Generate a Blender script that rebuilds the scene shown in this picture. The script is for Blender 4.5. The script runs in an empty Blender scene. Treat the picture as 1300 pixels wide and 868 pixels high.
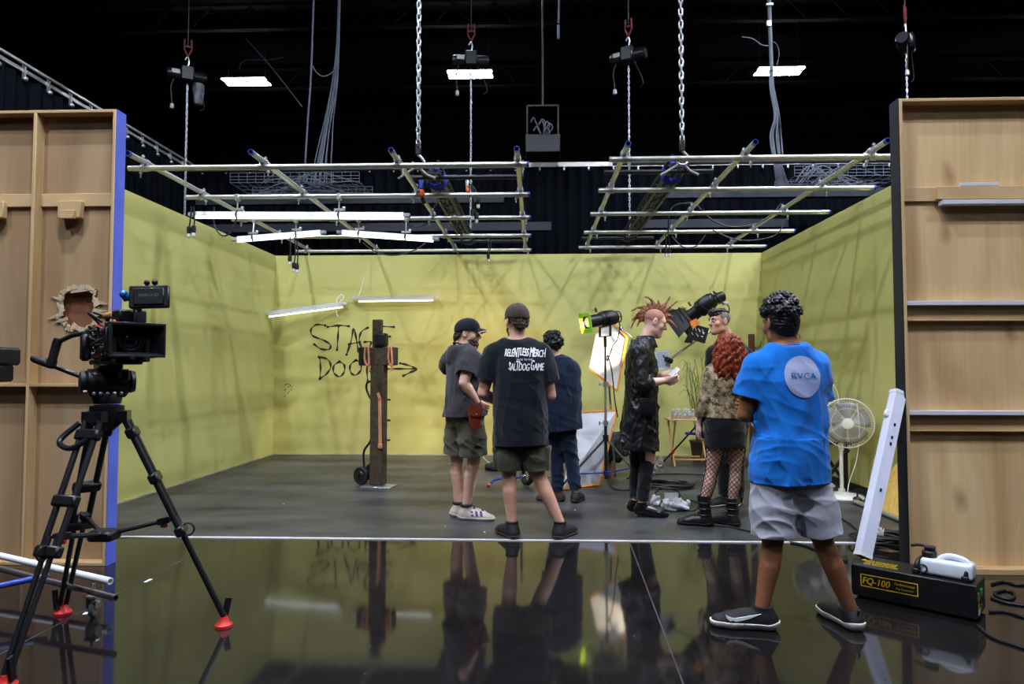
import bpy, bmesh, math, random
import numpy as np
from mathutils import Vector as V, Matrix, Quaternion
from mathutils.bvhtree import BVHTree
import openvdb
PI = math.pi
random.seed(7)
SC = bpy.context.scene
COL = SC.collection
# ---------------------------------------------------------------- camera
CH, YAW, PITCH, FPX = 1.287, 0.0348, 0.0412, 867.0
cam_d = bpy.data.cameras.new('camera')
cam_d.sensor_width = 36.0
cam_d.lens = 36.0 * FPX / 1300.0
cam_d.clip_end = 200
cam = bpy.data.objects.new('camera', cam_d)
COL.objects.link(cam)
cam.location = (0, 0, CH)
cam.rotation_euler = (PI / 2 + PITCH, 0, YAW)
SC.camera = cam
CR = cam.rotation_euler.to_matrix()


def ray(px, py):
    return CR @ V(((px - 650) / FPX, -(py - 434) / FPX, -1))


def at(px, py, Y):
    """the point at world depth Y seen at a photo pixel"""
    d = ray(px, py)
    t = Y / d.y
    return V((d.x * t, Y, CH + d.z * t))


def fl(px, py, z=0.0):
    d = ray(px, py)
    t = (z - CH) / d.z
    return V((d.x * t, d.y * t, z))


# ---------------------------------------------------------------- materials
def lin(c):
    c = c / 255.0
    return c / 12.92 if c <= 0.04045 else ((c + 0.055) / 1.055) ** 2.4


def L3(rgb):
    return (lin(rgb[0]), lin(rgb[1]), lin(rgb[2]), 1.0)


MATS = {}


def mat(name, rgb, rough=0.6, metal=0.0, var=0.0, vscale=8.0, rgb2=None, bump=0.0, bscale=60.0,
        stretch=(1, 1, 1), emit=0.0, emit_rgb=None, spec=0.5, coat=0.0, sheen=0.0, rvar=0.0, trans=0.0, ior=1.45, alpha=1.0, detail=4.0):
    if name in MATS:
        return MATS[name]
    m = bpy.data.materials.new(name)
    m.use_nodes = True
    nt = m.node_tree
    b = nt.nodes['Principled BSDF']
    N, K = nt.nodes.new, nt.links.new
    b.inputs['Roughness'].default_value = rough
    b.inputs['Metallic'].default_value = metal
    b.inputs['Specular IOR Level'].default_value = spec
    b.inputs['Coat Weight'].default_value = coat
    b.inputs['Sheen Weight'].default_value = sheen
    b.inputs['Transmission Weight'].default_value = trans
    b.inputs['IOR'].default_value = ior
    b.inputs['Alpha'].default_value = alpha
    tc = N('ShaderNodeTexCoord')
    mp = N('ShaderNodeMapping')
    mp.inputs['Scale'].default_value = stretch
    K(tc.outputs['Object'], mp.inputs['Vector'])
    no = N('ShaderNodeTexNoise')
    no.inputs['Scale'].default_value = vscale
    no.inputs['Detail'].default_value = detail
    no.inputs['Roughness'].default_value = 0.6
    K(mp.outputs['Vector'], no.inputs['Vector'])
    rp = N('ShaderNodeValToRGB')
    rp.color_ramp.elements[0].position = 0.3
    rp.color_ramp.elements[1].position = 0.7
    a = L3(rgb)
    if rgb2 is not None:
        c0, c1 = a, L3(rgb2)
    else:
        c0 = tuple(x * (1 - var) for x in a[:3]) + (1,)
        c1 = tuple(min(1, x * (1 + var)) for x in a[:3]) + (1,)
    rp.color_ramp.elements[0].color = c0
    rp.color_ramp.elements[1].color = c1
    K(no.outputs['Fac'], rp.inputs['Fac'])
    K(rp.outputs['Color'], b.inputs['Base Color'])
    if rvar:
        mr = N('ShaderNodeMapRange')
        mr.inputs['From Min'].default_value = 0.3
        mr.inputs['From Max'].default_value = 0.7
        mr.inputs['To Min'].default_value = max(0, rough - rvar)
        mr.inputs['To Max'].default_value = min(1, rough + rvar)
        K(no.outputs['Fac'], mr.inputs['Value'])
        K(mr.outputs['Result'], b.inputs['Roughness'])
    if bump:
        n2 = N('ShaderNodeTexNoise')
        n2.inputs['Scale'].default_value = bscale
        n2.inputs['Detail'].default_value = 3
        K(mp.outputs['Vector'], n2.inputs['Vector'])
        bu = N('ShaderNodeBump')
        bu.inputs['Strength'].default_value = bump
        bu.inputs['Distance'].default_value = 0.01
        K(n2.outputs['Fac'], bu.inputs['Height'])
        K(bu.outputs['Normal'], b.inputs['Normal'])
    if emit:
        b.inputs['Emission Color'].default_value = L3(emit_rgb or rgb)
        b.inputs['Emission Strength'].default_value = emit
    MATS[name] = m
    return m


def wood(name, c0, c1, axis=2, scale=1.0, rough=0.6, knots=0.0):
    """plywood / lumber: long streaks along one axis, mild figure"""
    if name in MATS:
        return MATS[name]
    m = bpy.data.materials.new(name)
    m.use_nodes = True
    nt = m.node_tree
    b = nt.nodes['Principled BSDF']
    N, K = nt.nodes.new, nt.links.new
    b.inputs['Roughness'].default_value = rough
    b.inputs['Specular IOR Level'].default_value = 0.3
    tc = N('ShaderNodeTexCoord')

    def noise(sc, st, det=4, dist=0.0):
        mp = N('ShaderNodeMapping')
        s = [st] * 3
        s[axis] = 1.0
        mp.inputs['Scale'].default_value = s
        K(tc.outputs['Object'], mp.inputs['Vector'])
        n = N('ShaderNodeTexNoise')
        n.inputs['Scale'].default_value = sc
        n.inputs['Detail'].default_value = det
        n.inputs['Distortion'].default_value = dist
        K(mp.outputs['Vector'], n.inputs['Vector'])
        return n
    n1 = noise(0.6 * scale, 5, 4, 1.0)
    n2 = noise(1.2 * scale, 70, 2)
    mx = N('ShaderNodeMath')
    mx.operation = 'MULTIPLY_ADD'
    mx.inputs[1].default_value = 0.14
    K(n2.outputs['Fac'], mx.inputs[0])
    mu = N('ShaderNodeMath')
    mu.operation = 'MULTIPLY'
    mu.inputs[1].default_value = 0.86
    K(n1.outputs['Fac'], mu.inputs[0])
    K(mu.outputs[0], mx.inputs[2])
    rp = N('ShaderNodeValToRGB')
    rp.color_ramp.elements[0].position = 0.32
    rp.color_ramp.elements[1].position = 0.68
    rp.color_ramp.elements[0].color = L3(c0)
    rp.color_ramp.elements[1].color = L3(c1)
    K(mx.outputs[0], rp.inputs['Fac'])
    out = rp.outputs['Color']
    if knots:
        vo = N('ShaderNodeTexVoronoi')
        vo.inputs['Scale'].default_value = 1.1
        mpv = N('ShaderNodeMapping')
        s = [1.6] * 3
        s[axis] = 0.8
        mpv.inputs['Scale'].default_value = s
        mpv.inputs['Rotation'].default_value = (PI / 2, 0, 0)
        vo.voronoi_dimensions = '2D'
        K(tc.outputs['Object'], mpv.inputs['Vector'])
        nd = noise(5, 2, 4)
        va = N('ShaderNodeVectorMath')
        va.operation = 'MULTIPLY_ADD'
        va.inputs[1].default_value = (.1, .1, 0)
        K(nd.outputs['Color'], va.inputs[0])
        K(mpv.outputs['Vector'], va.inputs[2])
        K(va.outputs[0], vo.inputs['Vector'])
        kr = N('ShaderNodeValToRGB')
        kr.color_ramp.elements[0].position = 0.015
        kr.color_ramp.elements[1].position = 0.1
        kr.color_ramp.elements[0].color = (1, 1, 1, 1)
        kr.color_ramp.elements[1].color = (0, 0, 0, 1)
        K(vo.outputs['Distance'], kr.inputs['Fac'])
        km = N('ShaderNodeMath')
        km.operation = 'MULTIPLY'
        km.inputs[1].default_value = knots
        K(kr.outputs['Color'], km.inputs[0])
        mc = N('ShaderNodeMix')
        mc.data_type = 'RGBA'
        K(km.outputs[0], mc.inputs['Factor'])
        K(out, mc.inputs[6])
        mc.inputs[7].default_value = L3((118, 62, 30))
        out = mc.outputs[2]
    K(out, b.inputs['Base Color'])
    MATS[name] = m
    return m


# ---------------------------------------------------------------- mesh builder
class B:
    def __init__(s):
        s.v, s.f, s.uv = [], [], None

    def raw(s, verts, faces):
        o = len(s.v)
        s.v += [V(p) for p in verts]
        s.f += [tuple(i + o for i in f) for f in faces]
        return s

    def bmq(s, bm):
        bm.verts.ensure_lookup_table()
        bm.verts.index_update()
        s.raw([v.co.copy() for v in bm.verts], [[v.index for v in f.verts] for f in bm.faces])
        bm.free()

    def box(s, c, size, R=None, bev=0.0, seg=1):
        bm = bmesh.new()
        bmesh.ops.create_cube(bm, size=1.0)
        for v in bm.verts:
            v.co = V((v.co.x * size[0], v.co.y * size[1], v.co.z * size[2]))
        if bev:
            bmesh.ops.bevel(bm, geom=bm.edges[:], offset=min(bev, min(size) * 0.45), segments=seg, affect='EDGES', profile=0.6)
        M = (R.to_4x4() if R is not None else Matrix.Identity(4))
        for v in bm.verts:
            v.co = M @ v.co + V(c)
        s.bmq(bm)
        return s

    def span(s, lo, hi, bev=0.0, seg=1):
        lo, hi = V(lo), V(hi)
        return s.box((lo + hi) / 2, [abs(hi[i] - lo[i]) for i in range(3)], None, bev, seg)

    def bar(s, a, b, w, h, up=(0, 0, 1), bev=0.0):
        """rectangular bar from a to b; w across, h along up"""
        a, b = V(a), V(b)
        z = (b - a).normalized()
        x = V(up).cross(z)
        if x.length < 1e-5:
            x = V((1, 0, 0))
        x.normalize()
        y = z.cross(x)
        R = Matrix((x, y, z)).transposed()
        return s.box((a + b) / 2, (w, h, (b - a).length), R, bev)

    def tube(s, pts, r, seg=8, cap=True, closed=False):
        pts = [V(p) for p in pts]
        n = len(pts)
        rr = r if isinstance(r, (list, tuple)) else [r] * n
        verts, faces = [], []
        up = None
        for i in range(n):
            if closed:
                d = pts[(i + 1) % n] - pts[i - 1]
            else:
                d = pts[min(i + 1, n - 1)] - pts[max(i - 1, 0)]
            d.normalize()
            if up is None:
                up = V((0, 0, 1)) if abs(d.z) < 0.9 else V((1, 0, 0))
            x = up.cross(d)
            if x.length < 1e-6:
                x = V((1, 0, 0)).cross(d)
            x.normalize()
            y = d.cross(x)
            up = y
            for k in range(seg):
                a = 2 * PI * k / seg
                verts.append(pts[i] + (x * math.cos(a) + y * math.sin(a)) * rr[i])
        m = n if closed else n - 1
        for i in range(m):
            j = (i + 1) % n
            for k in range(seg):
                k2 = (k + 1) % seg
                faces.append((i * seg + k, i * seg + k2, j * seg + k2, j * seg + k))
        if cap and not closed:
            faces.append(tuple(range(seg - 1, -1, -1)))
            faces.append(tuple((n - 1) * seg + k for k in range(seg)))
        return s.raw(verts, faces)

    def cyl(s, a, b, r, r2=None, seg=14):
        return s.tube([a, b], [r, r if r2 is None else r2], seg)

    def pipe(s, a, b, r, ri, seg=14):
        """hollow open-ended pipe"""
        a, b = V(a), V(b)
        d = (b - a).normalized()
        x = (V((0, 0, 1)) if abs(d.z) < 0.9 else V((1, 0, 0))).cross(d).normalized()
        y = d.cross(x)
        vs, fs = [], []
        for (p, q) in ((a, r), (b, r), (b, ri), (a, ri)):
            for k in range(seg):
                t = 2 * PI * k / seg
                vs.append(p + (x * math.cos(t) + y * math.sin(t)) * q)
        for i in range(4):
            j = (i + 1) % 4
            for k in range(seg):
                k2 = (k + 1) % seg
                fs.append((i * seg + k, i * seg + k2, j * seg + k2, j * seg + k))
        return s.raw(vs, fs)

    def lathe(s, prof, o=(0, 0, 0), axis=(0, 0, 1), seg=20):
        """prof: (radius, height) pairs along axis"""
        z = V(axis).normalized()
        x = (V((1, 0, 0)) if abs(z.x) < 0.9 else V((0, 1, 0))).cross(z).normalized()
        y = z.cross(x)
        o = V(o)
        vs, fs = [], []
        n = len(prof)
        for (r, h) in prof:
            for k in range(seg):
                a = 2 * PI * k / seg
                vs.append(o + z * h + (x * math.cos(a) + y * math.sin(a)) * max(r, 1e-5))
        for i in range(n - 1):
            for k in range(seg):
                k2 = (k + 1) % seg
                fs.append((i * seg + k, i * seg + k2, (i + 1) * seg + k2, (i + 1) * seg + k))
        fs.append(tuple(range(seg - 1, -1, -1)))
        fs.append(tuple((n - 1) * seg + k for k in range(seg)))
        return s.raw(vs, fs)

    def prism(s, poly, dvec):
        """closed 3-D polygon extruded by dvec"""
        p = [V(q) for q in poly]
        d = V(dvec)
        n = len(p)
        vs = p + [q + d for q in p]
        fs = [tuple(range(n - 1, -1, -1)), tuple(range(n, 2 * n))]
        fs += [(i, (i + 1) % n, n + (i + 1) % n, n + i) for i in range(n)]
        return s.raw(vs, fs)

    def ball(s, c, r, seg=12, sq=(1, 1, 1)):
        bm = bmesh.new()
        bmesh.ops.create_uvsphere(bm, u_segments=seg, v_segments=max(6, seg // 2 + 2), radius=1)
        for v in bm.verts:
            v.co = V((v.co.x * r * sq[0], v.co.y * r * sq[1], v.co.z * r * sq[2])) + V(c)
        s.bmq(bm)
        return s

    def torus(s, c, R, r, axis=(0, 0, 1), seg=24, ss=8, sx=1.0, xdir=None):
        z = V(axis).normalized()
        x = V(xdir) if xdir is not None else (V((1, 0, 0)) if abs(z.x) < 0.9 else V((0, 1, 0))).cross(z)
        x.normalize()
        y = z.cross(x)
        c = V(c)
        return s.tube([c + x * math.cos(2 * PI * k / seg) * R * sx + y * math.sin(2 * PI * k / seg) * R for k in range(seg)], r, ss, closed=True)

    def grid(s, pts):
        """pts[i][j] -> open quad sheet"""
        n, m = len(pts), len(pts[0])
        return s.raw([p for row in pts for p in row],
                     [(i * m + j, i * m + j + 1, (i + 1) * m + j + 1, (i + 1) * m + j) for i in range(n - 1) for j in range(m - 1)])

    def xf(s, M):
        s.v = [M @ p for p in s.v]
        return s

    def build(s, name, m, parent=None, world=True, smooth=40):
        me = bpy.data.meshes.new(name)
        vs = s.v
        if parent is not None and world:
            I = WM[parent.name].inverted()
            vs = [I @ p for p in vs]
        me.from_pydata([tuple(p) for p in vs], [], s.f)
        return link_mesh(name, me, m, parent, smooth)


WM = {}


def link_mesh(name, me, m, parent=None, smooth=40):
    bm = bmesh.new()
    bm.from_mesh(me)
    bmesh.ops.recalc_face_normals(bm, faces=bm.faces[:])
    bm.to_mesh(me)
    bm.free()
    if smooth:
        me.shade_smooth()
        if smooth < 170:
            me.set_sharp_from_angle(angle=math.radians(smooth))
    for x in (m if isinstance(m, (list, tuple)) else [m]):
        me.materials.append(x)
    o = bpy.data.objects.new(name, me)
    COL.objects.link(o)
    if parent is not None:
        o.parent = parent
        WM[o.name] = WM[parent.name].copy()
    else:
        WM[o.name] = Matrix.Identity(4)
    return o


def thing(name, label, cat, loc=(0, 0, 0), rz=0.0, group=None):
    o = bpy.data.objects.new(name, None)
    o.empty_display_size = 0.1
    COL.objects.link(o)
    o.location = loc
    o.rotation_euler = (0, 0, rz)
    WM[o.name] = Matrix.Translation(V(loc)) @ Matrix.Rotation(rz, 4, 'Z')
    return tag(o, label, cat, group)


def tag(o, label, cat, group=None):
    o['label'] = label
    o['category'] = cat
    if group:
        o['group'] = group
    return o


def struct(o):
    o['kind'] = 'structure'
    return o


def dup(o, loc=None, rz=None, label=None, parent=None, name=None):
    c = o.copy()
    COL.objects.link(c)
    if parent is not None:
        c.parent = parent
    else:
        if loc is not None:
            c.location = loc
        if rz is not None:
            c.rotation_euler = (0, 0, rz)
        WM[c.name] = Matrix.Translation(c.location) @ Matrix.Rotation(c.rotation_euler[2], 4, 'Z')
    if label:
        c['label'] = label
    for ch in list(o.children):
        dup(ch, parent=c)
    return c


def catmull(pts, n=8):
    pts = [V(p) for p in pts]
    out = []
    for i in range(len(pts) - 1):
        p0, p1, p2, p3 = pts[max(i - 1, 0)], pts[i], pts[i + 1], pts[min(i + 2, len(pts) - 1)]
        for k in range(n):
            t = k / n
            out.append(0.5 * ((2 * p1) + (p2 - p0) * t + (2 * p0 - 5 * p1 + 4 * p2 - p3) * t * t + (3 * p1 - p0 - 3 * p2 + p3) * t ** 3))
    out.append(pts[-1])
    return out


def text_mesh(body, size=1.0, sx=1.0, shear=0.0, extrude=0.0, space=1.0, bold=0.0):
    """flat lettering: returns verts (x right, y up, centred) and faces"""
    c = bpy.data.curves.new('t', 'FONT')
    c.body = body
    c.align_x = 'CENTER'
    c.align_y = 'CENTER'
    c.size = size
    c.shear = shear
    c.space_character = space
    c.resolution_u = 3
    o = bpy.data.objects.new('t', c)
    COL.objects.link(o)
    dg = bpy.context.evaluated_depsgraph_get()
    me = bpy.data.meshes.new_from_object(o.evaluated_get(dg))
    vs = [V((v.co.x * sx, v.co.y, 0)) for v in me.vertices]
    fs = [tuple(p.vertices) for p in me.polygons]
    bpy.data.objects.remove(o)
    bpy.data.curves.remove(c)
    bpy.data.meshes.remove(me)
    return vs, fs


def put_text(b, body, o, x, y, size, **kw):
    """adds lettering to builder b in plane (x right, y up) at origin o"""
    bold = kw.pop('bold', 0)
    vs, fs = text_mesh(body, size, **kw)
    if bold:
        n0 = len(vs)
        vs = vs + [p + V((bold, 0, 0)) for p in vs] + [p + V((bold / 2, bold / 2, 0)) for p in vs]
        fs = fs + [tuple(i + n0 for i in f) for f in fs] + [tuple(i + 2 * n0 for i in f) for f in fs]
    x, y, o = V(x).normalized(), V(y).normalized(), V(o)
    b.raw([o + x * p.x + y * p.y for p in vs], fs)


# ---------------------------------------------------------------- shared materials
M_steel = mat('galvanised_steel', (196, 198, 200), 0.32, 0.9, 0.12, 14)
M_alu = mat('pipe_aluminium', (190, 190, 184), 0.34, 0.8, 0.1, 10)
M_clamp = mat('zinc_clamp', (188, 190, 190), 0.38, 0.9, 0.2, 30)
M_blackmetal = mat('black_metal', (22, 22, 24), 0.42, 0.0, 0.2, 20)
M_blackplastic = mat('black_plastic', (18, 18, 20), 0.45, 0.0, 0.15, 20, bump=0.05)
M_rubber = mat('black_rubber', (16, 16, 17), 0.62, 0.0, 0.2, 15)
M_white = mat('white_enamel', (225, 226, 228), 0.4, 0.0, 0.04, 6)
M_red = mat('red_plastic', (200, 40, 34), 0.45, 0.0, 0.1, 10)
M_blue = mat('blue_plastic', (38, 60, 150), 0.45, 0.0, 0.1, 10)
M_orange = mat('orange_plastic', (220, 95, 30), 0.45, 0.0, 0.1, 10)
M_whiteink = mat('white_ink', (225, 226, 226), 0.7, 0.0, 0.05, 30)
LIGHT, TUBE, EXPO = 105.0, 3.0, 0.0
OFFLIGHTS = [(-1.6, 11.8), (4.4, 11.8), (-7.4, 5.6), (10.4, 5.6), (-1.6, -6.5), (4.4, -6.5), (13.6, 18)]
ROUNDS = [(5.6, 7.6), (8.8, 6.8), (-4.6, 5.2), (3.9, 5.6), (-5.0, -0.9), (0.6, 0.2), (-1.9, 2.0), (7.5, -0.6)]  # added unseen lamps: sharper pipe shadows, brighter set walls
ROUND = 3600.0
SPOT1, SPOT2 = 240.0, 420.0
# ================================================================ people: signed-distance figures meshed as one surface each
NRM = np.linalg.norm
A3 = lambda p: np.array([p[0], p[1], p[2]], float)


def unit(v):
    v = A3(v)
    return v / NRM(v)


class Vol:
    def __init__(s, lo, hi, h):
        s.lo = np.floor(np.array(lo, float) / h) * h
        s.h = h
        s.n = np.ceil((np.array(hi) - s.lo) / h).astype(int) + 1
        s.ax = [(s.lo[i] + h * np.arange(s.n[i])).astype(np.float32) for i in range(3)]
        s.d = np.full(s.n, 0.2, np.float32)

    def like(s):
        o = Vol.__new__(Vol)
        o.lo, o.h, o.n, o.ax = s.lo, s.h, s.n, s.ax
        o.d = np.full(s.n, 0.2, np.float32)
        return o

    def win(s, lo, hi, pad=0.05):
        sl = []
        for i in range(3):
            a = int(np.clip(math.floor((lo[i] - pad - s.lo[i]) / s.h), 0, s.n[i]))
            b = int(np.clip(math.ceil((hi[i] + pad - s.lo[i]) / s.h) + 1, 0, s.n[i]))
            sl.append(slice(a, max(b, a + 1)))
        return tuple(sl)

    def co(s, sl=(slice(None),) * 3):
        return s.ax[0][sl[0]][:, None, None], s.ax[1][sl[1]][None, :, None], s.ax[2][sl[2]][None, None, :]

    def add(s, prim, k=0.0, sub=False, mod=None):
        fn, lo, hi = prim
        sl = s.win(lo, hi, 0.05 + k)
        d = fn(*s.co(sl))
        if mod is not None:
            d = d + mod(*s.co(sl))
        a = s.d[sl]
        if sub:
            d = -d
            if k:
                hh = np.maximum(k - np.abs(a - d), 0) / k
                s.d[sl] = np.maximum(a, d) + hh * hh * k * 0.25
            else:
                s.d[sl] = np.maximum(a, d)
        elif k:
            hh = np.maximum(k - np.abs(a - d), 0) / k
            s.d[sl] = np.minimum(a, d) - hh * hh * k * 0.25
        else:
            s.d[sl] = np.minimum(a, d)
        return s

    def mesh(s, name, m, parent=None, smooth=179):
        g = openvdb.FloatGrid(0.2)
        arr = np.clip(s.d, -0.2, 0.2).astype(np.float32)
        g.copyFromArray(arr)
        v, q = g.convertToQuads(0.0)
        v = v * s.h + s.lo
        if parent is not None:
            I = np.array(WM[parent.name].inverted())
            v = v @ I[:3, :3].T + I[:3, 3]
        q = q[:, ::-1]
        me = bpy.data.meshes.new(name)
        me.vertices.add(len(v))
        me.vertices.foreach_set('co', v.astype(np.float32).ravel())
        me.loops.add(q.size)
        me.loops.foreach_set('vertex_index', q.astype(np.int32).ravel())
        me.polygons.add(len(q))
        me.polygons.foreach_set('loop_start', np.arange(0, q.size, 4, dtype=np.int32))
        me.update(calc_edges=True)
        me.shade_smooth()
        me.materials.append(m)
        o = bpy.data.objects.new(name, me)
        COL.objects.link(o)
        if parent is not None:
            o.parent = parent
            WM[o.name] = WM[parent.name].copy()
        else:
            WM[o.name] = Matrix.Identity(4)
        return o


def smin(a, b, k):
    h = np.maximum(k - np.abs(a - b), 0) / k
    return np.minimum(a, b) - h * h * k * 0.25


def cone(a, b, ra, rb, u=None, f=1.0):
    """tapered capsule; u,f: flatten by factor f along unit vector u"""
    a, b = A3(a), A3(b)
    ab = b - a
    L2 = max(float(ab @ ab), 1e-9)
    if u is not None:
        u = unit(u)

    def fn(X, Y, Z):
        px, py, pz = X - a[0], Y - a[1], Z - a[2]
        t = np.clip((px * ab[0] + py * ab[1] + pz * ab[2]) / L2, 0, 1)
        dx, dy, dz = px - t * ab[0], py - t * ab[1], pz - t * ab[2]
        r = ra + (rb - ra) * t
        if u is None:
            return np.sqrt(dx * dx + dy * dy + dz * dz) - r
        e = dx * u[0] + dy * u[1] + dz * u[2]
        g = e * (1 / f - 1)
        return (np.sqrt((dx + g * u[0]) ** 2 + (dy + g * u[1]) ** 2 + (dz + g * u[2]) ** 2) - r) * min(1.0, f ** 0.5)
    R = max(ra, rb)
    return fn, np.minimum(a, b) - R, np.maximum(a, b) + R


def ell(c, r, F=None):
    """ellipsoid; F rows = axes"""
    c = A3(c)
    r = np.array(r, float)
    F = np.eye(3) if F is None else np.array(F, float)

    def fn(X, Y, Z):
        px, py, pz = X - c[0], Y - c[1], Z - c[2]
        q = [(px * F[i][0] + py * F[i][1] + pz * F[i][2]) for i in range(3)]
        k0 = np.sqrt(sum((q[i] / r[i]) ** 2 for i in range(3)))
        k1 = np.sqrt(sum((q[i] / r[i] ** 2) ** 2 for i in range(3))) + 1e-9
        return k0 * (k0 - 1) / k1
    R = max(r)
    return fn, c - R, c + R


def dense(st, n=60):
    st = np.array(st, float)
    t = np.linspace(st[0, 0], st[-1, 0], n)
    # monotone-ish smooth: cosine blend of linear interpolation over a small window
    out = np.array([np.interp(t, st[:, 0], st[:, i]) for i in range(1, st.shape[1])])
    w = max(1, n // 16)
    k = np.hanning(2 * w + 1)
    k /= k.sum()
    sm = []
    for row in out:
        p = np.concatenate([np.full(w, row[0]), row, np.full(w, row[-1])])
        sm.append(np.convolve(p, k, 'valid'))
    return t, np.array(sm)


def loft(o, ax, lat, fwd, L, st, n=2.3):
    """stacked super-ellipses from o along ax; st rows: t, half-width, half-depth, lateral offset, forward offset"""
    o, ax, lat, fwd = A3(o), unit(ax), unit(lat), unit(fwd)
    st = [list(r) + [0] * (5 - len(r)) for r in st]
    T, S = dense(st)
    t0, t1 = T[0] * L, T[-1] * L

    def fn(X, Y, Z):
        px, py, pz = X - o[0], Y - o[1], Z - o[2]
        h = px * ax[0] + py * ax[1] + pz * ax[2]
        tt = h / L
        a = np.interp(tt, T, S[0])
        b = np.interp(tt, T, S[1])
        x = px * lat[0] + py * lat[1] + pz * lat[2] - np.interp(tt, T, S[2])
        y = px * fwd[0] + py * fwd[1] + pz * fwd[2] - np.interp(tt, T, S[3])
        k = (np.abs(x / a) ** n + np.abs(y / b) ** n) ** (1 / n)
        d = (k - 1) * np.sqrt(a * b) * 0.92
        return np.maximum(d, np.maximum(h - t1, t0 - h)).astype(np.float32)
    R = max(S[0].max(), S[1].max()) + max(abs(S[2]).max(), abs(S[3]).max())
    e = [o + ax * t0, o + ax * t1]
    return fn, np.minimum(*e) - R, np.maximum(*e) + R


def chainp(pts, rad, u=None, f=1.0):
    return [cone(pts[i], pts[i + 1], rad[i], rad[i + 1], u, f) for i in range(len(pts) - 1)]


def rod(pts, rad, u=None, f=1.0):
    """one limb through several stations, radii blended smoothly along it"""
    P = [A3(p) for p in pts]
    n = len(P)
    Q, R = [], []
    for i in range(n - 1):
        for t in (0, .5):
            p0, p3 = P[max(i - 1, 0)], P[min(i + 2, n - 1)]
            r0, r3 = rad[max(i - 1, 0)], rad[min(i + 2, n - 1)]
            Q.append(P[i] + (P[i + 1] - P[i]) * t)
            R.append(rad[i] if t == 0 else .5 * (rad[i] + rad[i + 1]) + .0625 * (rad[i] + rad[i + 1] - r0 - r3))
    Q.append(P[-1])
    R.append(rad[-1])
    cs = [cone(Q[i], Q[i + 1], R[i], R[i + 1]) for i in range(len(Q) - 1)]

    def fn(X, Y, Z):
        d = None
        for c in cs:
            e = c[0](X, Y, Z)
            d = e if d is None else np.minimum(d, e)
        return d
    return fn, np.min([c[1] for c in cs], 0), np.max([c[2] for c in cs], 0)


def wob(seed, lam, amp, stretch=(1, 1, 1), n=5):
    r = np.random.RandomState(seed)
    W = []
    for i in range(n):
        v = r.normal(size=3)
        v = v / NRM(v) / np.array(stretch)
        W.append((v * 2 * PI / lam * r.uniform(0.7, 1.4), r.uniform(0, 6.28)))

    def fn(X, Y, Z):
        s = 0
        for k, p in W:
            s = s + np.sin(X * k[0] + Y * k[1] + Z * k[2] + p)
        return s * (amp / n ** 0.5)
    return fn


def folds(seed, d, lam, amp):
    """ridges whose crests run along d: sharp-crested cloth creases, broken up by noise"""
    d = unit(d)
    r = np.random.RandomState(seed)
    a = unit(np.cross(d, [0.3, 0.5, 0.81]))
    b = np.cross(d, a)
    w1 = wob(seed + 1, lam * 4.5, 1.1)
    w2 = wob(seed + 2, lam * 5.0, 1.0)
    m1 = wob(seed + 3, lam * 3.2, 1.0)

    def fn(X, Y, Z):
        p = (X * a[0] + Y * a[1] + Z * a[2]) * 2 * PI / lam + 2.0 * w1(X, Y, Z)
        q = (X * b[0] + Y * b[1] + Z * b[2]) * 2 * PI / lam + 2.0 * w2(X, Y, Z)
        m = np.clip(0.55 + 0.6 * m1(X, Y, Z), 0, 1)
        return -amp * m * ((1 - np.abs(np.sin(p * .5))) ** 1.5 + (1 - np.abs(np.sin(q * .5))) ** 1.5 - .7)
    return fn


M_skin = {}


def skin(name, rgb):
    m = mat(name, rgb, 0.5, 0, 0.08, 18, bump=0.03, bscale=120)
    b = m.node_tree.nodes['Principled BSDF']
    b.inputs['Subsurface Weight'].default_value = 0.12
    b.inputs['Subsurface Radius'].default_value = (0.02, 0.008, 0.004)
    return m


VOX = 0.0045


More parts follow.
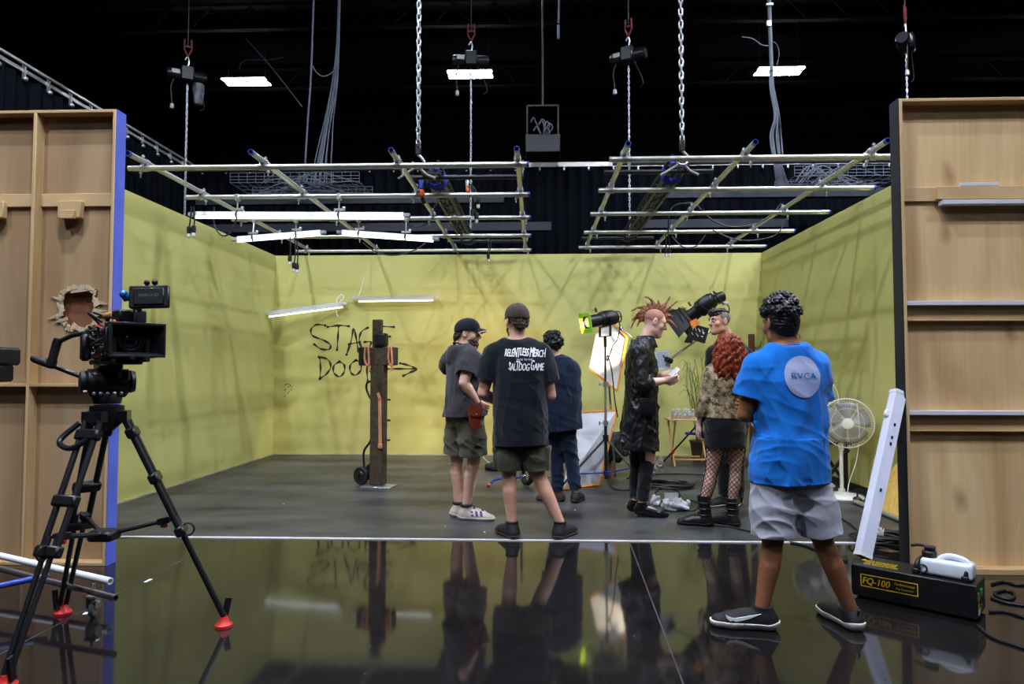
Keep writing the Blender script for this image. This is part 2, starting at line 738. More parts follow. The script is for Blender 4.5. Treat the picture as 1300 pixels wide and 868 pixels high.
class Person:
    """J: joints in world space: head neck pelvis shL shR elL elR wrL wrR hipL hipR knL knR anL anR; hf head forward, tf torso forward"""

    def __init__(s, J, H, label, skinm, build=1.0, rz=0.0, hands=None, female=False, vox=VOX):
        s.J = {k: A3(v) for k, v in J.items()}
        J = s.J
        s.H, s.w = H, build
        s.sk = skinm
        pts = np.array([J[k] for k in J if k not in ('hf', 'tf', 'hu')])
        lo, hi = pts.min(0) - 0.2, pts.max(0) + 0.2
        lo[2] = -0.02
        hi[2] = J['head'][2] + 0.24
        base = (J['anL'] + J['anR']) / 2
        s.root = thing('person', label, 'person', (base[0], base[1], 0), 0)
        s.vol = Vol(lo, hi, vox)
        s.tf = unit(J['tf'] * np.array([1, 1, 0]))
        s.lat = unit(np.cross([0, 0, 1], s.tf))          # towards the person's left
        s.hf = unit(J['hf'])
        hu = unit(J.get('hu', np.array([0, 0, 1.0])))
        s.hl = unit(np.cross(hu, s.hf))
        s.hu = np.cross(s.hf, s.hl)
        s.up = unit(J['neck'] - J['pelvis'])
        s.crotch = J['pelvis'] - s.up * 0.055 * H
        s.tl = NRM(J['neck'] - s.crotch)
        s.hd = H * 0.128 / 0.225      # head scale: 1 unit = 0.225 m tall head
        s.hands = hands or {}
        s.female = female
        s.make_body()

    # point in head frame
    def hp(s, l, f, u):
        return s.J['head'] + s.hd * (s.hl * l + s.hf * f + s.hu * u)

    def torso_st(s, e=0.0, ed=None):
        w = s.w
        ed = e if ed is None else ed
        H = s.H
        if s.female:
            st = [(0, .05, .045), (.08, .088, .066), (.2, .1, .074), (.32, .088, .064), (.46, .07, .054), (.62, .08, .064), (.78, .088, .066), (.9, .072, .048), (1, .032, .034)]
        else:
            st = [(0, .05, .045), (.08, .086, .064), (.2, .096, .07), (.4, .086, .064), (.6, .094, .068), (.8, .103, .069), (.92, .08, .052), (1, .036, .036)]
        return [(t, a * H * w + e, b * H * (0.5 + .5 * w) + ed) for t, a, b in st]

    def torso_prim(s, e=0.0, st=None):
        return loft(s.crotch, s.up, s.lat, s.tf, s.tl, st or s.torso_st(e))

    def arm_prims(s, side, e=0.0, upto=2.0):
        J, H, w = s.J, s.H, s.w
        a, b, c = J['sh' + side], J['el' + side], J['wr' + side]
        g = (.8 if s.female else 1) * (.45 + .55 * w) * H / 1.78
        P = [a, a + (b - a) * .35, b, b + (c - b) * .28, c]
        R = [.056 * g, .053 * g, .041 * g, .044 * g, .028 * g]
        return [rod(P, [r + e for r in R])]

    def leg_prims(s, side, e=0.0):
        J, H, w = s.J, s.H, s.w
        a, b, c = J['hip' + side], J['kn' + side], J['an' + side]
        g = (.45 + .55 * w) * H / 1.78
        bk = -s.tf
        cal = b + (c - b) * .34 + bk * .007
        P = [a, a + (b - a) * .4, b + (a - b) * .08, b + (c - b) * .06, cal, b + (c - b) * .65, c]
        R = [.088 * g, .078 * g, .056 * g, .052 * g, .0525 * g, .045 * g, .036 * g]
        return [rod(P, [r + e for r in R])]

    def shoulder_prims(s, e=0.0):
        J, H = s.J, s.H
        out = []
        for sd in 'LR':
            m = J['neck'] + (J['sh' + sd] - J['neck']) * .45 + s.up * .004
            out += [cone(J['neck'] - s.up * .01, m, .045 * H / 1.78 * s.w + e, .05 * H / 1.78 * s.w + e), cone(m, J['sh' + sd], .05 * H / 1.78 * s.w + e, .05 * H / 1.78 * s.w + e)]
        return out

    def make_body(s):
        v, J, H = s.vol, s.J, s.H
        v.add(s.torso_prim(), 0)
        for p in s.shoulder_prims():
            v.add(p, .05)
        s.torsod = v.d.copy()
        for sd in 'LR':
            for p in s.leg_prims(sd):
                v.add(p, .025)
        s.legsd = v.d.copy()
        for sd in 'LR':
            for p in s.arm_prims(sd):
                v.add(p, .02)
            if sd in s.hands:
                s.make_hand(sd, *s.hands[sd])
        # head
        q, hd = s.hp, s.hd
        F = [s.hl, s.hf, s.hu]
        v.add(cone(J['neck'] - s.up * .01, q(0, -.022, -.035), .06 * hd, .056 * hd), .03)
        hv = Vol(J['head'] - .2 * hd, J['head'] + .2 * hd, v.h)
        hv.lo = v.lo + np.round((hv.lo - v.lo) / v.h) * v.h
        h = v.like()
        h.add(ell(q(0, -.012, .03), np.array([.076, .096, .084]) * hd, F))
        h.add(ell(q(0, .03, -.04), np.array([.058, .06, .074]) * hd, F), .03)
        h.add(cone(q(-.04, .0, -.075), q(0, .066, -.098), .024 * hd, .022 * hd), .03)
        h.add(cone(q(.04, .0, -.075), q(0, .066, -.098), .024 * hd, .022 * hd), .03)
        h.add(cone(q(-.036, .07, .026), q(.036, .07, .026), .019 * hd, .019 * hd), .02)
        for e in (-1, 1):
            h.add(ell(q(e * .032, .104, .004), np.array([.019, .02, .013]) * hd, F), .012, True)
            h.add(ell(q(e * .044, .058, -.022), np.array([.02, .02, .02]) * hd, F), .02)
            R = [unit(s.hl + e * .35 * s.hf), unit(s.hf - e * .35 * s.hl), s.hu]
            h.add(ell(q(e * .079, -.012, -.004), np.array([.009, .02, .033]) * hd, R), .006)
            h.add(ell(q(e * .087, -.006, -.0), np.array([.006, .011, .018]) * hd, R), .004, True)
        h.add(cone(q(0, .088, .016), q(0, .108, -.022), .009 * hd, .0135 * hd), .012)
        h.add(cone(q(-.011, .096, -.027), q(.011, .096, -.027), .01 * hd, .01 * hd), .008)
        h.add(cone(q(-.016, .084, -.053), q(.016, .084, -.053), .0085 * hd, .0085 * hd), .01)
        h.add(cone(q(-.013, .083, -.066), q(.013, .083, -.066), .009 * hd, .009 * hd), .008)
        h.add(cone(q(-.022, .094, -.0595), q(.022, .094, -.0595), .003 * hd, .003 * hd), .004, True)
        s.headd = h
        v.d = smin(v.d, h.d, .02)
        s.bodyd = v.d
        s.body = v.mesh('body', s.sk, s.root)
        s.head_bits()

    def head_bits(s):
        me_w = mat('eye_white', (222, 218, 212), .25)
        iris = mat('dark_iris', (40, 26, 18), .2)
        for e in (-1, 1):
            c = s.hp(e * .032, .0785, .003)
            o = B().ball(c, .0122 * s.hd, 12).build('eye', me_w, s.root, smooth=179)
            B().ball(V(c) + V(s.hf) * .0075 * s.hd, .0068 * s.hd, 10).build('iris', iris, o, smooth=179)

    def make_hand(s, sd, d, n, curl=0.5, thumb=1, sc=1.0):
        """d: finger direction, n: palm-facing direction; curl 0..1"""
        v = s.vol
        g = s.H / 1.78 * (.9 if s.female else 1.0) * sc
        d = unit(d)
        n = unit(np.array(n) - d * (np.array(n) @ d))
        t = np.cross(d, n)
        if sd == 'R':
            t = -t
        # palms face n; the thumb lies on +t
        W = s.J['wr' + sd]
        v.add(cone(W, W + d * .03 * g, .026 * g, .03 * g, n, .7), .015)
        for o in (-.026, -.009, .009, .026):
            v.add(cone(W + d * .02 * g + t * o * .6 * g, W + d * .088 * g + t * o * g, .014 * g, .0125 * g, n, .95), .012)
        for o, L in ((.029, .068), (.0095, .078), (-.0105, .072), (-.029, .056)):
            p = W + d * .09 * g + t * o * g
            dd = d + t * o * 1.6
            ang = curl * .55
            for k, fr in enumerate((.45, .32, .25)):
                q = math.cos(ang) * unit(dd) + math.sin(ang) * n
                e = p + q * L * fr * g
                v.add(cone(p, e, (.0095 - .0012 * k) * g, (.0088 - .0012 * k) * g), .003)
                p = e
                ang += curl * .95
        p = W + d * .03 * g + t * .024 * g
        m = p + (d * .62 + t * .62 * thumb + n * .35) * .042 * g
        e = m + (d * .85 + t * .2 * thumb + n * .4) * .034 * g
        f = e + (d * .9 - t * .05 + n * .4) * .026 * g
        v.add(cone(p, m, .0155 * g, .0115 * g), .012)
        v.add(cone(m, e, .0112 * g, .01 * g), .004)
        v.add(cone(e, f, .0098 * g, .008 * g), .003)

    # ------------------------------------------------------------ clothing
    def dist_plane(s, o, n, like=None):
        o, n = A3(o), unit(n)
        X, Y, Z = s.vol.co()
        return (X - o[0]) * n[0] + (Y - o[1]) * n[1] + (Z - o[2]) * n[2]

    def cutopen(s, c, o, n, th=.011, depth=.05, r=None):
        """cuts cloth volume beyond the plane (side n) and hollows the rim"""
        pl = s.dist_plane(o, n)
        d0 = c.d.copy()
        cav = np.maximum(d0 + th, -pl - depth)
        if r is not None:
            X, Y, Z = s.vol.co()
            o = A3(o)
            far = np.sqrt((X - o[0]) ** 2 + (Y - o[1]) ** 2 + (Z - o[2]) ** 2) - r
            cav = np.maximum(cav, far)
            cut = np.minimum(pl, -far)
            c.d = np.maximum(c.d, cut)
        else:
            c.d = np.maximum(c.d, pl)
        c.d = np.maximum(c.d, -cav)
        return c

    def upper(s, name, m, hem, e=.02, sleeve=.55, sl_e=.022, hem_e=.03, wr=(.05, .005), seed=1, waist=None, neck_r=.062, extra=None, long=False, hem_n=None, neck_o=0.0, cuff=.94, st=None, under=None, crinkle=0):
        """shirt or jacket. hem: fraction below the neck base along torso length where it ends (1 = crotch)"""
        J = s.J
        c = s.vol.like()
        t0 = 1 - hem
        base = s.torso_st(e)
        ts = [r[0] for r in base]
        if st is None:
            aw = [r[1] for r in base]
            bw = [r[2] for r in base]
            # loose cloth: below the armpit it hangs instead of following the waist
            rows = []
            ref_a, ref_b = np.interp(.7, ts, aw), np.interp(.7, ts, bw)
            for t in np.linspace(t0 - .08, 1.0, 14):
                a, b = np.interp(t, ts, aw), np.interp(t, ts, bw)
                if t < .7 and waist is None:
                    u = (0.7 - t) / (0.7 - t0 + .01)
                    a = max(a, ref_a * (1 - .08 * u) + hem_e * u * .6)
                    b = max(b, ref_b * (1 - .02 * u) + hem_e * u)
                rows.append((t, a, b))
            st = rows
        c.add(s.torso_prim(st=st))
        for p in s.shoulder_prims(e * .7):
            c.add(p, .05)
        if extra:
            for p in extra:
                c.add(p, .03)
        X, Y, Z = s.vol.co()
        dsp = 0
        dsp = folds(seed, s.up, .085, wr[1])(X, Y, Z) + wob(seed + 9, .16, wr[1] * .5)(X, Y, Z) + folds(seed + 5, s.up * .4 + s.lat, .07, wr[1] * .6)(X, Y, Z)
        c.d = smin(c.d, s.torsod - .006, .01)
        if crinkle:
            dsp = dsp + folds(seed + 31, (.2, .3, 1), .045, crinkle)(X, Y, Z) + wob(seed + 33, .05, crinkle * .4, n=7)(X, Y, Z)
        tt = s.dist_plane(s.crotch, s.up) / s.tl
        c.d = c.d + dsp * (1 if crinkle else np.clip(1.55 - 1.3 * tt, .4, 1.1))
        c.d = np.minimum(c.d, s.torsod - .003)
        if under is not None:
            c.d = smin(c.d, under.d - .007 + 5 * np.maximum(-s.dist_plane(s.crotch + s.up * s.tl * (t0 - .15), s.up), 0), .02)
        # sleeves: each cut at its own hem before it joins the body of the garment
        for sd in 'LR':
            a, b, w = J['sh' + sd], J['el' + sd], J['wr' + sd]
            arm = s.vol.like()
            if long:
                for p in s.arm_prims(sd, sl_e):
                    arm.add(p, .02)
            else:
                q = a + (b - a) * min(1, sleeve + .12)
                g = (.45 + .55 * s.w) * s.H / 1.78 * (.8 if s.female else 1)
                arm.add(cone(a, a + (b - a) * .3, .058 * g + sl_e * .8, .058 * g + sl_e), .0)
                arm.add(cone(a + (b - a) * .3, q, .058 * g + sl_e, .055 * g + sl_e * 1.35), .02)
            arm.d = arm.d + .7 * dsp * (arm.d < .15)
            if long:
                s.cutopen(arm, b + (w - b) * cuff, unit(w - b), r=.23)
            else:
                s.cutopen(arm, a + (b - a) * sleeve, unit(b - a))
            c.d = smin(c.d, arm.d, .03)
        # hem
        ho = s.crotch + s.up * s.tl * t0
        s.cutopen(c, ho, -(s.up if hem_n is None else unit(hem_n)), th=.014, depth=.025)
        # neck opening
        no = J['neck'] + s.up * (.028 + neck_o) + s.tf * .012
        c.add(cone(no - s.up * .02, no + s.up * .2, neck_r * s.H / 1.78, .16), .012, True)
        return c.mesh(name, m, s.root), c

    def lower(s, name, m, hemL, hemR, e=.018, flare=.018, wr=.005, seed=4, top=.34, tight=False, hem_open=True):
        """shorts / trousers / each leg to a fraction of hip-knee (<=1) or 1 + knee-ankle"""
        J = s.J
        c = s.vol.like()
        st = s.torso_st(e * .8)
        ts = [r[0] for r in st]
        rows = [(t, np.interp(t, ts, [r[1] for r in st]), np.interp(t, ts, [r[2] for r in st])) for t in np.linspace(-.02, top, 8)]
        c.add(s.torso_prim(st=rows))
        for sd, hem in (('L', hemL), ('R', hemR)):
            a, b, w = J['hip' + sd], J['kn' + sd], J['an' + sd]
            g = (.45 + .55 * s.w) * s.H / 1.78
            if hem <= 1.01:
                q = a + (b - a) * (hem + .05)
                c.add(cone(a, a + (b - a) * .5, .09 * g + e, .084 * g + e + flare * .5), .045)
                c.add(cone(a + (b - a) * .5, q, .084 * g + e + flare * .5, .076 * g + e + flare), .03)
            else:
                q = b + (w - b) * min(1, hem - 1)
                P = [a, a + (b - a) * .5, b, b + (w - b) * .4, q]
                R = [.09 * g + e, .077 * g + e, .06 * g + e * .8, .055 * g + e * .7, .043 * g + e * .8 + flare]
                c.add(rod(P, R), .03)
        X, Y, Z = s.vol.co()
        lim = 10 * (c.d > .03)
        c.d = np.minimum(c.d, s.legsd - .004 + lim)
        c.d = c.d + folds(seed, unit(s.lat + .35 * s.up), .075, wr)(X, Y, Z) + folds(seed + 2, s.up, .09, wr * .6)(X, Y, Z)
        c.d = np.minimum(c.d, s.legsd - .003 + lim)
        for sd, hem in (('L', hemL), ('R', hemR)):
            a, b, w = J['hip' + sd], J['kn' + sd], J['an' + sd]
            o, n = (a + (b - a) * hem, unit(b - a)) if hem <= 1.01 else (b + (w - b) * (hem - 1), unit(w - b))
            s.cutopen(c, o, n, r=.24 if hem <= 1.01 else .14)
        return c.mesh(name, m, s.root), c

    def shoe(s, sd, toe, m, sole_m, L=.28, high=.0, sole=.026, w=1.0, pitch=0.0, pointy=False, heel=0.0, name='shoe'):
        """toe: horizontal direction"""
        J = s.J
        d = unit(np.array([toe[0], toe[1], 0.0]))
        an = J['an' + sd]
        z0 = heel
        hz = .045
        t = np.cross([0, 0, 1], d)
        v = Vol(np.array([an[0] - .33, an[1] - .33, -.02]), np.array([an[0] + .33, an[1] + .33, max(.22, an[2] + .12 + high)]), .0035)
        hl = np.array([an[0], an[1], 0]) - d * .035
        H0 = hl + np.array([0, 0, hz + z0])
        ball = hl + d * L * .62 + np.array([0, 0, .036])
        tip = hl + d * (L - .055) + np.array([0, 0, .03])
        v.add(cone(H0, ball, .037 * w, .044 * w, [0, 0, 1], .95))
        v.add(cone(ball, tip, .044 * w, (.022 if pointy else .037) * w, [0, 0, 1], .8), .02)
        v.add(cone(hl + d * .03 + np.array([0, 0, .06 + z0]), hl + d * L * .42 + np.array([0, 0, .058]), .04 * w, .034 * w), .03)
        top = np.array([an[0], an[1], max(.09 + z0, an[2]) + high])
        v.add(cone(H0 + d * .01, top, .04 * w, .043 * w + (.006 if high else 0)), .025)
        full = v.d.copy()
        X, Y, Z = v.co()
        Zb = np.broadcast_to(Z, v.d.shape)
        up_ = top[2]
        v.d = np.maximum(np.maximum(v.d, Zb - up_), sole * .8 - Zb)
        # ankle opening
        v.add(cone(top - np.array([0, 0, .02]), top + np.array([0, 0, .1]), .033 * w + (.006 if high else 0), .04 * w), 0, True)
        sl = v.like()
        flare_ = full - .006
        px = (X - hl[0]) * d[0] + (Y - hl[1]) * d[1]
        sl.d = np.maximum(np.maximum(flare_, Zb - sole - .012 * np.clip(-px / .05 + .3, 0, 1)), -Zb + .001)
        if heel:
            gap = (np.abs(px - L * .36) - .055)
            sl.d = np.maximum(sl.d, -np.maximum(gap, Zb - heel))
        o = v.mesh(name, m, s.root)
        sl.mesh('sole', sole_m, o)
        s.last = (hl, d, t)
        return o

    def cap_hair(s, name, m, off, amp, lam, front=.05, low=-.05, seed=3, pieces=None, k=.01, side_low=None):
        """hair: shell round the skull with a rough surface, hairline plane at the front"""
        F = [s.hl, s.hf, s.hu]
        h = Vol(s.J['head'] - .26 * s.hd, s.J['head'] + .26 * s.hd, .0035)
        h.add(ell(s.hp(0, -.012, .03), (np.array([.076, .096, .084]) + off) * s.hd, F))
        h.add(ell(s.hp(0, -.03, -.02), (np.array([.066, .066, .07]) + off * .8) * s.hd, F), .02)
        for p in (pieces or []):
            h.add(p, k)
        X, Y, Z = h.co()
        c = s.J['head']
        f = ((X - c[0]) * s.hf[0] + (Y - c[1]) * s.hf[1] + (Z - c[2]) * s.hf[2]) / s.hd
        u = ((X - c[0]) * s.hu[0] + (Y - c[1]) * s.hu[1] + (Z - c[2]) * s.hu[2]) / s.hd
        h.d = h.d + wob(seed, lam, amp, n=7)(X, Y, Z) - np.abs(wob(seed + 1, lam * .8, amp * .9, n=6)(X, Y, Z)) + amp * .3
        # hairline: slopes from the brow (front, .06 up) back past the ear to the nape
        line = np.maximum((f - front) * .75 - (u - .055) * .9, 0 * f)
        cutp = np.maximum(((f - front) - (u - .05) * .9) * .7, (low - u) + np.maximum(f + .03, 0) * 1.1)
        h.d = np.maximum(h.d, cutp * s.hd)
        s.hairvol = h
        return h.mesh(name, m, s.root)


def J_(Y0, **kw):
    """joints from photo pixels (px, py, dY): placed at their own depth"""
    out = {}
    for k, v in kw.items():
        out[k] = at(v[0], v[1], Y0 + v[2])
    return out


def dirv(az, el=0.0):
    """az: degrees clockwise from straight away (+y) seen from above; 90 = image right"""
    a, e = math.radians(az), math.radians(el)
    return np.array([math.sin(a) * math.cos(e), math.cos(a) * math.cos(e), math.sin(e)])


def on_surface(obj, u_dir, v_dir, o, view, body, size, m, name, off=.002, **kw):
    """lettering laid on a garment: letters placed in a plane at o, then pushed along view onto the cloth"""
    inv = WM[obj.name]
    bv = BVHTree.FromPolygons([inv @ p.co for p in obj.data.vertices], [tuple(p.vertices) for p in obj.data.polygons])
    x, y, vd = V(u_dir).normalized(), V(v_dir).normalized(), V(view).normalized()
    b = B()
    bold = kw.pop('bold', 0)
    if callable(body):
        vs, fs = body()
    else:
        vs, fs = text_mesh(body, size, **kw)
    o = V(o)
    h = bv.ray_cast(V((0, 0, CH)), o - V((0, 0, CH)))     # where the photo shows it on the cloth
    if h[0] is not None:
        o = h[0]
    if bold:
        n0 = len(vs)
        vs = list(vs) + [p + V((bold, 0, 0)) for p in vs]
        fs = list(fs) + [tuple(i + n0 for i in f) for f in fs]
    # refine so the ink follows folds
    bm = bmesh.new()
    bmv = [bm.verts.new(p) for p in vs]
    for f in fs:
        try:
            bm.faces.new([bmv[i] for i in f])
        except ValueError:
            pass
    bmesh.ops.triangulate(bm, faces=bm.faces[:])
    for _ in range(6):
        es = [e for e in bm.edges if e.calc_length() > .008]
        if not es:
            break
        bmesh.ops.subdivide_edges(bm, edges=es, cuts=1)
        bmesh.ops.triangulate(bm, faces=bm.faces[:])
    for v in bm.verts:
        p = V(o) + x * v.co.x + y * v.co.y
        h = bv.ray_cast(p - vd * .5, vd)
        v.co = (h[0] if h[0] is not None else p) - vd * off
    b.bmq(bm)
    return b.build(name, m, obj, smooth=0)
# ================================================================ the setting
D, XL, XR, H = 10.33, -4.005, 3.393, 3.05
LINE = 5.22


def floor_material():
    m = bpy.data.materials.new('polished_black_floor')
    m.use_nodes = True
    nt = m.node_tree
    b = nt.nodes['Principled BSDF']
    N, K = nt.nodes.new, nt.links.new
    tc = N('ShaderNodeTexCoord')
    n = N('ShaderNodeTexNoise')
    n.inputs['Scale'].default_value = 0.9
    n.inputs['Detail'].default_value = 8
    n.inputs['Roughness'].default_value = 0.65
    K(tc.outputs['Object'], n.inputs['Vector'])
    r = N('ShaderNodeValToRGB')
    r.color_ramp.elements[0].color = L3((14, 13, 15))
    r.color_ramp.elements[1].color = L3((33, 29, 28))
    r.color_ramp.elements[0].position = 0.35
    r.color_ramp.elements[1].position = 0.7
    K(n.outputs['Fac'], r.inputs['Fac'])
    # dust specks
    v = N('ShaderNodeTexVoronoi')
    v.inputs['Scale'].default_value = 7.0
    K(tc.outputs['Object'], v.inputs['Vector'])
    sr = N('ShaderNodeValToRGB')
    sr.color_ramp.elements[0].position = 0.012
    sr.color_ramp.elements[1].position = 0.028
    sr.color_ramp.elements[0].color = (1, 1, 1, 1)
    sr.color_ramp.elements[1].color = (0, 0, 0, 1)
    K(v.outputs['Distance'], sr.inputs['Fac'])
    mx = N('ShaderNodeMix')
    mx.data_type = 'RGBA'
    K(sr.outputs['Color'], mx.inputs['Factor'])
    K(r.outputs['Color'], mx.inputs[6])
    mx.inputs[7].default_value = L3((150, 145, 138))
    K(mx.outputs[2], b.inputs['Base Color'])
    mr = N('ShaderNodeMapRange')
    mr.inputs['To Min'].default_value = 0.02
    mr.inputs['To Max'].default_value = 0.11
    K(n.outputs['Fac'], mr.inputs['Value'])
    K(mr.outputs['Result'], b.inputs['Roughness'])
    b.inputs['IOR'].default_value = 1.4
    n2 = N('ShaderNodeTexNoise')
    n2.inputs['Scale'].default_value = 3.0
    K(tc.outputs['Object'], n2.inputs['Vector'])
    bu = N('ShaderNodeBump')
    bu.inputs['Strength'].default_value = 0.02
    bu.inputs['Distance'].default_value = 0.02
    K(n2.outputs['Fac'], bu.inputs['Height'])
    K(bu.outputs['Normal'], b.inputs['Normal'])
    return m


def stage_material():
    m = bpy.data.materials.new('scuffed_black_masonite')
    m.use_nodes = True
    nt = m.node_tree
    b = nt.nodes['Principled BSDF']
    N, K = nt.nodes.new, nt.links.new
    tc = N('ShaderNodeTexCoord')

    def noise(sc, st, det=6):
        mp = N('ShaderNodeMapping')
        mp.inputs['Scale'].default_value = st
        K(tc.outputs['Object'], mp.inputs['Vector'])
        n = N('ShaderNodeTexNoise')
        n.inputs['Scale'].default_value = sc
        n.inputs['Detail'].default_value = det
        K(mp.outputs['Vector'], n.inputs['Vector'])
        return n
    a = noise(1.2, (0.6, 2.2, 1), 7)
    c = noise(9, (1, 1, 1), 8)
    ad = N('ShaderNodeMath')
    ad.operation = 'MULTIPLY_ADD'
    ad.inputs[1].default_value = 0.35
    K(c.outputs['Fac'], ad.inputs[0])
    K(a.outputs['Fac'], ad.inputs[2])
    r = N('ShaderNodeValToRGB')
    r.color_ramp.elements[0].position = 0.45
    r.color_ramp.elements[1].position = 0.95
    r.color_ramp.elements[0].color = L3((26, 26, 29))
    r.color_ramp.elements[1].color = L3((80, 79, 82))
    K(ad.outputs[0], r.inputs['Fac'])
    v = N('ShaderNodeTexVoronoi')
    v.inputs['Scale'].default_value = 4.0
    K(tc.outputs['Object'], v.inputs['Vector'])
    sr = N('ShaderNodeValToRGB')
    sr.color_ramp.elements[0].position = 0.02
    sr.color_ramp.elements[1].position = 0.05
    sr.color_ramp.elements[0].color = (0.8, 0.8, 0.8, 1)
    sr.color_ramp.elements[1].color = (0, 0, 0, 1)
    K(v.outputs['Distance'], sr.inputs['Fac'])
    mx = N('ShaderNodeMix')
    mx.data_type = 'RGBA'
    K(sr.outputs['Color'], mx.inputs['Factor'])
    K(r.outputs['Color'], mx.inputs[6])
    mx.inputs[7].default_value = L3((170, 166, 160))
    K(mx.outputs[2], b.inputs['Base Color'])
    b.inputs['Roughness'].default_value = 0.42
    b.inputs['Specular IOR Level'].default_value = 0.35
    return m


M_floor = floor_material()
M_stage = stage_material()
M_dark = mat('black_ceiling_paint', (4, 4, 7), 0.9, 0, 0.3, 1.0)
struct(B().raw([(-22, -9, 0), (22, -9, 0), (22, 25, 0), (-22, 25, 0)], [(0, 1, 2, 3)]).build('floor', M_floor, smooth=0))
struct(B().span((XL, LINE, 0.0), (XR, D, 0.006)).build('floor_stage', M_stage))
struct(B().span((-22, -9, 10.6), (22, 25, 10.8)).build('ceiling', M_dark))
struct(B().span((-22, 25, 0), (22, 25.2, 10.6)).build('wall_back_hall', M_dark))
struct(B().span((-22.2, -9, 0), (-22, 25, 10.6)).build('wall_left_hall', M_dark))
struct(B().span((22, -9, 0), (22.2, 25, 10.6)).build('wall_right_hall', M_dark))
struct(B().span((-22, -9.2, 0), (22, -9, 10.6)).build('wall_front_hall', M_dark))
for i in range(5):     # steel joists under the roof deck
    y = 9.0 + 3.6 * i
    b = B().span((-21.9, y - 0.08, 10.2), (21.9, y + 0.08, 10.26)).span((-21.9, y - 0.08, 9.62), (21.9, y + 0.08, 9.68))
    for k in range(-21, 21):
        b.bar((k, y, 10.2), (k + 0.5, y, 9.66), 0.03, 0.03)
        b.bar((k + 0.5, y, 9.66), (k + 1, y, 10.2), 0.03, 0.03)
    struct(b.build('trim_ceiling_joist', M_dark))

M_wall = mat('chartreuse_wall_paint', (180, 177, 100), 0.72, 0, 0.0, 1.3, rgb2=(190, 187, 115), bump=0.12, bscale=5, detail=6)
WB = struct(B().span((XL - 0.1, D, 0), (XR + 0.1, D + 0.1, H), 0.004).build('wall_back', M_wall))
WL = struct(B().span((XL - 0.1, 4.75, 0), (XL, D, H), 0.004).build('wall_left', M_wall))
WR = struct(B().span((XR, 4.75, 0), (XR + 0.1, D, H), 0.004).build('wall_right', M_wall))
M_basedark = mat('black_base_paint', (20, 20, 20), 0.6, 0, 0.2, 6)
# scruffy pale sealant line along the foot of left and back wall
M_caulk = mat('pale_caulk', (168, 160, 128), 0.8, 0, 0.25, 5)
struct(B().span((XL, 4.75, 0.006), (XL + 0.012, D, 0.022)).build('baseboard_left', M_caulk))
struct(B().span((XL, D - 0.012, 0.006), (XR, D, 0.022)).build('baseboard_back', M_caulk))
struct(B().span((XR - 0.02, 4.9, 0.006), (XR, D, 0.085), 0.004).build('baseboard_right', M_basedark))

# graffiti: spray strokes on the back wall
M_spray = mat('black_spray_paint', (38, 34, 22), 0.6, 0, 0.35, 25)


def spray(strokes, Y, name, parent, w=0.02):
    b = B()
    for pts in strokes:
        P = catmull([at(px, py, Y) for px, py in pts], 6)
        n = len(P)
        rr = [w * (0.75 + 0.35 * math.sin(0.9 * i + len(pts))) for i in range(n)]
        # flattened ribbon, 2.5 mm proud of the wall
        Lf, Rt = [], []
        for i in range(n):
            d = (P[min(i + 1, n - 1)] - P[max(i - 1, 0)])
            nn = V((-d.z, 0, d.x)).normalized()
            Lf.append(P[i] + nn * rr[i])
            Rt.append(P[i] - nn * rr[i])
        o = V((0, -0.0025, 0))
        b.grid([[p + o for p in Lf], [p + o for p in P], [p + o for p in Rt]])
        for e in (P[0], P[-1]):
            b.raw([e + o + V((math.cos(2 * PI * k / 10) * w * 1.25, -0.0005, math.sin(2 * PI * k / 10) * w * 1.25)) for k in range(10)], [tuple(range(10))])
    return b.build(name, M_spray, parent)


STAGE = [
    [(413, 413), (402, 412), (395, 418), (397, 426), (409, 431), (419, 437), (418, 443), (408, 443), (399, 437)],
    [(416, 415), (430, 413), (443, 414)], [(430, 414), (429, 429), (428, 444)],
    [(440, 450), (446, 432), (449, 417), (452, 428), (455, 446)], [(443, 437), (457, 434)],
    [(467, 416), (459, 421), (456, 432), (460, 441), (468, 441), (471, 434), (463, 434)],
    [(484, 414), (484, 428), (484, 443)], [(484, 414), (500, 415)], [(484, 427), (495, 427)], [(484, 442), (499, 443)],
    [(406, 454), (407, 468), (406, 481)], [(405, 453), (416, 456), (420, 465), (415, 474), (407, 480)],
    [(431, 459), (424, 464), (424, 473), (431, 478), (437, 472), (437, 463), (431, 459)],
    [(452, 457), (445, 463), (445, 472), (451, 476), (458, 470), (458, 461), (452, 457)],
    [(466, 458), (466, 472), (467, 484)], [(466, 458), (477, 459), (477, 467), (468, 469)], [(468, 469), (478, 482)],
    [(492, 468), (508, 468), (527, 468)], [(508, 461), (520, 464), (529, 469), (522, 472), (512, 477)],
]
spray(STAGE, D, 'graffiti_lettering', WB, 0.0165)
spray([[(362, 489), (365, 487), (369, 489), (366, 491)], [(361, 495), (363, 494)], [(366, 499), (368, 496)], [(362, 502), (362, 503)], [(370, 494), (370, 495)], [(371, 490), (370, 491)]], D, 'paint_flecks', WB, 0.006)

# white tape along the front edge of the stage floor
tl = B()
a, c = fl(150, 681.5), fl(1148, 685.5)
tl.bar((a.x - 0.6, LINE - 0.002, 0.004), (XR, LINE - 0.002, 0.004), 0.028, 0.008)
tag(tl.build('tape_line', mat('white_cloth_tape', (214, 214, 212), 0.6, 0, 0.08, 8)), 'long white tape line along the front edge of the matte stage floor', 'tape')
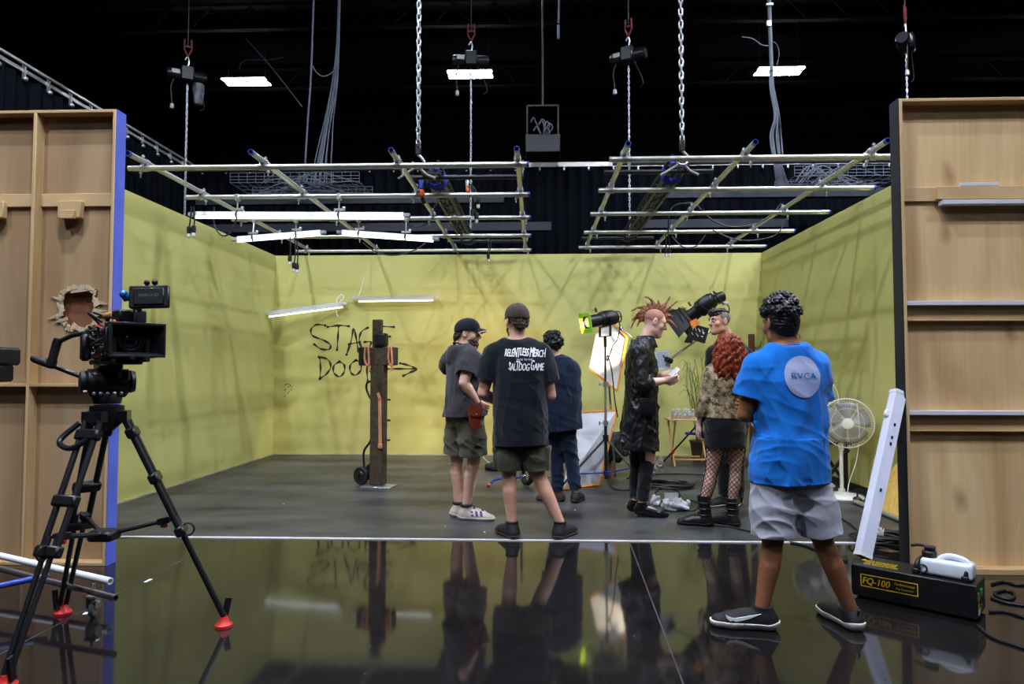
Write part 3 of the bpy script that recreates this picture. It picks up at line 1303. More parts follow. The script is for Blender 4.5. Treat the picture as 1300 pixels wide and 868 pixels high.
# joints between the floor panels
M_seam = mat('floor_joint', (62, 60, 60), 0.5, 0, 0.3, 6)
for (p, q) in (((-30, 846), (284, 684)), ((800, 690), (872, 880))):
    a, c = fl(*p), fl(*q)
    struct(B().bar(a + V((0, 0, .0007)), c + V((0, 0, .0007)), 0.007, 0.0014).build('trim_floor_joint', M_seam))
M_tapebit = mat('white_tape_scrap', (220, 220, 215), 0.6, 0, 0.05)
for (p, q, lb) in (((184, 739), (192, 735), 'scrap of white tape on the floor between the tripod legs'), ((107, 780), (111, 777), 'tiny scrap of white tape on the floor beside the caster wheel')):
    a, c = fl(*p), fl(*q)
    tag(B().bar(a + V((0, 0, .001)), c + V((0, 0, .001)), 0.022, 0.002).build('tape_scrap', M_tapebit), lb, 'tape', 'tape scraps on the black floor')

# ================================================================ scenery flats either side of the opening
M_ply_l = wood('plywood_left', (154, 124, 90), (188, 158, 120), 2, 1.0)
M_ply_r = wood('plywood_right', (184, 146, 98), (232, 200, 150), 2, 0.8, knots=0.5)
M_pine = wood('pine_lumber', (190, 156, 108), (216, 186, 138), 2, 1.3)
M_pine_h = wood('pine_lumber_horizontal', (186, 152, 106), (214, 184, 138), 0, 1.3)
M_bluetape = mat('blue_painted_edge', (76, 92, 190), 0.55, 0, 0.0, 4, rgb2=(92, 108, 206))
M_rawedge = mat('splintered_ply_edge', (196, 178, 146), 0.9, 0, 0.25, 40, bump=0.6, bscale=50)
FY, FT = 4.453, 0.095
LX = -2.834     # right end of left flat
lf = thing('scenery_flat', 'large wooden scenery flat with a broken hole and blue painted edge, behind the cinema camera', 'scenery flat', (LX - 0.9, FY, 0))
X0 = -4.62
# panel with an irregular hole: ring-bridged between hole outline and rectangle
hole_px = [(82, 372), (95, 366), (112, 367), (121, 372), (119, 381), (121, 392), (116, 401), (120, 409), (108, 417), (97, 414), (90, 417), (84, 409), (76, 404), (80, 393), (79, 382)]
YP = FY + FT - 0.012
hole = [at(px, py, YP) for px, py in hole_px]
out_px_lo, out_px_hi = at(60, 425, YP), at(132, 360, YP)
rx0, rx1, rz0, rz1 = out_px_lo.x, out_px_hi.x, out_px_lo.z, out_px_hi.z
b = B()
hc = sum(hole, V()) / len(hole)


def on_rect(p):
    d = p - hc
    t = min((rx1 - hc.x) / d.x if d.x > 0 else (rx0 - hc.x) / d.x if d.x < 0 else 1e9,
            (rz1 - hc.z) / d.z if d.z > 0 else (rz0 - hc.z) / d.z if d.z < 0 else 1e9)
    return hc + d * t


rect_pts = [on_rect(p) for p in hole]
corners = [V((x, YP, z)) for x, z in ((rx0, rz0), (rx1, rz0), (rx1, rz1), (rx0, rz1))]
ang = lambda p: math.atan2(p.z - hc.z, p.x - hc.x)
hs = sorted(hole + [hc + (c - hc) * 0.62 for c in corners], key=ang)
rs = [on_rect(p) for p in hs]
n = len(hs)
T = V((0, 0.012, 0))
for i in range(n):
    j = (i + 1) % n
    q = [rs[i], rs[j], hs[j], hs[i]]
    b.prism(q, T)
b.span((X0, YP, 0.02), (rx0, YP + 0.012, H - 0.02))
b.span((rx1, YP, 0.02), (LX - 0.005, YP + 0.012, H - 0.02))
b.span((rx0, YP, 0.02), (rx1, YP + 0.012, rz0))
b.span((rx0, YP, rz1), (rx1, YP + 0.012, H - 0.02))
b.build('plywood_panel', M_ply_l, lf)
# torn veneer lying round the hole: a ragged flat ring and a few peeled strips
sp = B()
rnd = random.Random(3)
m = 60
hp_ = []
for i in range(m):
    u = i / m * len(hole)
    hp_.append(hole[int(u)].lerp(hole[(int(u) + 1) % len(hole)], u % 1))
for i in range(m):
    p, q = hp_[i], hp_[(i + 1) % m]
    o = (p - hc).normalized()
    l0, l1 = rnd.uniform(.012, .034), rnd.uniform(.012, .034)
    ye = V((0, -rnd.uniform(.003, .014), 0))
    sp.prism([p - o * rnd.uniform(.0, .012), q - o * rnd.uniform(0, .012), q + (q - hc).normalized() * l1, p + o * l0], ye)
for (px, py, qx, qy, w_) in ((64, 376, 80, 380, .02), (60, 405, 80, 398, .022), (122, 383, 139, 386, .022), (120, 398, 141, 399, .03), (121, 394, 140, 394, .016), (118, 374, 124, 388, .03), (92, 412, 112, 425, .03), (68, 410, 86, 404, .018), (90, 370, 118, 368, .018), (72, 383, 80, 396, .03)):
    a_, c_ = at(px, py, YP - .006), at(qx, qy, YP - .012)
    n_ = (c_ - a_).cross(V((0, 1, 0))).normalized() * w_ * .5
    far, near = (a_, c_) if (a_ - hc).length > (c_ - hc).length else (c_, a_)
    sp.prism([near + n_ * 1.3, near - n_ * 1.3, far.lerp(near, .35) - n_ * .7, far, far.lerp(near, .3) + n_ * .4], V((0, -.004, 0)))
sp.build('torn_edge', M_rawedge, lf)
B().span((rx0 - 0.05, YP + 0.04, rz0 - 0.05), (rx1 + 0.05, YP + 0.052, rz1 + 0.05)).build('backing_board', wood('brown_backing', (120, 78, 54), (138, 92, 64), 2), lf)
B().span((LX - 0.02, FY, 0), (LX, FY + FT, H), 0.002).build('end_stile', M_pine, lf)
B().span((LX, FY + 0.004, 0), (LX + 0.006, FY + FT + 0.012, H)).build('blue_edge', M_bluetape, lf)
xs = at(36.5, 430, FY).x
B().span((xs - 0.011, FY, 0.02), (xs + 0.011, YP, H - 0.02), 0.002).build('stile', M_pine, lf)
B().span((X0, FY, H - 0.02), (LX - 0.02, FY + FT, H), 0.002).build('top_rail', M_pine_h, lf)
B().span((X0, FY, 0), (LX - 0.02, FY + FT, 0.02), 0.002).build('bottom_rail', M_pine_h, lf)
zr = at(80, 487, FY).z
for (xa, xb) in ((X0, xs - 0.011), (xs + 0.011, LX - 0.02)):
    B().span((xa, FY, zr - 0.02), (xb, YP, zr), 0.002).build('middle_rail', M_pine_h, lf)
zb = at(80, 254, YP - 0.02).z
for (xa, xb) in ((X0, xs - 0.011), (xs + 0.011, LX - 0.02)):
    B().span((xa, YP - 0.022, zb - 0.045), (xb, YP, zb + 0.045), 0.003).build('batten', M_pine_h, lf)
for (pa, pb) in (((74, 255), (104, 277)), ((-22, 256), (6, 277))):
    a, c = at(pa[0], pb[1], YP - 0.05), at(pb[0], pa[1], YP - 0.05)
    bb = B().span((a.x, YP - 0.062, a.z), (c.x, YP - 0.022, c.z), 0.004)
    bb.span((a.x + .03, YP - 0.085, a.z - .01), (c.x - .03, YP - 0.06, a.z + 0.05), 0.004)
    bb.build('block', M_pine_h, lf)

RX = 2.359
rf = thing('scenery_flat', 'tall plywood scenery flat with black edge and white strips on its rails, at the right', 'scenery flat', (RX + 0.7, FY, 0))
X1 = 4.35
B().span((RX + 0.02, YP, 0.02), (X1, YP + 0.012, H - 0.02)).build('plywood_panel', M_ply_r, rf)
B().span((RX, FY, 0), (RX + 0.022, FY + FT, H), 0.002).build('end_stile', M_pine, rf)
B().span((RX - 0.007, FY - 0.0, 0), (RX, FY + FT + 0.012, H)).build('black_edge', mat('black_edge_paint', (24, 26, 32), 0.6, 0, 0.15), rf)
B().span((RX + 0.022, FY, H - 0.02), (X1, FY + FT, H), 0.002).build('top_rail', M_pine_h, rf)
B().span((RX + 0.022, FY, 0), (X1, FY + FT, 0.035), 0.002).build('bottom_rail', M_pine_h, rf)
M_strip = mat('white_foam_strip', (206, 206, 212), 0.6, 0, 0.04)


def zy(py, Y):
    return at(1230, py, Y).z


B().span((RX + 0.022, YP - 0.02, zy(256, YP)), (X1, YP, zy(238, YP)), 0.003).build('batten', M_pine_h, rf)
xa = at(1190, 245, FY + .03).x
B().span((xa, FY + 0.03, zy(252.5, FY + .03)), (X1, YP - 0.02, zy(236, FY + .03)), 0.003).build('plank', M_pine_h, rf)
B().span((at(1198, 250, FY).x, FY + 0.005, zy(258.5, FY)), (X1, YP - 0.02, zy(253, FY)), 0.002).build('white_strip', M_strip, rf)
B().span((at(1224, 234, FY).x, FY + 0.03, zy(236, FY + .03)), (at(1272, 234, FY).x, YP - 0.02, zy(231.5, FY + .03)), 0.002).build('white_strip', M_strip, rf)
for (y0, y1, y2) in ((381.5, 387, 405), (521.5, 527, 545)):
    B().span((RX + 0.022, FY + .008, zy(y1, FY)), (X1, YP, zy(y0, FY)), 0.002).build('white_strip', M_strip, rf)
    B().span((RX + 0.022, YP - 0.03, zy(y2, YP - .03)), (X1, YP, zy(y1, FY) - 0.001), 0.003).build('batten', M_pine_h, rf)
    B().span((RX + 0.022, YP - 0.045, zy(y2, YP - .03) - .012), (X1, YP - .0, zy(y2, YP - .03) - .001), 0.002).build('ledge', M_pine_h, rf)

# ================================================================ hall drapes and their tracks
M_drape = mat('dark_blue_black_drape', (6, 9, 16), 0.9, 0, 0.25, 3, spec=.1)


def drape(p0, p1, z0, z1, name, label, pitch=0.22, amp=0.055, seed=1):
    r = random.Random(seed)
    p0, p1 = V(p0), V(p1)
    L = (p1 - p0).length
    d = (p1 - p0) / L
    nrm = V((-d.y, d.x, 0))
    n = int(L / 0.035)
    ph = [r.uniform(-0.5, 0.5) for _ in range(400)]
    rows = []
    for j in range(7):
        z = z0 + (z1 - z0) * j / 6
        row = []
        for i in range(n + 1):
            s = L * i / n
            k = s / pitch
            w = math.sin(2 * PI * k + 1.4 * ph[int(k) % 400] * (1 - j / 8)) * amp * (1.1 - 0.35 * j / 6) + 0.02 * math.sin(k * 1.7 + j * .3)
            row.append(p0 + d * s + nrm * w + V((0, 0, z)))
        rows.append(row)
    return tag(B().grid(rows).build(name, M_drape, smooth=170), label, 'curtain')


DC, ZC, XC = 13.0, 5.2, -6.75
drape((XC, DC, 0), (9.5, DC, 0), 0.02, ZC - 0.04, 'stage_drape', 'long dark drape hanging behind the yellow set across the hall', seed=2)
drape((XC, 3.0, 0), (XC, DC, 0), 0.02, ZC - 0.04, 'stage_drape', 'dark side drape hanging at far left under the diagonal track', seed=5)
t = thing('curtain_track', 'pale metal curtain track running diagonally back at upper left', 'curtain track', (XC, 3, ZC))
bb = B().bar((XC, 3.0, ZC + .03), (XC, DC, ZC + .03), 0.04, 0.05)
bb.bar((XC + 0.055, 3.0, ZC + .1), (XC + 0.055, DC, ZC + .1), 0.03, 0.03)
bb.build('rail', M_alu, t)
for i in range(22):
    y = 3.2 + i * 0.45
    B().bar((XC + .03, y, ZC + .13), (XC + .03, y, ZC - 0.09), 0.035, 0.03).ball((XC + .05, y, ZC - .09), 0.035, 8).build('hanger', M_clamp, t)
t = thing('curtain_track', 'pale metal curtain track running across above the back drape', 'curtain track', (0, DC, ZC))
B().bar((XC, DC, ZC + .03), (9.5, DC, ZC + .03), 0.05, 0.085).build('rail', M_alu, t)
for i in range(34):
    x = -6.5 + i * 0.47
    B().bar((x, DC - .03, ZC + .07), (x, DC - .03, ZC - 0.09), 0.03, 0.02).ball((x, DC - .04, ZC - .08), 0.02, 8).build('hanger', M_clamp, t)
# ================================================================ overhead pipe grid
YS = [6.05, 7.1, 8.18, 9.28, 10.42]
RP = 0.0245


def clamp_mesh():
    """swivel coupler at the origin: pipe along x below, pipe along y above"""
    b = B()
    b.pipe((-0.032, 0, 0), (0.032, 0, 0), 0.033, 0.0245, 12)
    b.pipe((0, -0.032, 0.05), (0, 0.032, 0.05), 0.033, 0.0245, 12)
    b.box((0, 0, 0.025), (0.05, 0.05, 0.014), None, 0.004)
    b.cyl((0.0, 0.045, -0.01), (0.0, 0.045, 0.11), 0.007, seg=8).lathe([(0.016, 0), (0.016, 0.015)], (0, 0.045, 0.085), seg=6)
    b.cyl((0.045, 0, 0.035), (0.045, 0, -0.085), 0.007, seg=8).lathe([(0.016, 0), (0.016, 0.015)], (0.045, 0, -0.05), seg=6)
    b.box((0, 0.04, 0.05), (0.03, 0.03, 0.03), None, 0.005)
    b.box((0.04, 0, 0), (0.03, 0.03, 0.03), None, 0.005)
    return b


def pipe_grid(xs, x0, x1, z, label, skip):
    t = thing('pipe_grid', label, 'pipe grid', ((x0 + x1) / 2, 8.2, z))
    for i, y in enumerate(YS):
        o = B().pipe((x0, y, z), (x1, y, z), RP, 0.0205).build('cross_pipe', M_alu, t)
        B().pipe((x1 - 0.02, y, z), (x1 + 0.002, y, z), RP + 0.0008, 0.0205).build('blue_end', M_blue, o)
    for x in xs:
        o = B().pipe((x, 5.78, z + 0.05), (x, 10.62, z + 0.05), RP, 0.0205).build('long_pipe', M_alu, t)
        B().pipe((x, 5.77, z + 0.05), (x, 5.8, z + 0.05), RP + 0.001, 0.0195).build('blue_end', M_blue, o)
    cm = None
    for x in xs:
        for y in YS:
            if cm is None:
                cm = B().xf(Matrix.Identity(4))
                cm = clamp_mesh().build('clamp', M_clamp, t, world=False)
                first = cm
            else:
                c2 = first.copy()
                COL.objects.link(c2)
                cm = c2
            cm.location = (x - (x0 + x1) / 2, y - 8.2, 0)
            cm.rotation_euler = (0, 0, random.choice([0, PI]))
    return t


ZG1, ZG2 = 3.13, 3.165
pipe_grid([-3.56, -2.47, -1.245, -0.16], -3.72, -0.06, ZG1, 'hanging grid of crossed pale pipes over the left half of the set', None)
pipe_grid([0.79, 1.86, 2.96], 0.66, 3.5, ZG2, 'hanging grid of crossed pale pipes over the right half of the set', None)

# black spreader frames lying on the grids
for (x, z, xa, xb, lb) in ((-1.03, ZG1 + 0.15, -1.25, -0.12, 'black spreader beam lying on the left pipe grid below a chain'), (1.40, ZG2 + 0.15, .68, 1.75, 'black spreader beam lying on the right pipe grid below a chain')):
    t = thing('spreader_beam', lb, 'beam', (x, 8.4, z))
    b = B()
    for dx in (-0.075, 0.075):
        for dz in (-0.05, 0.05):
            b.bar((x + dx, 6.6, z + dz), (x + dx, 10.8, z + dz), 0.03, 0.03)
    for i in range(12):
        y0 = 6.6 + i * 0.35
        for dx in (-0.075, 0.075):
            b.bar((x + dx, y0, z - .05), (x + dx, y0 + 0.3, z + .05), 0.014, 0.014)
        b.bar((x - .075, y0, z - .05), (x + .075, y0 + .05, z - .05), 0.02, 0.02)
    b.build('lattice', mat('black_beam_paint', (20, 20, 22), 0.5, 0, 0.2), t)
    B().box((x, 8.3, z + .0), (0.03, 3.2, 0.07)).build('web', MATS['black_beam_paint'], t)
    for y in (6.72, 10.1):
        B().cyl((xa, y, z - 0.07), (xb, y, z - 0.07), 0.022).build('black_pipe', M_blackmetal, t)
    # blue round-sling wraps
    b = B()
    for k in range(3):
        b.torus((x, 6.95 + 0.045 * k, z - 0.005), 0.09, 0.022, (0, 1, .12 * k), 16, 8)
    b.build('blue_sling', mat('blue_sling', (44, 52, 170), 0.8, 0, 0.15, 20), t)

# ---- chains: links shared, one chain = one object of links
def chain(b, x, y, z0, z1, w=0.02, r=0.006, pitch=0.056):
    n = int((z1 - z0) / pitch)
    for i in range(n):
        z = z0 + (i + 0.5) * pitch
        hx = pitch * 0.5 + r * 0.9 - w * 0.5
        ca, sa = (1, 0) if i % 2 == 0 else (0.35, 0.94)
        pts = []
        for k in range(10):
            a = 2 * PI * k / 10
            u = math.cos(a) * w * 0.5
            v = math.sin(a) * w * 0.5 + (hx if math.sin(a) >= 0 else -hx)
            pts.append((x + u * ca, y + u * sa, z + v))
        b.tube(pts, r, 6, closed=True)


M_chain = mat('chain_steel', (176, 178, 182), 0.35, 0.85, 0.15, 20)
for (px, pyb, Y, lb) in ((531, 186, 6.5, 'heavy steel chain dropping to a hook over the left pipe grid'), (866, 181, 6.5, 'heavy steel chain dropping to a hook over the right pipe grid')):
    p = at(px, pyb, Y)
    t = thing('hoist_chain', lb, 'chain', p)
    b = B()
    chain(b, p.x, p.y, p.z, 5.6, 0.034, 0.0085, 0.062)
    b.build('links', M_chain, t)
    B().box((p.x, p.y, p.z - 0.03), (0.05, 0.04, 0.11), None, 0.008).cyl((p.x, p.y - .03, p.z), (p.x, p.y + .03, p.z), .014).build('hook_block', M_blackmetal, t)
    hk = [(p.x, p.y, p.z - .08), (p.x + .04, p.y, p.z - .12), (p.x + .06, p.y, p.z - .17), (p.x + .02, p.y, p.z - .215), (p.x - .04, p.y, p.z - .2), (p.x - .055, p.y, p.z - .15)]
    B().tube(catmull(hk, 4), .013, 8).build('hook', M_steel, t)
    sh = [p + V((-.02, .0, -.2)), p + V((-.12, .02, -.26)), p + V((-.2, .04, -.3))]
    B().tube(sh, .012, 8).tube([p + V((.0, .0, -.2)), p + V((.08, .02, -.27)), p + V((.16, .04, -.3))], .012, 8).build('sling', mat('grey_sling', (150, 150, 150), .8), t)

M_hoist = mat('hoist_body', (13, 14, 17), 0.35, 0.2, 0.3, 8)
M_strap = mat('red_lifting_strap', (84, 8, 14), 0.7, 0, 0.2, 20)


def hoist(px, py, Y, label, zend, tilt=0.0, hasbag=True):
    p = at(px, py, Y)
    t = thing('chain_hoist', label, 'chain hoist', p)
    R = Matrix.Rotation(tilt, 3, 'Z')
    f = lambda x, y, z: p + R @ V((x, y, z))
    b = B()
    b.lathe([(0.0, -0.3), (0.085, -0.3), (0.1, -0.27), (0.1, -.06), (0.115, -.05), (.115, .05), (.1, .06), (.1, .24), (.08, .29), (0, .29)], p, R @ V((1, 0, 0)), 16)
    b.box(p + V((0, 0, 0.02)), (0.2, 0.24, 0.24), R, .02)
    b.build('motor', M_hoist, t)
    b = B()
    for k in range(9):
        b.torus(f(-0.25 + 0.02 * k, 0, 0), .104, .004, R @ V((1, 0, 0)), 16, 4)
    b.build('cooling_fins', M_blackmetal, t)
    b = B().tube([f(0, 0, .14), f(0.02, 0, .26), f(0, 0, .34), f(-.04, 0, .27)], .014, 8)
    b.build('hook', M_steel, t)
    B().box(f(-.17, -.1, 0.02), (.12, .02, .07), R, .004).build('name_plate', mat('pale_plate', (150, 152, 150), .5), t)
    b = B()
    for s in (-1, 1):
        b.tube([f(0, 0, .33), f(s * .055, 0, .45), f(s * .05, 0, .62)], .016, 6)
    b.bar(f(-.05, 0, .5), f(.05, 0, .5), .02, .03)
    b.build('strap', M_strap, t)
    B().cyl(f(0, 0, .5), f(0, 0, 3.4), .008, seg=6).build('wire_rope', M_blackmetal, t)
    if hasbag:
        b = B()
        rows = []
        for j in range(6):
            u = j / 5
            rows.append([f(.17 + math.cos(a) * .085 * (1 - .25 * u) + .012 * math.sin(5 * a + j), math.sin(a) * .075 + .008 * math.cos(7 * a), -.1 - .34 * u) for a in [2 * PI * k / 16 for k in range(17)]])
        b.grid(rows)
        b.ball(f(.17, 0, -.44), .066, 12, (1, 1, .4))
        b.build('chain_bag', mat('grey_chain_bag', (70, 72, 80), .5, 0, .5, 12), t)
    b = B()
    chain(b, p.x, p.y, zend, p.z - .1, .024, .006, .05)
    b.build('links', M_chain, t)
    b = B().tube(catmull([f(-.2, -.05, -.1), f(-.24, -.06, -.25), f(-.22, -.05, -.5)], 5), .011, 8)
    b.build('cable', M_rubber, t)
    b = B().tube(catmull([f(.1, -.05, -.1), f(.22, -.06, -.35), f(.26, -.05, -.5), f(.2, -.02, -.55)], 5), .007, 6)
    b.build('cable', M_rubber, t)
    B().lathe([(.012, 0), (.03, .01), (.03, .07), (.022, .09)], f(-.22, -.05, -.6), seg=10).build('connector', mat('pale_connector', (150, 152, 156), .45), t)
    return p


hoist(238, 97, 10.9, 'black chain hoist with grey chain bag, hanging at upper left', 2.3, 0.5)
hoist(598, 78, 10.9, 'black chain hoist hanging in front of the middle ceiling light', 3.4, 0.1, False)
hoist(798, 72, 10.9, 'black chain hoist on a red strap, right of the middle ceiling light', 3.4, -0.5, False)
hoist(1150, 56, 10.9, 'black chain hoist on a red strap, above the right scenery flat', 2.4, 0.9, False)

# ---- high-bay ceiling lights
M_hb = mat('highbay_tube', (240, 245, 255), 0.5, emit=LIGHT, emit_rgb=(226, 236, 255))
M_hbf = mat('highbay_frame', (90, 94, 102), 0.5)


def highbay_proto(label):
    t = thing('ceiling_light', label, 'ceiling light', (0, 0, 0), 0, 'hall ceiling lights')
    b = B()
    b.span((-.62, -.24, 0.03), (.62, .24, 0.08), .01)
    b.span((-.62, -.24, -.0), (-.6, .24, .04)).span((.6, -.24, 0), (.62, .24, .04)).span((-.012, -.24, -.0), (.012, .24, .04))
    b.build('housing', M_hbf, t, world=False)
    for y in (-.17, .17):
        B().span((-.59, y - .06, .0), (-.015, y + .06, .028), .004).span((.015, y - .06, .0), (.59, y + .06, .028), .004).build('tube', M_hb, t, world=False)
    for x in (-.5, .5):
        B().cyl((x, 0, .08), (x, 0, 1.5), .006, seg=6).build('hanging_wire', M_steel, t, world=False)
    return t


hb = highbay_proto('lit twin-tube ceiling light at upper left, beside the grey-bagged hoist')
L_vis = [(313, 104.5, 'lit twin-tube ceiling light at upper left, beside the grey-bagged hoist'),
         (597, 95, 'lit twin-tube ceiling light at top centre behind a hoist'),
         (989, 91, 'lit twin-tube ceiling light at upper right behind the cable bundle')]
for i, (px, py, lb) in enumerate(L_vis):
    p = at(px, py, 18.0)
    if i == 0:
        hb.location = p
    else:
        dup(hb, p, 0, lb)
for (x, y) in OFFLIGHTS:
    dup(hb, (x, y, 9.0), 0, 'lit twin-tube ceiling light out of the picture over the hall')

M_rd = mat('added_lamp_lens', (240, 245, 255), .5, emit=ROUND, emit_rgb=(230, 238, 255))  # small strong lens of the round lamps added out of view
rp = thing('added_lamp', 'added round lamp, unseen over the hall, for sharper pipe shadows and brighter walls', 'added lamp', (0, 0, 0), 0, 'added round lamps')
B().lathe([(.0, .16), (.09, .16), (.1, .03), (.2, .02), (.21, -.02), (.195, -.02), (.19, .005), (0, .005)], seg=28).build('housing', M_hbf, rp, world=False)
B().lathe([(.0, -.004), (.11, -.004), (.11, .002), (0, .002)], seg=28).build('lens', M_rd, rp, world=False)
B().cyl((0, 0, .16), (0, 0, 1.6), .012).build('hanging_rod', M_steel, rp, world=False)
for i, (x, y) in enumerate(ROUNDS):
    if i == 0:
        rp.location = (x, y, 8.9)
    else:
        dup(rp, (x, y, 8.9), 0)

# ---- white batten lights hung under the left grid
M_tube = mat('lit_tube', (240, 248, 246), 0.4, emit=TUBE, emit_rgb=(236, 246, 240))
M_endcap = mat('grey_end_cap', (160, 162, 165), .5)


def batten_light(p, q, label, Yp, zp, w=0.075, tube=True):
    """linear fixture from p to q with clamps up to a pipe at height zp"""
    p, q = V(p), V(q)
    t = thing('batten_light', label, 'light fixture', (p + q) / 2, 0, 'white batten lights under the pipe grid')
    d = (q - p).normalized()
    e = .07
    side = d.cross(V((0, 0, 1))).normalized()
    sec = [(-w * .5, -.015), (-w * .32, .03), (w * .32, .03), (w * .5, -.015)]
    P0, P1 = p + d * e, q - d * e
    b = B().prism([P0 + side * a + V((0, 0, h)) for a, h in sec], P1 - P0)
    b.build('housing', M_white, t)
    b = B().bar(p, p + d * e, w * .8, .04, bev=.006).bar(q - d * e, q, w * .8, .04, bev=.006)
    b.build('end_cap', M_endcap, t)
    if tube:
        B().cyl(P0 + V((0, 0, -.026)), P1 + V((0, 0, -.026)), .016, seg=12).build('tube', M_tube, t)
    for u in (.22, .68):
        c = p.lerp(q, u)
        b = B().cyl(c + V((0, 0, .02)), V((c.x, Yp, zp + .03)), .009, seg=8)
        b.box((c.x, Yp, zp - .01), (.05, .07, .07), None, .01)
        b.bar(c + V((-.05, 0, .06)), c + V((.06, 0, .06)), .03, .02)
        b.ball(c + V((.05, 0, .075)), .02, 8)
        b.build('clamp', M_clamp, t)
        B().torus(c, w * .5, .01, d, 12, 6).build('strap', M_blackmetal, t)
    return t


batten_light(at(240, 272.5, 7.1), at(521, 273.5, 7.1), 'longest white batten light, hung under the left grid by clamps', 7.1, ZG1)
batten_light(at(294, 304, 8.1), at(414, 294.5, 8.25), 'short white batten light left of the dangling black cables', 8.18, ZG1, .07)
batten_light(at(428, 294.5, 8.25), at(557, 303.5, 8.1), 'short white batten light sloping down to the right under the left grid', 8.18, ZG1, .07)

# ---- tube lights on the back wall
def wall_tube(p, q, label):
    p, q = V(p), V(q)
    t = thing('tube_light', label, 'light fixture', (p + q) / 2, 0, 'tube lights on the back wall')
    d = (q - p).normalized()
    n = d.cross(V((0, -1, 0))).normalized()
    if n.z < 0:
        n = -n
    b = B()
    b.prism([p + V((0, y, 0)) + n * z for y, z in ((-.01, .035), (-.09, .035), (-.075, -.012), (-.03, -.012))], q - p)
    b.build('housing', M_white, t)
    a, c = p.lerp(q, .09), p.lerp(q, .94)
    o = V((0, -.055, 0)) - n * .042
    B().cyl(a + o, c + o, .011, seg=12).build('tube', M_tube, t)
    b = B()
    for u in (.08, .35, .65, .95):
        s = p.lerp(q, u) + V((0, -.055, 0))
        b.bar(s - n * .005, s - n * .06, .02, .016)
    b.build('lamp_holder', M_white, t)
    return t


YW = D - 0.04
wall_tube(at(334, 400, YW - .25), at(441, 386, YW), 'tilted tube light above the painted word on the back wall')
wall_tube(at(448, 379.5, YW), at(556, 378, YW), 'level tube light right of the tilted one on the back wall')
b = B().tube(catmull([at(430, 387, YW - .05), at(427, 381, YW - .05), at(433, 374, YW - .03), at(436, 378, YW - .03), at(428, 386, YW - .06)], 5), .006, 6)
b.tube(catmull([at(428, 390, YW - .09), at(427, 396, YW - .09), at(429, 402, YW - .09)], 5), .006, 6)
tag(b.build('power_cord', M_white), 'white looped cord at the end of the tilted tube light', 'cord')
b = B().tube(catmull([at(455, 376, YW - .04), at(459, 365, YW - .02), at(462, 352, YW - .01)], 5), .004, 6)
tag(b.build('power_cord', M_white), 'thin pale cord rising from the level tube light', 'cord')

# ---- cables, bundles and wire trays overhead
M_cable_g = mat('grey_cable', (98, 104, 116), .6, 0, .2, 5)
M_cable_b = mat('black_cable', (20, 20, 21), .5, 0, .2, 5)


def bundle(name, label, paths, Y, r, m, cat='cables'):
    b = B()
    for pts in paths:
        b.tube(catmull([at(px, py, Y + dy) for px, py, dy in pts], 6), r, 6)
    return tag(b.build(name, m), label, cat)


bundle('hanging_cable', 'single long grey cable dropping from the roof left of the cable bundle', [[(400, -60, 0), (395, 90, 0), (391, 150, 0), (386, 230, 0)]], 11.5, .016, M_cable_g, 'cable')
bundle('hanging_cable', 'grey cable swagged between the long drop cable and the bundle', [[(396, 82, 0), (402, 92, 0), (411, 97, 0), (422, 92, 0), (428, 82, 0)]], 11.5, .010, M_cable_g, 'cable')
r = random.Random(11)
paths = []
for k in range(9):
    o = r.uniform(-4, 4)
    s = r.uniform(-5, 5)
    paths.append([(432 + o * .3, -60, 0), (430 + o * .3, 20, 0), (428 + o * .5, 70, 0), (424 + o, 110, .02 * k), (417 + o + s * .5, 150, .02 * k), (411 + o * 1.5 + s, 185, 0), (408 + o * 2 + s, 206, 0), (405 + o * 3 + s, 236, 0)])
bundle('cable_bundle', 'loose bundle of grey cables dropping into the left wire tray', paths, 11.5, .010, M_cable_g, 'cables')
paths = []
for k in range(13):
    o = r.uniform(-3.2, 3.2)
    s = r.uniform(-3.5, 3.5)
    paths.append([(979 + o * .4, 84, 0), (980 + o * .8, 112, 0), (986 + o, 145, 0), (984 + o * 1.3 + s, 172, .02 * k), (987 + o + s, 200, 0), (988 + o * 1.6, 212, 0), (994 + o * 2.5, 236, .05)])
bundle('cable_bundle', 'thick bundle of grey cables dropping from a conduit at upper right', paths, 11.2, .011, M_cable_g, 'cables')
t = thing('conduit', 'grey vertical conduit above the right cable bundle', 'conduit', at(977, 80, 11.2))
B().cyl(at(974, -70, 11.2), at(979.5, 90, 11.2), .032).build('pipe', M_cable_g, t)
B().box(at(976, 30, 11.17), (.08, .05, .1), None, .01).box(at(977, 6, 11.17), (.12, .05, .05), None, .01).build('box', M_clamp, t)
bundle('hanging_cable', 'short grey cable arching left from the conduit', [(942, 47, 0), (955, 49, 0), (967, 56, 0), (976, 58, 0)] and [[(942, 47, 0), (955, 49, 0), (967, 57, 0), (976, 58, 0)]], 11.2, .009, M_cable_g, 'cable')
bundle('hanging_cable', 'thin grey cable curving right of the conduit', [[(979, 52, 0), (986, 56, 0), (989, 68, 0), (986, 84, 0)]], 11.2, .006, M_cable_g, 'cable')
bundle('tension_wire', 'thin diagonal wire right of the upper left ceiling light', [[(311, 48, 0), (345, 86, 0), (384, 136, 0)]], 14, .012, M_cable_g, 'wire')
bundle('hanging_cable', 'bent grey cable over the upper left ceiling light', [[(304, 88, 0), (306, 80, 0), (316, 76, 0), (338, 76, 0), (360, 73, 0)]], 15, .012, M_cable_g, 'cable')


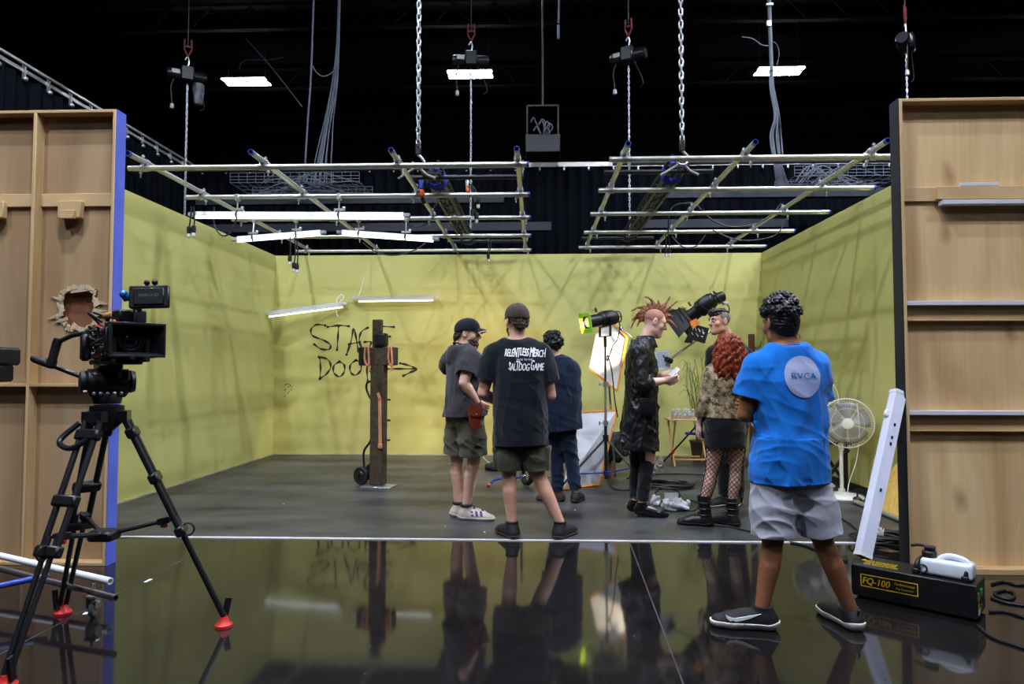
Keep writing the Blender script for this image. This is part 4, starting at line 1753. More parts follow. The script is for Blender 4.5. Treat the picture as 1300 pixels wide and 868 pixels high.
def wire_tray(x0, x1, Y0, Y1, z, label):
    t = thing('wire_tray', label, 'cable tray', ((x0 + x1) / 2, Y0, z))
    b = B()
    n = int((x1 - x0) / .14)
    for i in range(n + 1):
        x = x0 + (x1 - x0) * i / n
        b.tube([(x, Y0, z + .16), (x, Y0, z), (x, Y1, z), (x, Y1, z + .16)], .005, 5)
    for zz in (.0, .05, .1, .16):
        b.tube([(x0, Y0, z + zz), (x1, Y0, z + zz)], .006, 5)
        b.tube([(x0, Y1, z + zz), (x1, Y1, z + zz)], .006, 5)
    for k in range(5):
        y = Y0 + (Y1 - Y0) * k / 4
        b.tube([(x0, y, z), (x1, y, z)], .005, 5)
    b.build('wire_basket', M_cable_g, t)
    r = random.Random(int(x0 * 10) + 50)
    c = B()
    for k in range(12):
        yy = r.uniform(Y0 + .05, Y1 - .05)
        xa = r.uniform(x0, (x0 + x1) / 2)
        xb = r.uniform((x0 + x1) / 2, x1)
        c.tube(catmull([(xa, yy, z + .02), (xa + (xb - xa) * .3, yy + .05, z + r.uniform(.05, .3)), (xa + (xb - xa) * .6, yy, z + r.uniform(-.12, .2)), (xb, yy, z + .03)], 6), .011, 5)
    c.build('loose_cables', M_cable_g, t)


a, c = at(302, 238, 11.3), at(462, 238, 11.3)
wire_tray(a.x, c.x, 11.0, 11.9, a.z + .0, 'wire cable tray full of loose cables behind the left pipe grid')
a, c = at(1000, 230, 11.3), at(1132, 230, 11.3)
wire_tray(a.x, c.x, 11.0, 11.9, a.z, 'wire cable tray full of loose cables behind the right pipe grid')
# dark pipes and beams crossing behind the grids
for (x0, x1, py, Y, r0, lb) in ((170, 660, 217, 11.0, .03, 'black horizontal pipe just behind the front of the left pipe grid'), (778, 1136, 207, 11.0, .03, 'black horizontal pipe just behind the front of the right pipe grid')):
    a, c = at(x0, py, Y), at(x1, py, Y)
    c.z = a.z
    tag(B().cyl(a, c, r0 + .01).build('pipe_batten', mat('charcoal_pipe', (58, 62, 72), .45, .2, .1)), lb, 'pipe')
for (x0, x1, py, Y, lb) in ((250, 640, 256, 12.3, 'dark horizontal beam behind the left pipe grid, the upper one'), (250, 700, 291, 12.3, 'dark horizontal beam behind the left pipe grid, the lower one'), (842, 1130, 247, 12.3, 'dark horizontal beam behind the right pipe grid, the upper one'), (815, 1000, 285, 12.3, 'dark horizontal beam behind the right pipe grid, the lower one')):
    a, c = at(x0, py, Y), at(x1, py, Y)
    c.z = a.z
    tag(B().bar(a, c, .12, .16, bev=.01).build('steel_beam', mat('dark_beam', (32, 38, 48), .6, 0, .2)), lb, 'beam')


def dangle(pts_list, Y, tips, label, tipm):
    t = thing('dangling_cable', label, 'cable', at(*pts_list[0][0], Y), 0, 'dangling power cables')
    b = B()
    for pts in pts_list:
        b.tube(catmull([at(px, py, Y) for px, py in pts], 6), .008, 6)
    b.build('cord', M_cable_b, t)
    for (px, py) in tips:
        p = at(px, py, Y)
        c = B().lathe([(.012, .05), (.022, .04), (.024, 0), (.02, -.03)], p, seg=10).build('plug', M_blackplastic, t)
        B().lathe([(.018, -.03), (.018, -.065), (.012, -.07)], p, seg=10).build('plug_tip', tipm, c)


M_tip = mat('white_plug_tip', (210, 210, 210), .5)
dangle([[(243, 262), (242, 276), (240, 291)], [(246, 262), (247, 278), (246, 290)]], 7.05, [(240, 293), (246, 292)], 'pair of short cables with white plug tips at the left end of the longest batten', M_tip)
dangle([[(368, 300), (369, 315), (368, 328)], [(374, 300), (375, 322), (373, 336)], [(377, 305), (378, 325), (377, 337)]], 8.1, [(368, 329), (373, 338), (377, 339)], 'group of three black cables with plugs dangling over the back wall corner', M_tip)
dangle([[(595, 232), (603, 240), (606, 252)], [(600, 236), (602, 258), (604, 272)], [(598, 236), (600, 255), (600, 268)]], 7.2, [(607, 256), (605, 275), (600, 271)], 'black cables with plugs hung over the left grid beside the thin chain', M_tip)
dangle([[(618, 300), (620, 312), (620, 322)], [(622, 302), (623, 310), (622, 318)]], 9.3, [(620, 326)], 'short black cable with one plug below the right end of the left grid', M_tip)
dangle([[(845, 296), (846, 308), (845, 316)], [(848, 296), (850, 308), (849, 316)]], 9.3, [(845, 319), (850, 319)], 'short black cable with two plugs over the middle of the right grid', M_tip)
for (pts, Y, lb) in (
    ([(500, 270), (512, 282), (530, 288), (545, 280), (552, 262), (562, 252)], 8.2, 'black cable swagged under the left grid beside the spreader beam'),
    ([(460, 308), (478, 320), (500, 324), (525, 318), (545, 305)], 9.0, 'black cable drooping under the sloping short batten light'),
    ([(272, 262), (272, 285), (282, 299), (294, 294), (300, 278)], 7.1, 'black cable looped below the left part of the longest batten'),
    ([(848, 298), (850, 272), (858, 260), (880, 258), (890, 266)], 8.3, 'black cable arched over the right grid beside its spreader beam'),
    ([(892, 266), (905, 280), (930, 288), (960, 284), (978, 274), (992, 258)], 8.3, 'black cable sagging across the middle of the right grid'),
    ([(905, 292), (930, 303), (955, 305), (985, 298), (1000, 275)], 9.0, 'black cable sagging lowest across the right grid'),
    ([(853, 300), (868, 314), (884, 312), (896, 298)], 9.2, 'short black cable loop at the back of the right grid')):
    tag(B().tube(catmull([at(px, py, Y) for px, py in pts], 6), .009, 6).build('overhead_cable', M_cable_b), lb, 'cable')
# orange spring clamps on the left grid
for (px, py, Y, lb) in ((535, 238, 6.9, 'orange and black clamp grip on the left spreader beam'), (593, 236, 7.1, 'small clamp with an orange tip on the left pipe grid')):
    p = at(px, py, Y)
    t = thing('grip_clamp', lb, 'clamp', p)
    s = 1 if px < 560 else .7
    B().bar(p + V((0, 0, .09 * s)), p + V((0, 0, -.02 * s)), .05 * s, .04, up=(0, 1, 0), bev=.01).build('jaw', M_clamp if px > 560 else M_blue, t)
    B().bar(p + V((0, 0, -.02 * s)), p + V((0.01, 0, -.1 * s)), .05 * s, .045, up=(0, 1, 0), bev=.01).build('grip', M_orange, t)
    B().bar(p + V((0.01, 0, -.1 * s)), p + V((0.03, 0, -.17 * s)), .045 * s, .04, up=(0, 1, 0), bev=.01).build('tail', M_blackplastic, t)
# black equipment box hung in the dark at top centre
p = at(689, 186, 12.2)
t = thing('equipment_box', 'black equipment box hanging in the dark behind the gap between grids', 'equipment', p)
B().box(p, (.62, .4, .32), None, .01).build('case', M_blackmetal, t)
b = B()
for k in range(7):
    q = p + V((random.uniform(-.25, .1), -.1, random.uniform(.2, .5)))
    b.tube(catmull([q, q + V((.05, 0, .08)), q + V((.1, 0, -.02)), p + V((.0, 0, .17))], 4), .012, 6)
b.build('cable_tangle', M_cable_g, t)
B().bar(p + V((-.28, 0, .16)), p + V((-.28, 0, .75)), .03, .03).bar(p + V((.28, 0, .16)), p + V((.28, 0, .75)), .03, .03).bar(p + V((-.28, 0, .75)), p + V((.28, 0, .75)), .03, .03).build('bracket', M_blackmetal, t)
B().cyl(p + V((0, 0, .75)), p + V((0, 0, 4.6)), .02).build('drop_pipe', M_blackmetal, t)
p = at(709, 20, 12.2)
tag(B().cyl(at(710, -10, 12.2), at(709, 30, 12.2), .02).cyl(at(709, 32, 12.2), at(709, 50, 12.2), .026).build('drop_pole', M_cable_g), 'grey drop pole ending in the dark at top centre', 'pole')
# ================================================================ props on the stage floor
ZS = 0.006            # stage floor top


def fs(px, py):
    return fl(px, py, ZS)


def frame(az, o):
    """local X = right of heading, Y = heading, Z up"""
    a = math.radians(az)
    R = Matrix(((math.cos(a), math.sin(a), 0), (-math.sin(a), math.cos(a), 0), (0, 0, 1)))
    return Matrix.Translation(V(o)) @ R.to_4x4()


# ---- cross-shaped post on a hand truck
M_rust = mat('dark_mottled_timber', (46, 38, 26), .85, 0, 0, 26, rgb2=(78, 66, 44), bump=.5, bscale=60, detail=8)
M_tan = mat('tan_leather_strap', (196, 132, 96), .6, 0, .2, 14)
pb = fs(480, 617)
F = frame(12, pb)
t = thing('cross_post', 'dark rough timber post with a cross arm and tan straps, strapped to a hand truck', 'prop post', pb)
w2 = .08
B().box((0, 0, .02 + .66), (.16, .11, 1.32), None, .006).xf(F).build('post', M_rust, t)
B().box((-.0, 0.0, 1.435), (.41, .115, .2), None, .008).xf(F).build('cross_arm', M_rust, t)
B().box((-.02, 0, 1.69), (.11, .05, .31), None, .006).xf(F).build('upper_post', M_rust, t)
B().box((-.19, -.005, 1.435), (.055, .13, .205), None, .006).xf(F).build('dark_end_block', M_blackmetal, t)
b = B()
for (x, dx) in ((-.115, .02), (.165, .015)):
    b.tube(catmull([F @ V((x - dx, -.065, 1.54)), F @ V((x - dx - .005, -.075, 1.42)), F @ V((x, -.07, 1.34)), F @ V((x + dx + .01, -.07, 1.36)), F @ V((x + dx, -.075, 1.5)), F @ V((x + dx - .005, -.06, 1.545))], 5), .011, 8)
    b.bar(F @ V((x + dx, -.062, 1.5)), F @ V((x + dx + .006, -.066, 1.27)), .022, .008, up=F.to_3x3() @ V((0, 1, 0)))
    b.build('arm_strap', M_tan, t)
    b = B()
b = B()
b.bar(F @ V((.04, -.062, .98)), F @ V((.052, -.064, .42)), .035, .01, up=F.to_3x3() @ V((0, 1, 0)))
b.bar(F @ V((.045, -.068, .97)), F @ V((.015, -.06, 1.03)), .03, .01, up=F.to_3x3() @ V((0, 1, 0)))
b.box(F @ V((.052, -.07, .45)), (.05, .014, .05), F.to_3x3(), .004)
b.build('front_strap', M_tan, t)
o = fs(477, 613)
t2 = thing('speaker_box', 'small black box resting on top of the cross arm of the timber post', 'box', F @ V((.04, 0, 1.53)))
B().box((.035, -.02, 1.535 + .08), (.13, .12, .155), None, .03, 3).xf(F).build('case', M_blackplastic, t2)
t = thing('hand_truck', 'black two-wheeled hand truck behind the dark timber post', 'hand truck', F @ V((0, .1, 0)))
b = B()
for s in (-1, 1):
    x = -.15 + s * .09
    b.tube(catmull([F @ V((-.13 + s * .09, .12, .12)), F @ V((-.17 + s * .07, .13, .35)), F @ V((-.09 + s * .05, .1, .5)), F @ V((-.08 + s * .03, .09, .75)), F @ V((-.08 + s * .03, .09, 1.1))], 6), .013, 8)
b.tube(catmull([F @ V((-.09, .08, .92)), F @ V((-.16, .1, .98)), F @ V((-.205, .11, 1.08)), F @ V((-.18, .1, 1.145)), F @ V((-.09, .08, 1.15))], 6), .013, 8)
for z in (.5, .72, .95):
    b.tube([F @ V((-.1, .085, z)), F @ V((.1, .085, z))], .011, 8)
b.build('frame', M_blackmetal, t)
for y in (.02, .3):
    c = F @ V((-.215, y, .105))
    ax = F.to_3x3() @ V((0, 1, 0))
    ax = (F.to_3x3() @ V((.25, 1, 0))).normalized()
    o = B().lathe([(.06, -.022), (.088, -.026), (.1, -.014), (.1, .014), (.088, .026), (.06, .022)], c, ax, 24).build('wheel', M_rubber, t)
    B().lathe([(.058, -.02), (.05, -.028), (.018, -.03), (.018, .03), (.05, .028), (.058, .02)], c, ax, 18).build('hub', M_blackmetal, o)
B().bar(F @ V((-.24, -.02, .105)), F @ V((-.18, .36, .105)), .02, .02).build('axle', M_blackmetal, t)
B().box((.02, -.02, .006), (.34, .24, .012), None, .003).xf(F).build('toe_plate', M_clamp, t)

# ---- light stands
M_chrome = mat('chrome_tube', (200, 202, 206), .2, .95, .1, 10)


def spot_body(t, c, fw, up, L=.42, r=.085):
    """ellipsoidal theatre spotlight: lens tube ahead, lamp housing behind; returns helper"""
    fw = V(fw).normalized()
    x = fw.cross(V(up)).normalized()
    u = x.cross(fw)
    f = lambda a, b_, c_: V(c) + x * a + fw * b_ + u * c_
    B().lathe([(.0, .06), (.066, .06), (.066, .0), (.072, -.0), (.072, L * .5), (.078, L * .5), (.078, L * .58), (.062, L * .58), (.06, L * .54), (.0, L * .54)], c, fw, 24).build('lens_tube', M_blackmetal, t)
    B().lathe([(.0, .07), (.075, .07), (.092, .05), (.094, -.02), (.088, -.1), (.076, -.13), (.05, -.15), (0, -.15)], c, fw, 24).build('housing', M_blackmetal, t)
    b = B()
    for k in range(3):
        b.torus(f(0, -.1 - .022 * k, 0), .082 - .008 * k, .006, fw, 20, 5)
    b.torus(f(0, -.18, 0), .062, .008, fw, 20, 6)
    b.bar(f(.06, -.18, 0), f(.05, -.12, 0), .012, .012).bar(f(-.06, -.18, 0), f(-.05, -.12, 0), .012, .012)
    b.build('cooling_ring', M_blackmetal, t)
    B().lathe([(.0, .0), (.056, 0), (.052, .012), (.03, .02), (0, .024)], f(0, L * .53, 0), fw, 20).build('lens', mat('spot_lens', (235, 220, 190), .1, emit=.7, emit_rgb=(255, 226, 170)), t)
    b = B()
    b.bar(f(0, .1, .09), f(0, .1, .125), .02, .02).ball(f(0, .1, .13), .014, 8)
    b.bar(f(.09, .03, .02), f(.12, .03, .03), .014, .014).bar(f(-.09, .03, .02), f(-.12, .03, .03), .014, .014)
    b.build('shutter_handle', mat('brass_shutter', (130, 70, 50), .5, .4), t)
    return f


def tripod_stand(name, label, base, top_z, feet, leg_z=.5, brace_z=.18, r=.017, braces=True):
    t = thing(name, label, 'light stand', base)
    x, y = base[0], base[1]
    n = 3
    zs = [.1, top_z * .45, top_z * .72, top_z]
    for i in range(3):
        B().cyl((x, y, zs[i]), (x, y, zs[i + 1]), r - .003 * i, seg=14).build('column', M_blackmetal if i != 1 else M_alu, t)
    for i, z in enumerate((top_z * .45, top_z * .72)):
        b = B().cyl((x, y, z - .03), (x, y, z + .03), r + .01)
        b.bar((x, y, z), (x - .07, y - .02, z), .012, .012).bar((x - .07, y - .02, z - .022), (x - .07, y - .02, z + .022), .012, .02)
        b.build('collar', M_clamp, t)
    B().cyl((x, y, leg_z - .035), (x, y, leg_z + .035), r + .014).build('leg_collar', M_blackmetal, t)
    for i, f in enumerate(feet):
        f = V(f)
        a = V((x, y, leg_z))
        d = (f - a)
        o = B().cyl(a, f + V((0, 0, .014)), .0115, seg=10).build('leg', M_blackmetal if i == 0 else M_alu, t)
        B().ball(f + V((0, 0, .016)), .016, 8).build('foot', M_rubber, o)
        if braces:
            m = a + d * .68
            B().cyl((x, y, brace_z), m, .008, seg=8).build('brace', M_blue, t)
    B().cyl((x, y, brace_z - .025), (x, y, brace_z + .025), r + .012).build('brace_collar', M_blue, t)
    return t


Y1 = 7.55
bs = at(769, 560, Y1)
bs.z = ZS
top = at(768, 437, Y1).z
stand = tripod_stand('light_stand', 'black tripod light stand under the green-gelled spotlight', bs, top,
                     [fs(708, 624), fs(815, 611), V((bs.x + .1, Y1 + .62, ZS))], leg_z=at(769, 556, Y1).z, brace_z=at(769, 600, Y1).z)
t = thing('spotlight', 'black theatre spotlight with a lime green gel frame, on the tripod stand', 'spotlight', at(766, 406, Y1))
lc = at(768, 405, Y1)
fwd = (at(736, 411, Y1 - .16) - lc).normalized()
f = spot_body(t, lc, fwd, (0, 0, 1), .42)
M_gel = mat('lime_gel', (142, 214, 42), .5, 0, .06, 8)
b = B()
for (a0, a1, c0, c1) in ((-.105, .105, .066, .105), (-.105, .105, -.115, -.066), (-.105, -.066, -.066, .066), (.066, .105, -.066, .066)):
    q = [f(a0, .25, c0), f(a1, .25, c0), f(a1, .25, c1), f(a0, .25, c1)]
    b.prism(q, fwd * .012)
b.build('gel_frame', M_gel, t)
b = B()
for s in (-1, 1):
    b.bar(f(s * .1, -.0, .0), f(s * .1, -.0, -.0) + V((0, 0, -.19)), .035, .008, up=fwd)
    b.cyl(f(s * .09, 0, 0), f(s * .13, 0, 0), .018)
b.bar(f(-.1, 0, 0) + V((0, 0, -.19)), f(.1, 0, 0) + V((0, 0, -.19)), .008, .035, up=fwd)
b.cyl(lc + V((0, 0, -.19)), V((bs.x, bs.y, top - .03)), .018)
b.build('yoke', M_blackmetal, t)
b = B().tube(catmull([f(0, -.15, -.0), f(.02, -.2, -.1), f(.0, -.12, -.25), f(-.03, -.03, -.3), f(-.05, .04, -.38), f(.0, .06, -.46), f(.03, .02, -.4), f(.03, .0, -.6), f(.02, .03, -.9), f(.03, .02, -1.1)], 6), .007, 6)
b.build('power_cable', M_cable_b, t)

hx = [at(776, 410, 7.95), at(796, 428, 7.9), at(784, 497, 7.9), at(748, 467, 7.95), at(757, 424, 8.0)]
# keep it planar
n_ = (hx[1] - hx[0]).cross(hx[3] - hx[0])
hx = [p - n_ * ((p - hx[0]).dot(n_) / n_.dot(n_)) for p in hx]
# second stand (wide-legged, mostly behind the people) and its barn-door spotlight
Y2 = 7.7
bs2 = at(922, 560, Y2)
bs2.z = ZS
st2 = tripod_stand('light_stand', 'silver wide-legged light stand behind the red-haired woman', bs2, at(922, 418, Y2).z,
                   [fs(838, 592), V((bs2.x + .75, Y2 - .35, ZS)), V((bs2.x + .1, Y2 + .8, ZS))], leg_z=at(922, 500, Y2).z, brace_z=.35, r=.02, braces=False)
c = fs(838, 594)
b = B().torus(c + V((.0, .0, .06)), .035, .018, (.3, 1, 0), 18, 8).bar(c + V((0, 0, .06)), c + V((0.02, 0, .15)), .03, .05)
b.build('caster', M_clamp, st2)
la_, lb_ = V((bs2.x, bs2.y, at(922, 500, Y2).z)), fs(838, 592)
p0 = la_.lerp(lb_, .76)
B().cyl(p0, la_.lerp(lb_, .79), .018).build('red_band', M_red, st2)
# boom arm
a_, e_ = at(849, 457, 7.3), at(921, 407, Y2)
tb = thing('boom_arm', 'silver boom arm slanting down to a sheet of paper', 'grip arm', e_)
B().cyl(a_, e_, .012).build('rod', M_chrome, tb)
B().cyl(a_ + V((-.03, -.02, .01)), a_ + V((.03, .02, -.01)), .03).ball(a_, .032, 10).cyl(a_ + V((-.02, 0, 0)), a_ + V((-.06, 0, .05)), .008).build('grip_head', M_blackmetal, tb)
B().cyl(e_ + V((0, -.04, 0)), e_ + V((0, .04, 0)), .032).build('clamp_head', M_blackmetal, tb)
pc_ = at(841.5, 457, 7.34)
b = B()
Rp = Matrix.Rotation(math.radians(-4), 3, 'Y')
t = thing('script_page', 'typed sheet of paper clipped to the end of the boom arm', 'paper', pc_)
B().box(pc_, (.15, .003, .2), Rp).build('sheet', mat('typed_paper', (196, 200, 210), .7, 0, .03), t)
b = B()
rr = random.Random(9)
for k in range(13):
    z = .08 - k * .0125
    x = -.062
    while x < .055:
        w = rr.uniform(.008, .03)
        b.box(pc_ + Rp @ V((x + w / 2, -.0022, z)), (w, .0006, .004), Rp)
        x += w + .006
b.build('typed_lines', mat('typing_ink', (96, 102, 120), .7), t)
t = thing('spotlight', 'black spotlight with open barn doors beside the man with the undercut', 'spotlight', at(885, 395, 7.35))
lc2 = at(893, 389, 7.35)
fw2 = (sum(hx, V()) / 5 + V((.35, -.25, -.05)) - lc2).normalized()
f2 = spot_body(t, lc2, fw2, (0, 0, 1), .3)
ax2 = -fw2
B().lathe([(.05, 0), (.05, .07), (.056, .08), (.054, .15), (.03, .165), (0, .165)], lc2 + ax2 * .1, (at(917, 380, 7.4) - lc2).normalized(), 16).build('lamp_cap', M_blackmetal, t)
M_door = mat('barn_door_black', (20, 21, 23), .5, 0, .15)
b = B()
q0 = .12
for (dx, dz) in ((1, 0), (-1, 0), (0, 1), (0, -1)):
    if dx:
        inn = [f2(dx * q0, .2, -.1), f2(dx * q0, .2, .1)]
        out = [f2(dx * .21, .36, .15), f2(dx * .21, .36, -.15)]
    else:
        inn = [f2(-.1, .2, dz * q0), f2(.1, .2, dz * q0)]
        out = [f2(.15, .36, dz * .21), f2(-.15, .36, dz * .21)]
    o = B().prism(inn + out, fw2 * .006).build('barn_door', M_door, t)
B().prism([f2(-.13, .19, -.13), f2(.13, .19, -.13), f2(.13, .19, .13), f2(-.13, .19, .13)], fw2 * .012).build('door_ring', M_door, t)
mid = at(886, 423, 7.3)
o = B().box(mid, (.2, .012, .17), Matrix.Rotation(.28, 3, 'Y'), .003).build('hanging_flag', M_door, t)
b = B()
for k, (x, z) in enumerate(((-.05, .03), (0, .035), (.045, .03), (-.045, -.02), (-.005, -.025), (.04, -.015))):
    c = mid + Matrix.Rotation(.28, 3, 'Y') @ V((x, -.009, z))
    pts = [c + V((rr.uniform(-.02, .02), 0, rr.uniform(-.025, .025))) for _ in range(4)]
    b.tube(catmull(pts, 4), .0035, 5)
b.build('chalk_scrawl', M_whiteink, o)
B().prism([mid + V((-.09, -.02, .12)), mid + V((-.02, -.02, .16)), mid + V((0.02, -.02, .1)), mid + V((-.06, -.02, .05))], (0, -.004, 0)).build('orange_gel_scrap', mat('orange_gel', (230, 140, 60), .4), t)
b = B()
for s in (-1, 1):
    b.bar(f2(s * .11, 0, 0), f2(s * .11, -.06, -.16), .03, .008, up=fw2)
b.bar(f2(-.11, -.06, -.16), f2(.11, -.06, -.16), .03, .01, up=fw2)
b.cyl(f2(0, -.06, -.16), e_ + V((-.02, 0, -.02)), .014)
b.build('yoke', M_blackmetal, t)
w1, w2_ = f2(.0, .21, .0), f2(.14, .3, 0)
b = B()
b.tube([f2(-.06, .16, .1), f2(-.02, .18, .14), f2(.08, .18, .12), f2(-.02, .15, .11)], .005, 6)
b.tube(catmull([at(912, 386, 7.4), at(920, 384, 7.4), at(926, 392, 7.4), at(922, 404, 7.45), at(919, 412, 7.6)], 5), .006, 6)
b.tube(catmull([at(846, 394, 7.3), at(852, 392, 7.3), at(860, 396, 7.3), at(868, 410, 7.3)], 5), .006, 6)
b.build('cable', M_cable_b, t)
B().box(at(921, 385, 7.38), (.06, .04, .03), None, .005).build('connector', M_white, t)

# ---- reflector panels with orange edges
M_refl = mat('white_bounce_board', (226, 222, 214), .6, 0, .03, 3)
M_refl2 = mat('silver_grey_board', (186, 188, 194), .55, 0, .08, 2.5)
M_oredge = mat('orange_edge_tape', (226, 140, 36), .6, 0, .05)


def panel(name, label, cat, pts, m, edges, group=None, nrm=None):
    ctr = sum(pts, V()) / len(pts)
    n = (pts[1] - pts[0]).cross(pts[2] - pts[0]).normalized()
    if n.y < 0:
        n = -n
    t = thing(name, label, cat, ctr)
    B().prism(pts, n * .012).build('board', m, t)
    b = B()
    k = len(pts)
    for i in edges:
        p, q = pts[i], pts[(i + 1) % k]
        b.bar(p, q, .022, .022, up=n)
    b.build('edge_tape', M_oredge, t)
    return t


pr = panel('bounce_board', 'bright white five-sided bounce board with orange edges behind the tripod spotlight', 'reflector', hx, M_refl, [0, 1, 2])
arm_a, arm_b = at(788, 417, 7.86), at(802, 428, 7.8)
b = B().cyl(arm_a, arm_b, .01).ball(arm_a, .03, 10)
b.cyl(hx[2].lerp(hx[3], .3) + V((.0, .03, .1)), V((hx[2].x + .02, 8.3, ZS)), .014)
for dx, dy in ((.3, .1), (-.25, .2), (.05, .45)):
    b.cyl((hx[2].x + .02, 8.3, .35), (hx[2].x + .02 + dx, 8.3 + dy, .01), .01)
b.build('support_arm', M_chrome, pr)
lp = [at(735, 523.5, 8.05), at(783, 520.5, 7.95), fs(761, 616) + V((0, 0, .012)), fs(714, 622) + V((0, 0, .012))]
panel('bounce_board', 'grey-white bounce board with orange edges leaning on the floor behind the tripod stand', 'reflector', lp, M_refl2, [0, 1, 2])

# ---- stool with a dark jacket thrown over it
sc = fs(790, 604)
t = thing('wooden_stool', 'low wooden stool under the dark jacket beside the tripod stand', 'stool', sc)
M_stool = wood('warm_wood', (132, 84, 52), (168, 112, 74), 2, 3)
for (x, y) in ((-.13, -.12), (.13, -.12), (-.13, .12), (.13, .12)):
    B().bar(sc + V((x * 1.15, y * 1.15, 0)), sc + V((x * .75, y * .75, .4)), .035, .035, bev=.004).build('leg', M_stool, t)
B().box(sc + V((0, 0, .41)), (.34, .32, .03), None, .008).build('seat', M_stool, t)
jv = Vol(np.array(sc) + [-.3, -.3, .15], np.array(sc) + [.32, .32, .62], .006)
jv.add(ell(sc + V((0, .02, .44)), (.2, .18, .1)), 0)
jv.add(ell(sc + V((-.1, -.06, .34)), (.12, .12, .17)), .05)
jv.add(ell(sc + V((.1, -.04, .46)), (.15, .13, .08)), .05)
jv.add(ell(sc + V((-.14, .0, .27)), (.07, .1, .12)), .05)
X_, Y_, Z_ = jv.co()
jv.d = jv.d + folds(7, (0.2, .1, 1), .09, .014)(X_, Y_, Z_) + wob(3, .12, .012)(X_, Y_, Z_)
t = thing('jacket', 'dark jacket with grey fur lining heaped on the wooden stool', 'jacket', sc + V((0, 0, .3)))
jv.mesh('cloth', mat('dark_jacket_cloth', (34, 35, 33), .8, 0, .3, 12, bump=.2), t)
jv2 = Vol(np.array(sc) + [-.3, -.32, .15], np.array(sc) + [.32, .25, .62], .006)
jv2.add(ell(sc + V((.045, -.13, .36)), (.12, .075, .1)), 0)
X_, Y_, Z_ = jv2.co()
jv2.d = jv2.d + wob(5, .03, .012, n=8)(X_, Y_, Z_)
jv2.mesh('fur_lining', mat('grey_fur', (104, 104, 104), .9, 0, .35, 60, bump=.8, bscale=90), t)

# ---- folding table with water bottles
tb0 = fs(868, 590)
Yt = tb0.y
zt = at(860, 531, Yt).z
xl_, xr_ = at(846, 530, Yt).x, at(899, 530, Yt).x
M_oak = wood('light_oak', (176, 132, 84), (206, 164, 112), 0, 2)
t = thing('folding_table', 'small light wooden folding table holding water bottles, by the back wall', 'table', ((xl_ + xr_) / 2, Yt, ZS))
B().span((xl_, Yt - .2, zt - .02), (xr_, Yt + .2, zt), .005).build('tabletop', M_oak, t)
for x in (xl_ + .07, xr_ - .07):
    B().bar((x, Yt - .19, ZS), (x - .02, Yt + .15, zt - .02), .03, .02, up=(1, 0, 0), bev=.003).build('leg', M_oak, t)
    B().bar((x + .022, Yt + .19, ZS), (x + .02, Yt - .15, zt - .02), .03, .02, up=(1, 0, 0), bev=.003).build('leg', M_oak, t)
for yy in (-.16, .16):
    B().bar((xl_ + .08, Yt + yy, .1), (xr_ - .08, Yt + yy, .1), .03, .018).build('stretcher', M_oak, t)
tag(B().box(la_.lerp(lb_, .5) + V((.02, 0, 0)), (.16, .035, .035), Matrix.Rotation(.05, 3, 'Y'), .008).build('blue_grip', M_blue), 'blue grip handle on the slanted stand leg below the small table', 'grip')
M_bottle = mat('clear_bottle_plastic', (232, 238, 240), .12, 0, 0, trans=.75, ior=1.25)
M_blabel = mat('bottle_label', (206, 210, 216), .6, 0, .05)
bot = thing('water_bottle', 'clear water bottle at the left end of the row on the small table', 'bottle', (0, 0, 0), 0, 'water bottles on the small table')
B().lathe([(.024, 0), (.029, .004), (.029, .03), (.027, .034), (.029, .04), (.029, .085), (.024, .1), (.012, .115), (.012, .122), (0, .122)], seg=14).build('bottle_body', M_bottle, bot, world=False)
B().lathe([(.0295, .045), (.0295, .08)], seg=14).build('label_band', M_blabel, bot, world=False)
B().lathe([(.0145, .118), (.0145, .134), (0, .134)], seg=12).build('cap', M_white, bot, world=False)
bx = [(855, -.08), (862, -.03), (868, -.1), (874, -.04), (880, -.09), (886, -.02), (859, .06), (871, .07)]
names = ['left end', 'second from the left', 'third from the left', 'fourth from the left', 'fifth from the left', 'right end']
for i, (px, dy) in enumerate(bx):
    p = at(px, 530, Yt + dy)
    p.z = zt
    lb = 'clear water bottle in the front row on the small table, %s' % names[i] if i < 6 else 'clear water bottle in the back row on the small table, %s one' % ('left' if i == 6 else 'right')
    if i == 0:
        bot.location = p
        bot['label'] = lb
    else:
        dup(bot, p, 0, lb)

# ---- wispy plant, coat rack
pl = V((at(888, 500, 9.8).x, 9.8, ZS))
t = thing('potted_grass', 'tall wispy green grass plant behind the red-haired woman', 'plant', pl)
B().lathe([(.1, 0), (.14, .26), (.15, .27), (.15, .29), (.13, .29), (.12, .25)], pl, seg=20).build('pot', mat('grey_pot', (90, 86, 80), .7), t)
M_grass = mat('thin_green_blade', (74, 96, 40), .7, 0, .3, 5)
rr = random.Random(12)
for k in range(26):
    px, py = rr.uniform(868, 901), rr.uniform(442, 500)
    e = at(px, py, 9.8 + rr.uniform(-.15, .15))
    s = pl + V((rr.uniform(-.05, .05), rr.uniform(-.05, .05), .27))
    m = s.lerp(e, .6) + V((rr.uniform(-.06, .06), 0, .12))
    tip = e + V(((e.x - s.x) * .3 + rr.uniform(-.05, .05), 0, -rr.uniform(.0, .14)))
    B().tube(catmull([s, m, e, tip], 6), [.004] * 10 + [.0032] * 5 + [.0025] * 4, 5).build('blade', M_grass, t)
cr = V((at(954, 430, 9.3).x, 9.3, ZS))
zt2 = at(954, 424, 9.3).z
t = thing('coat_rack', 'dark brown wooden coat rack post with wire hooks, left of the man in blue', 'coat rack', cr)
M_dkwood = wood('dark_brown_wood', (64, 34, 22), (92, 50, 32), 2, 2)
B().span(cr + V((-.035, -.035, .06)), V((cr.x + .035, cr.y + .035, zt2)), .004).build('post', M_dkwood, t)
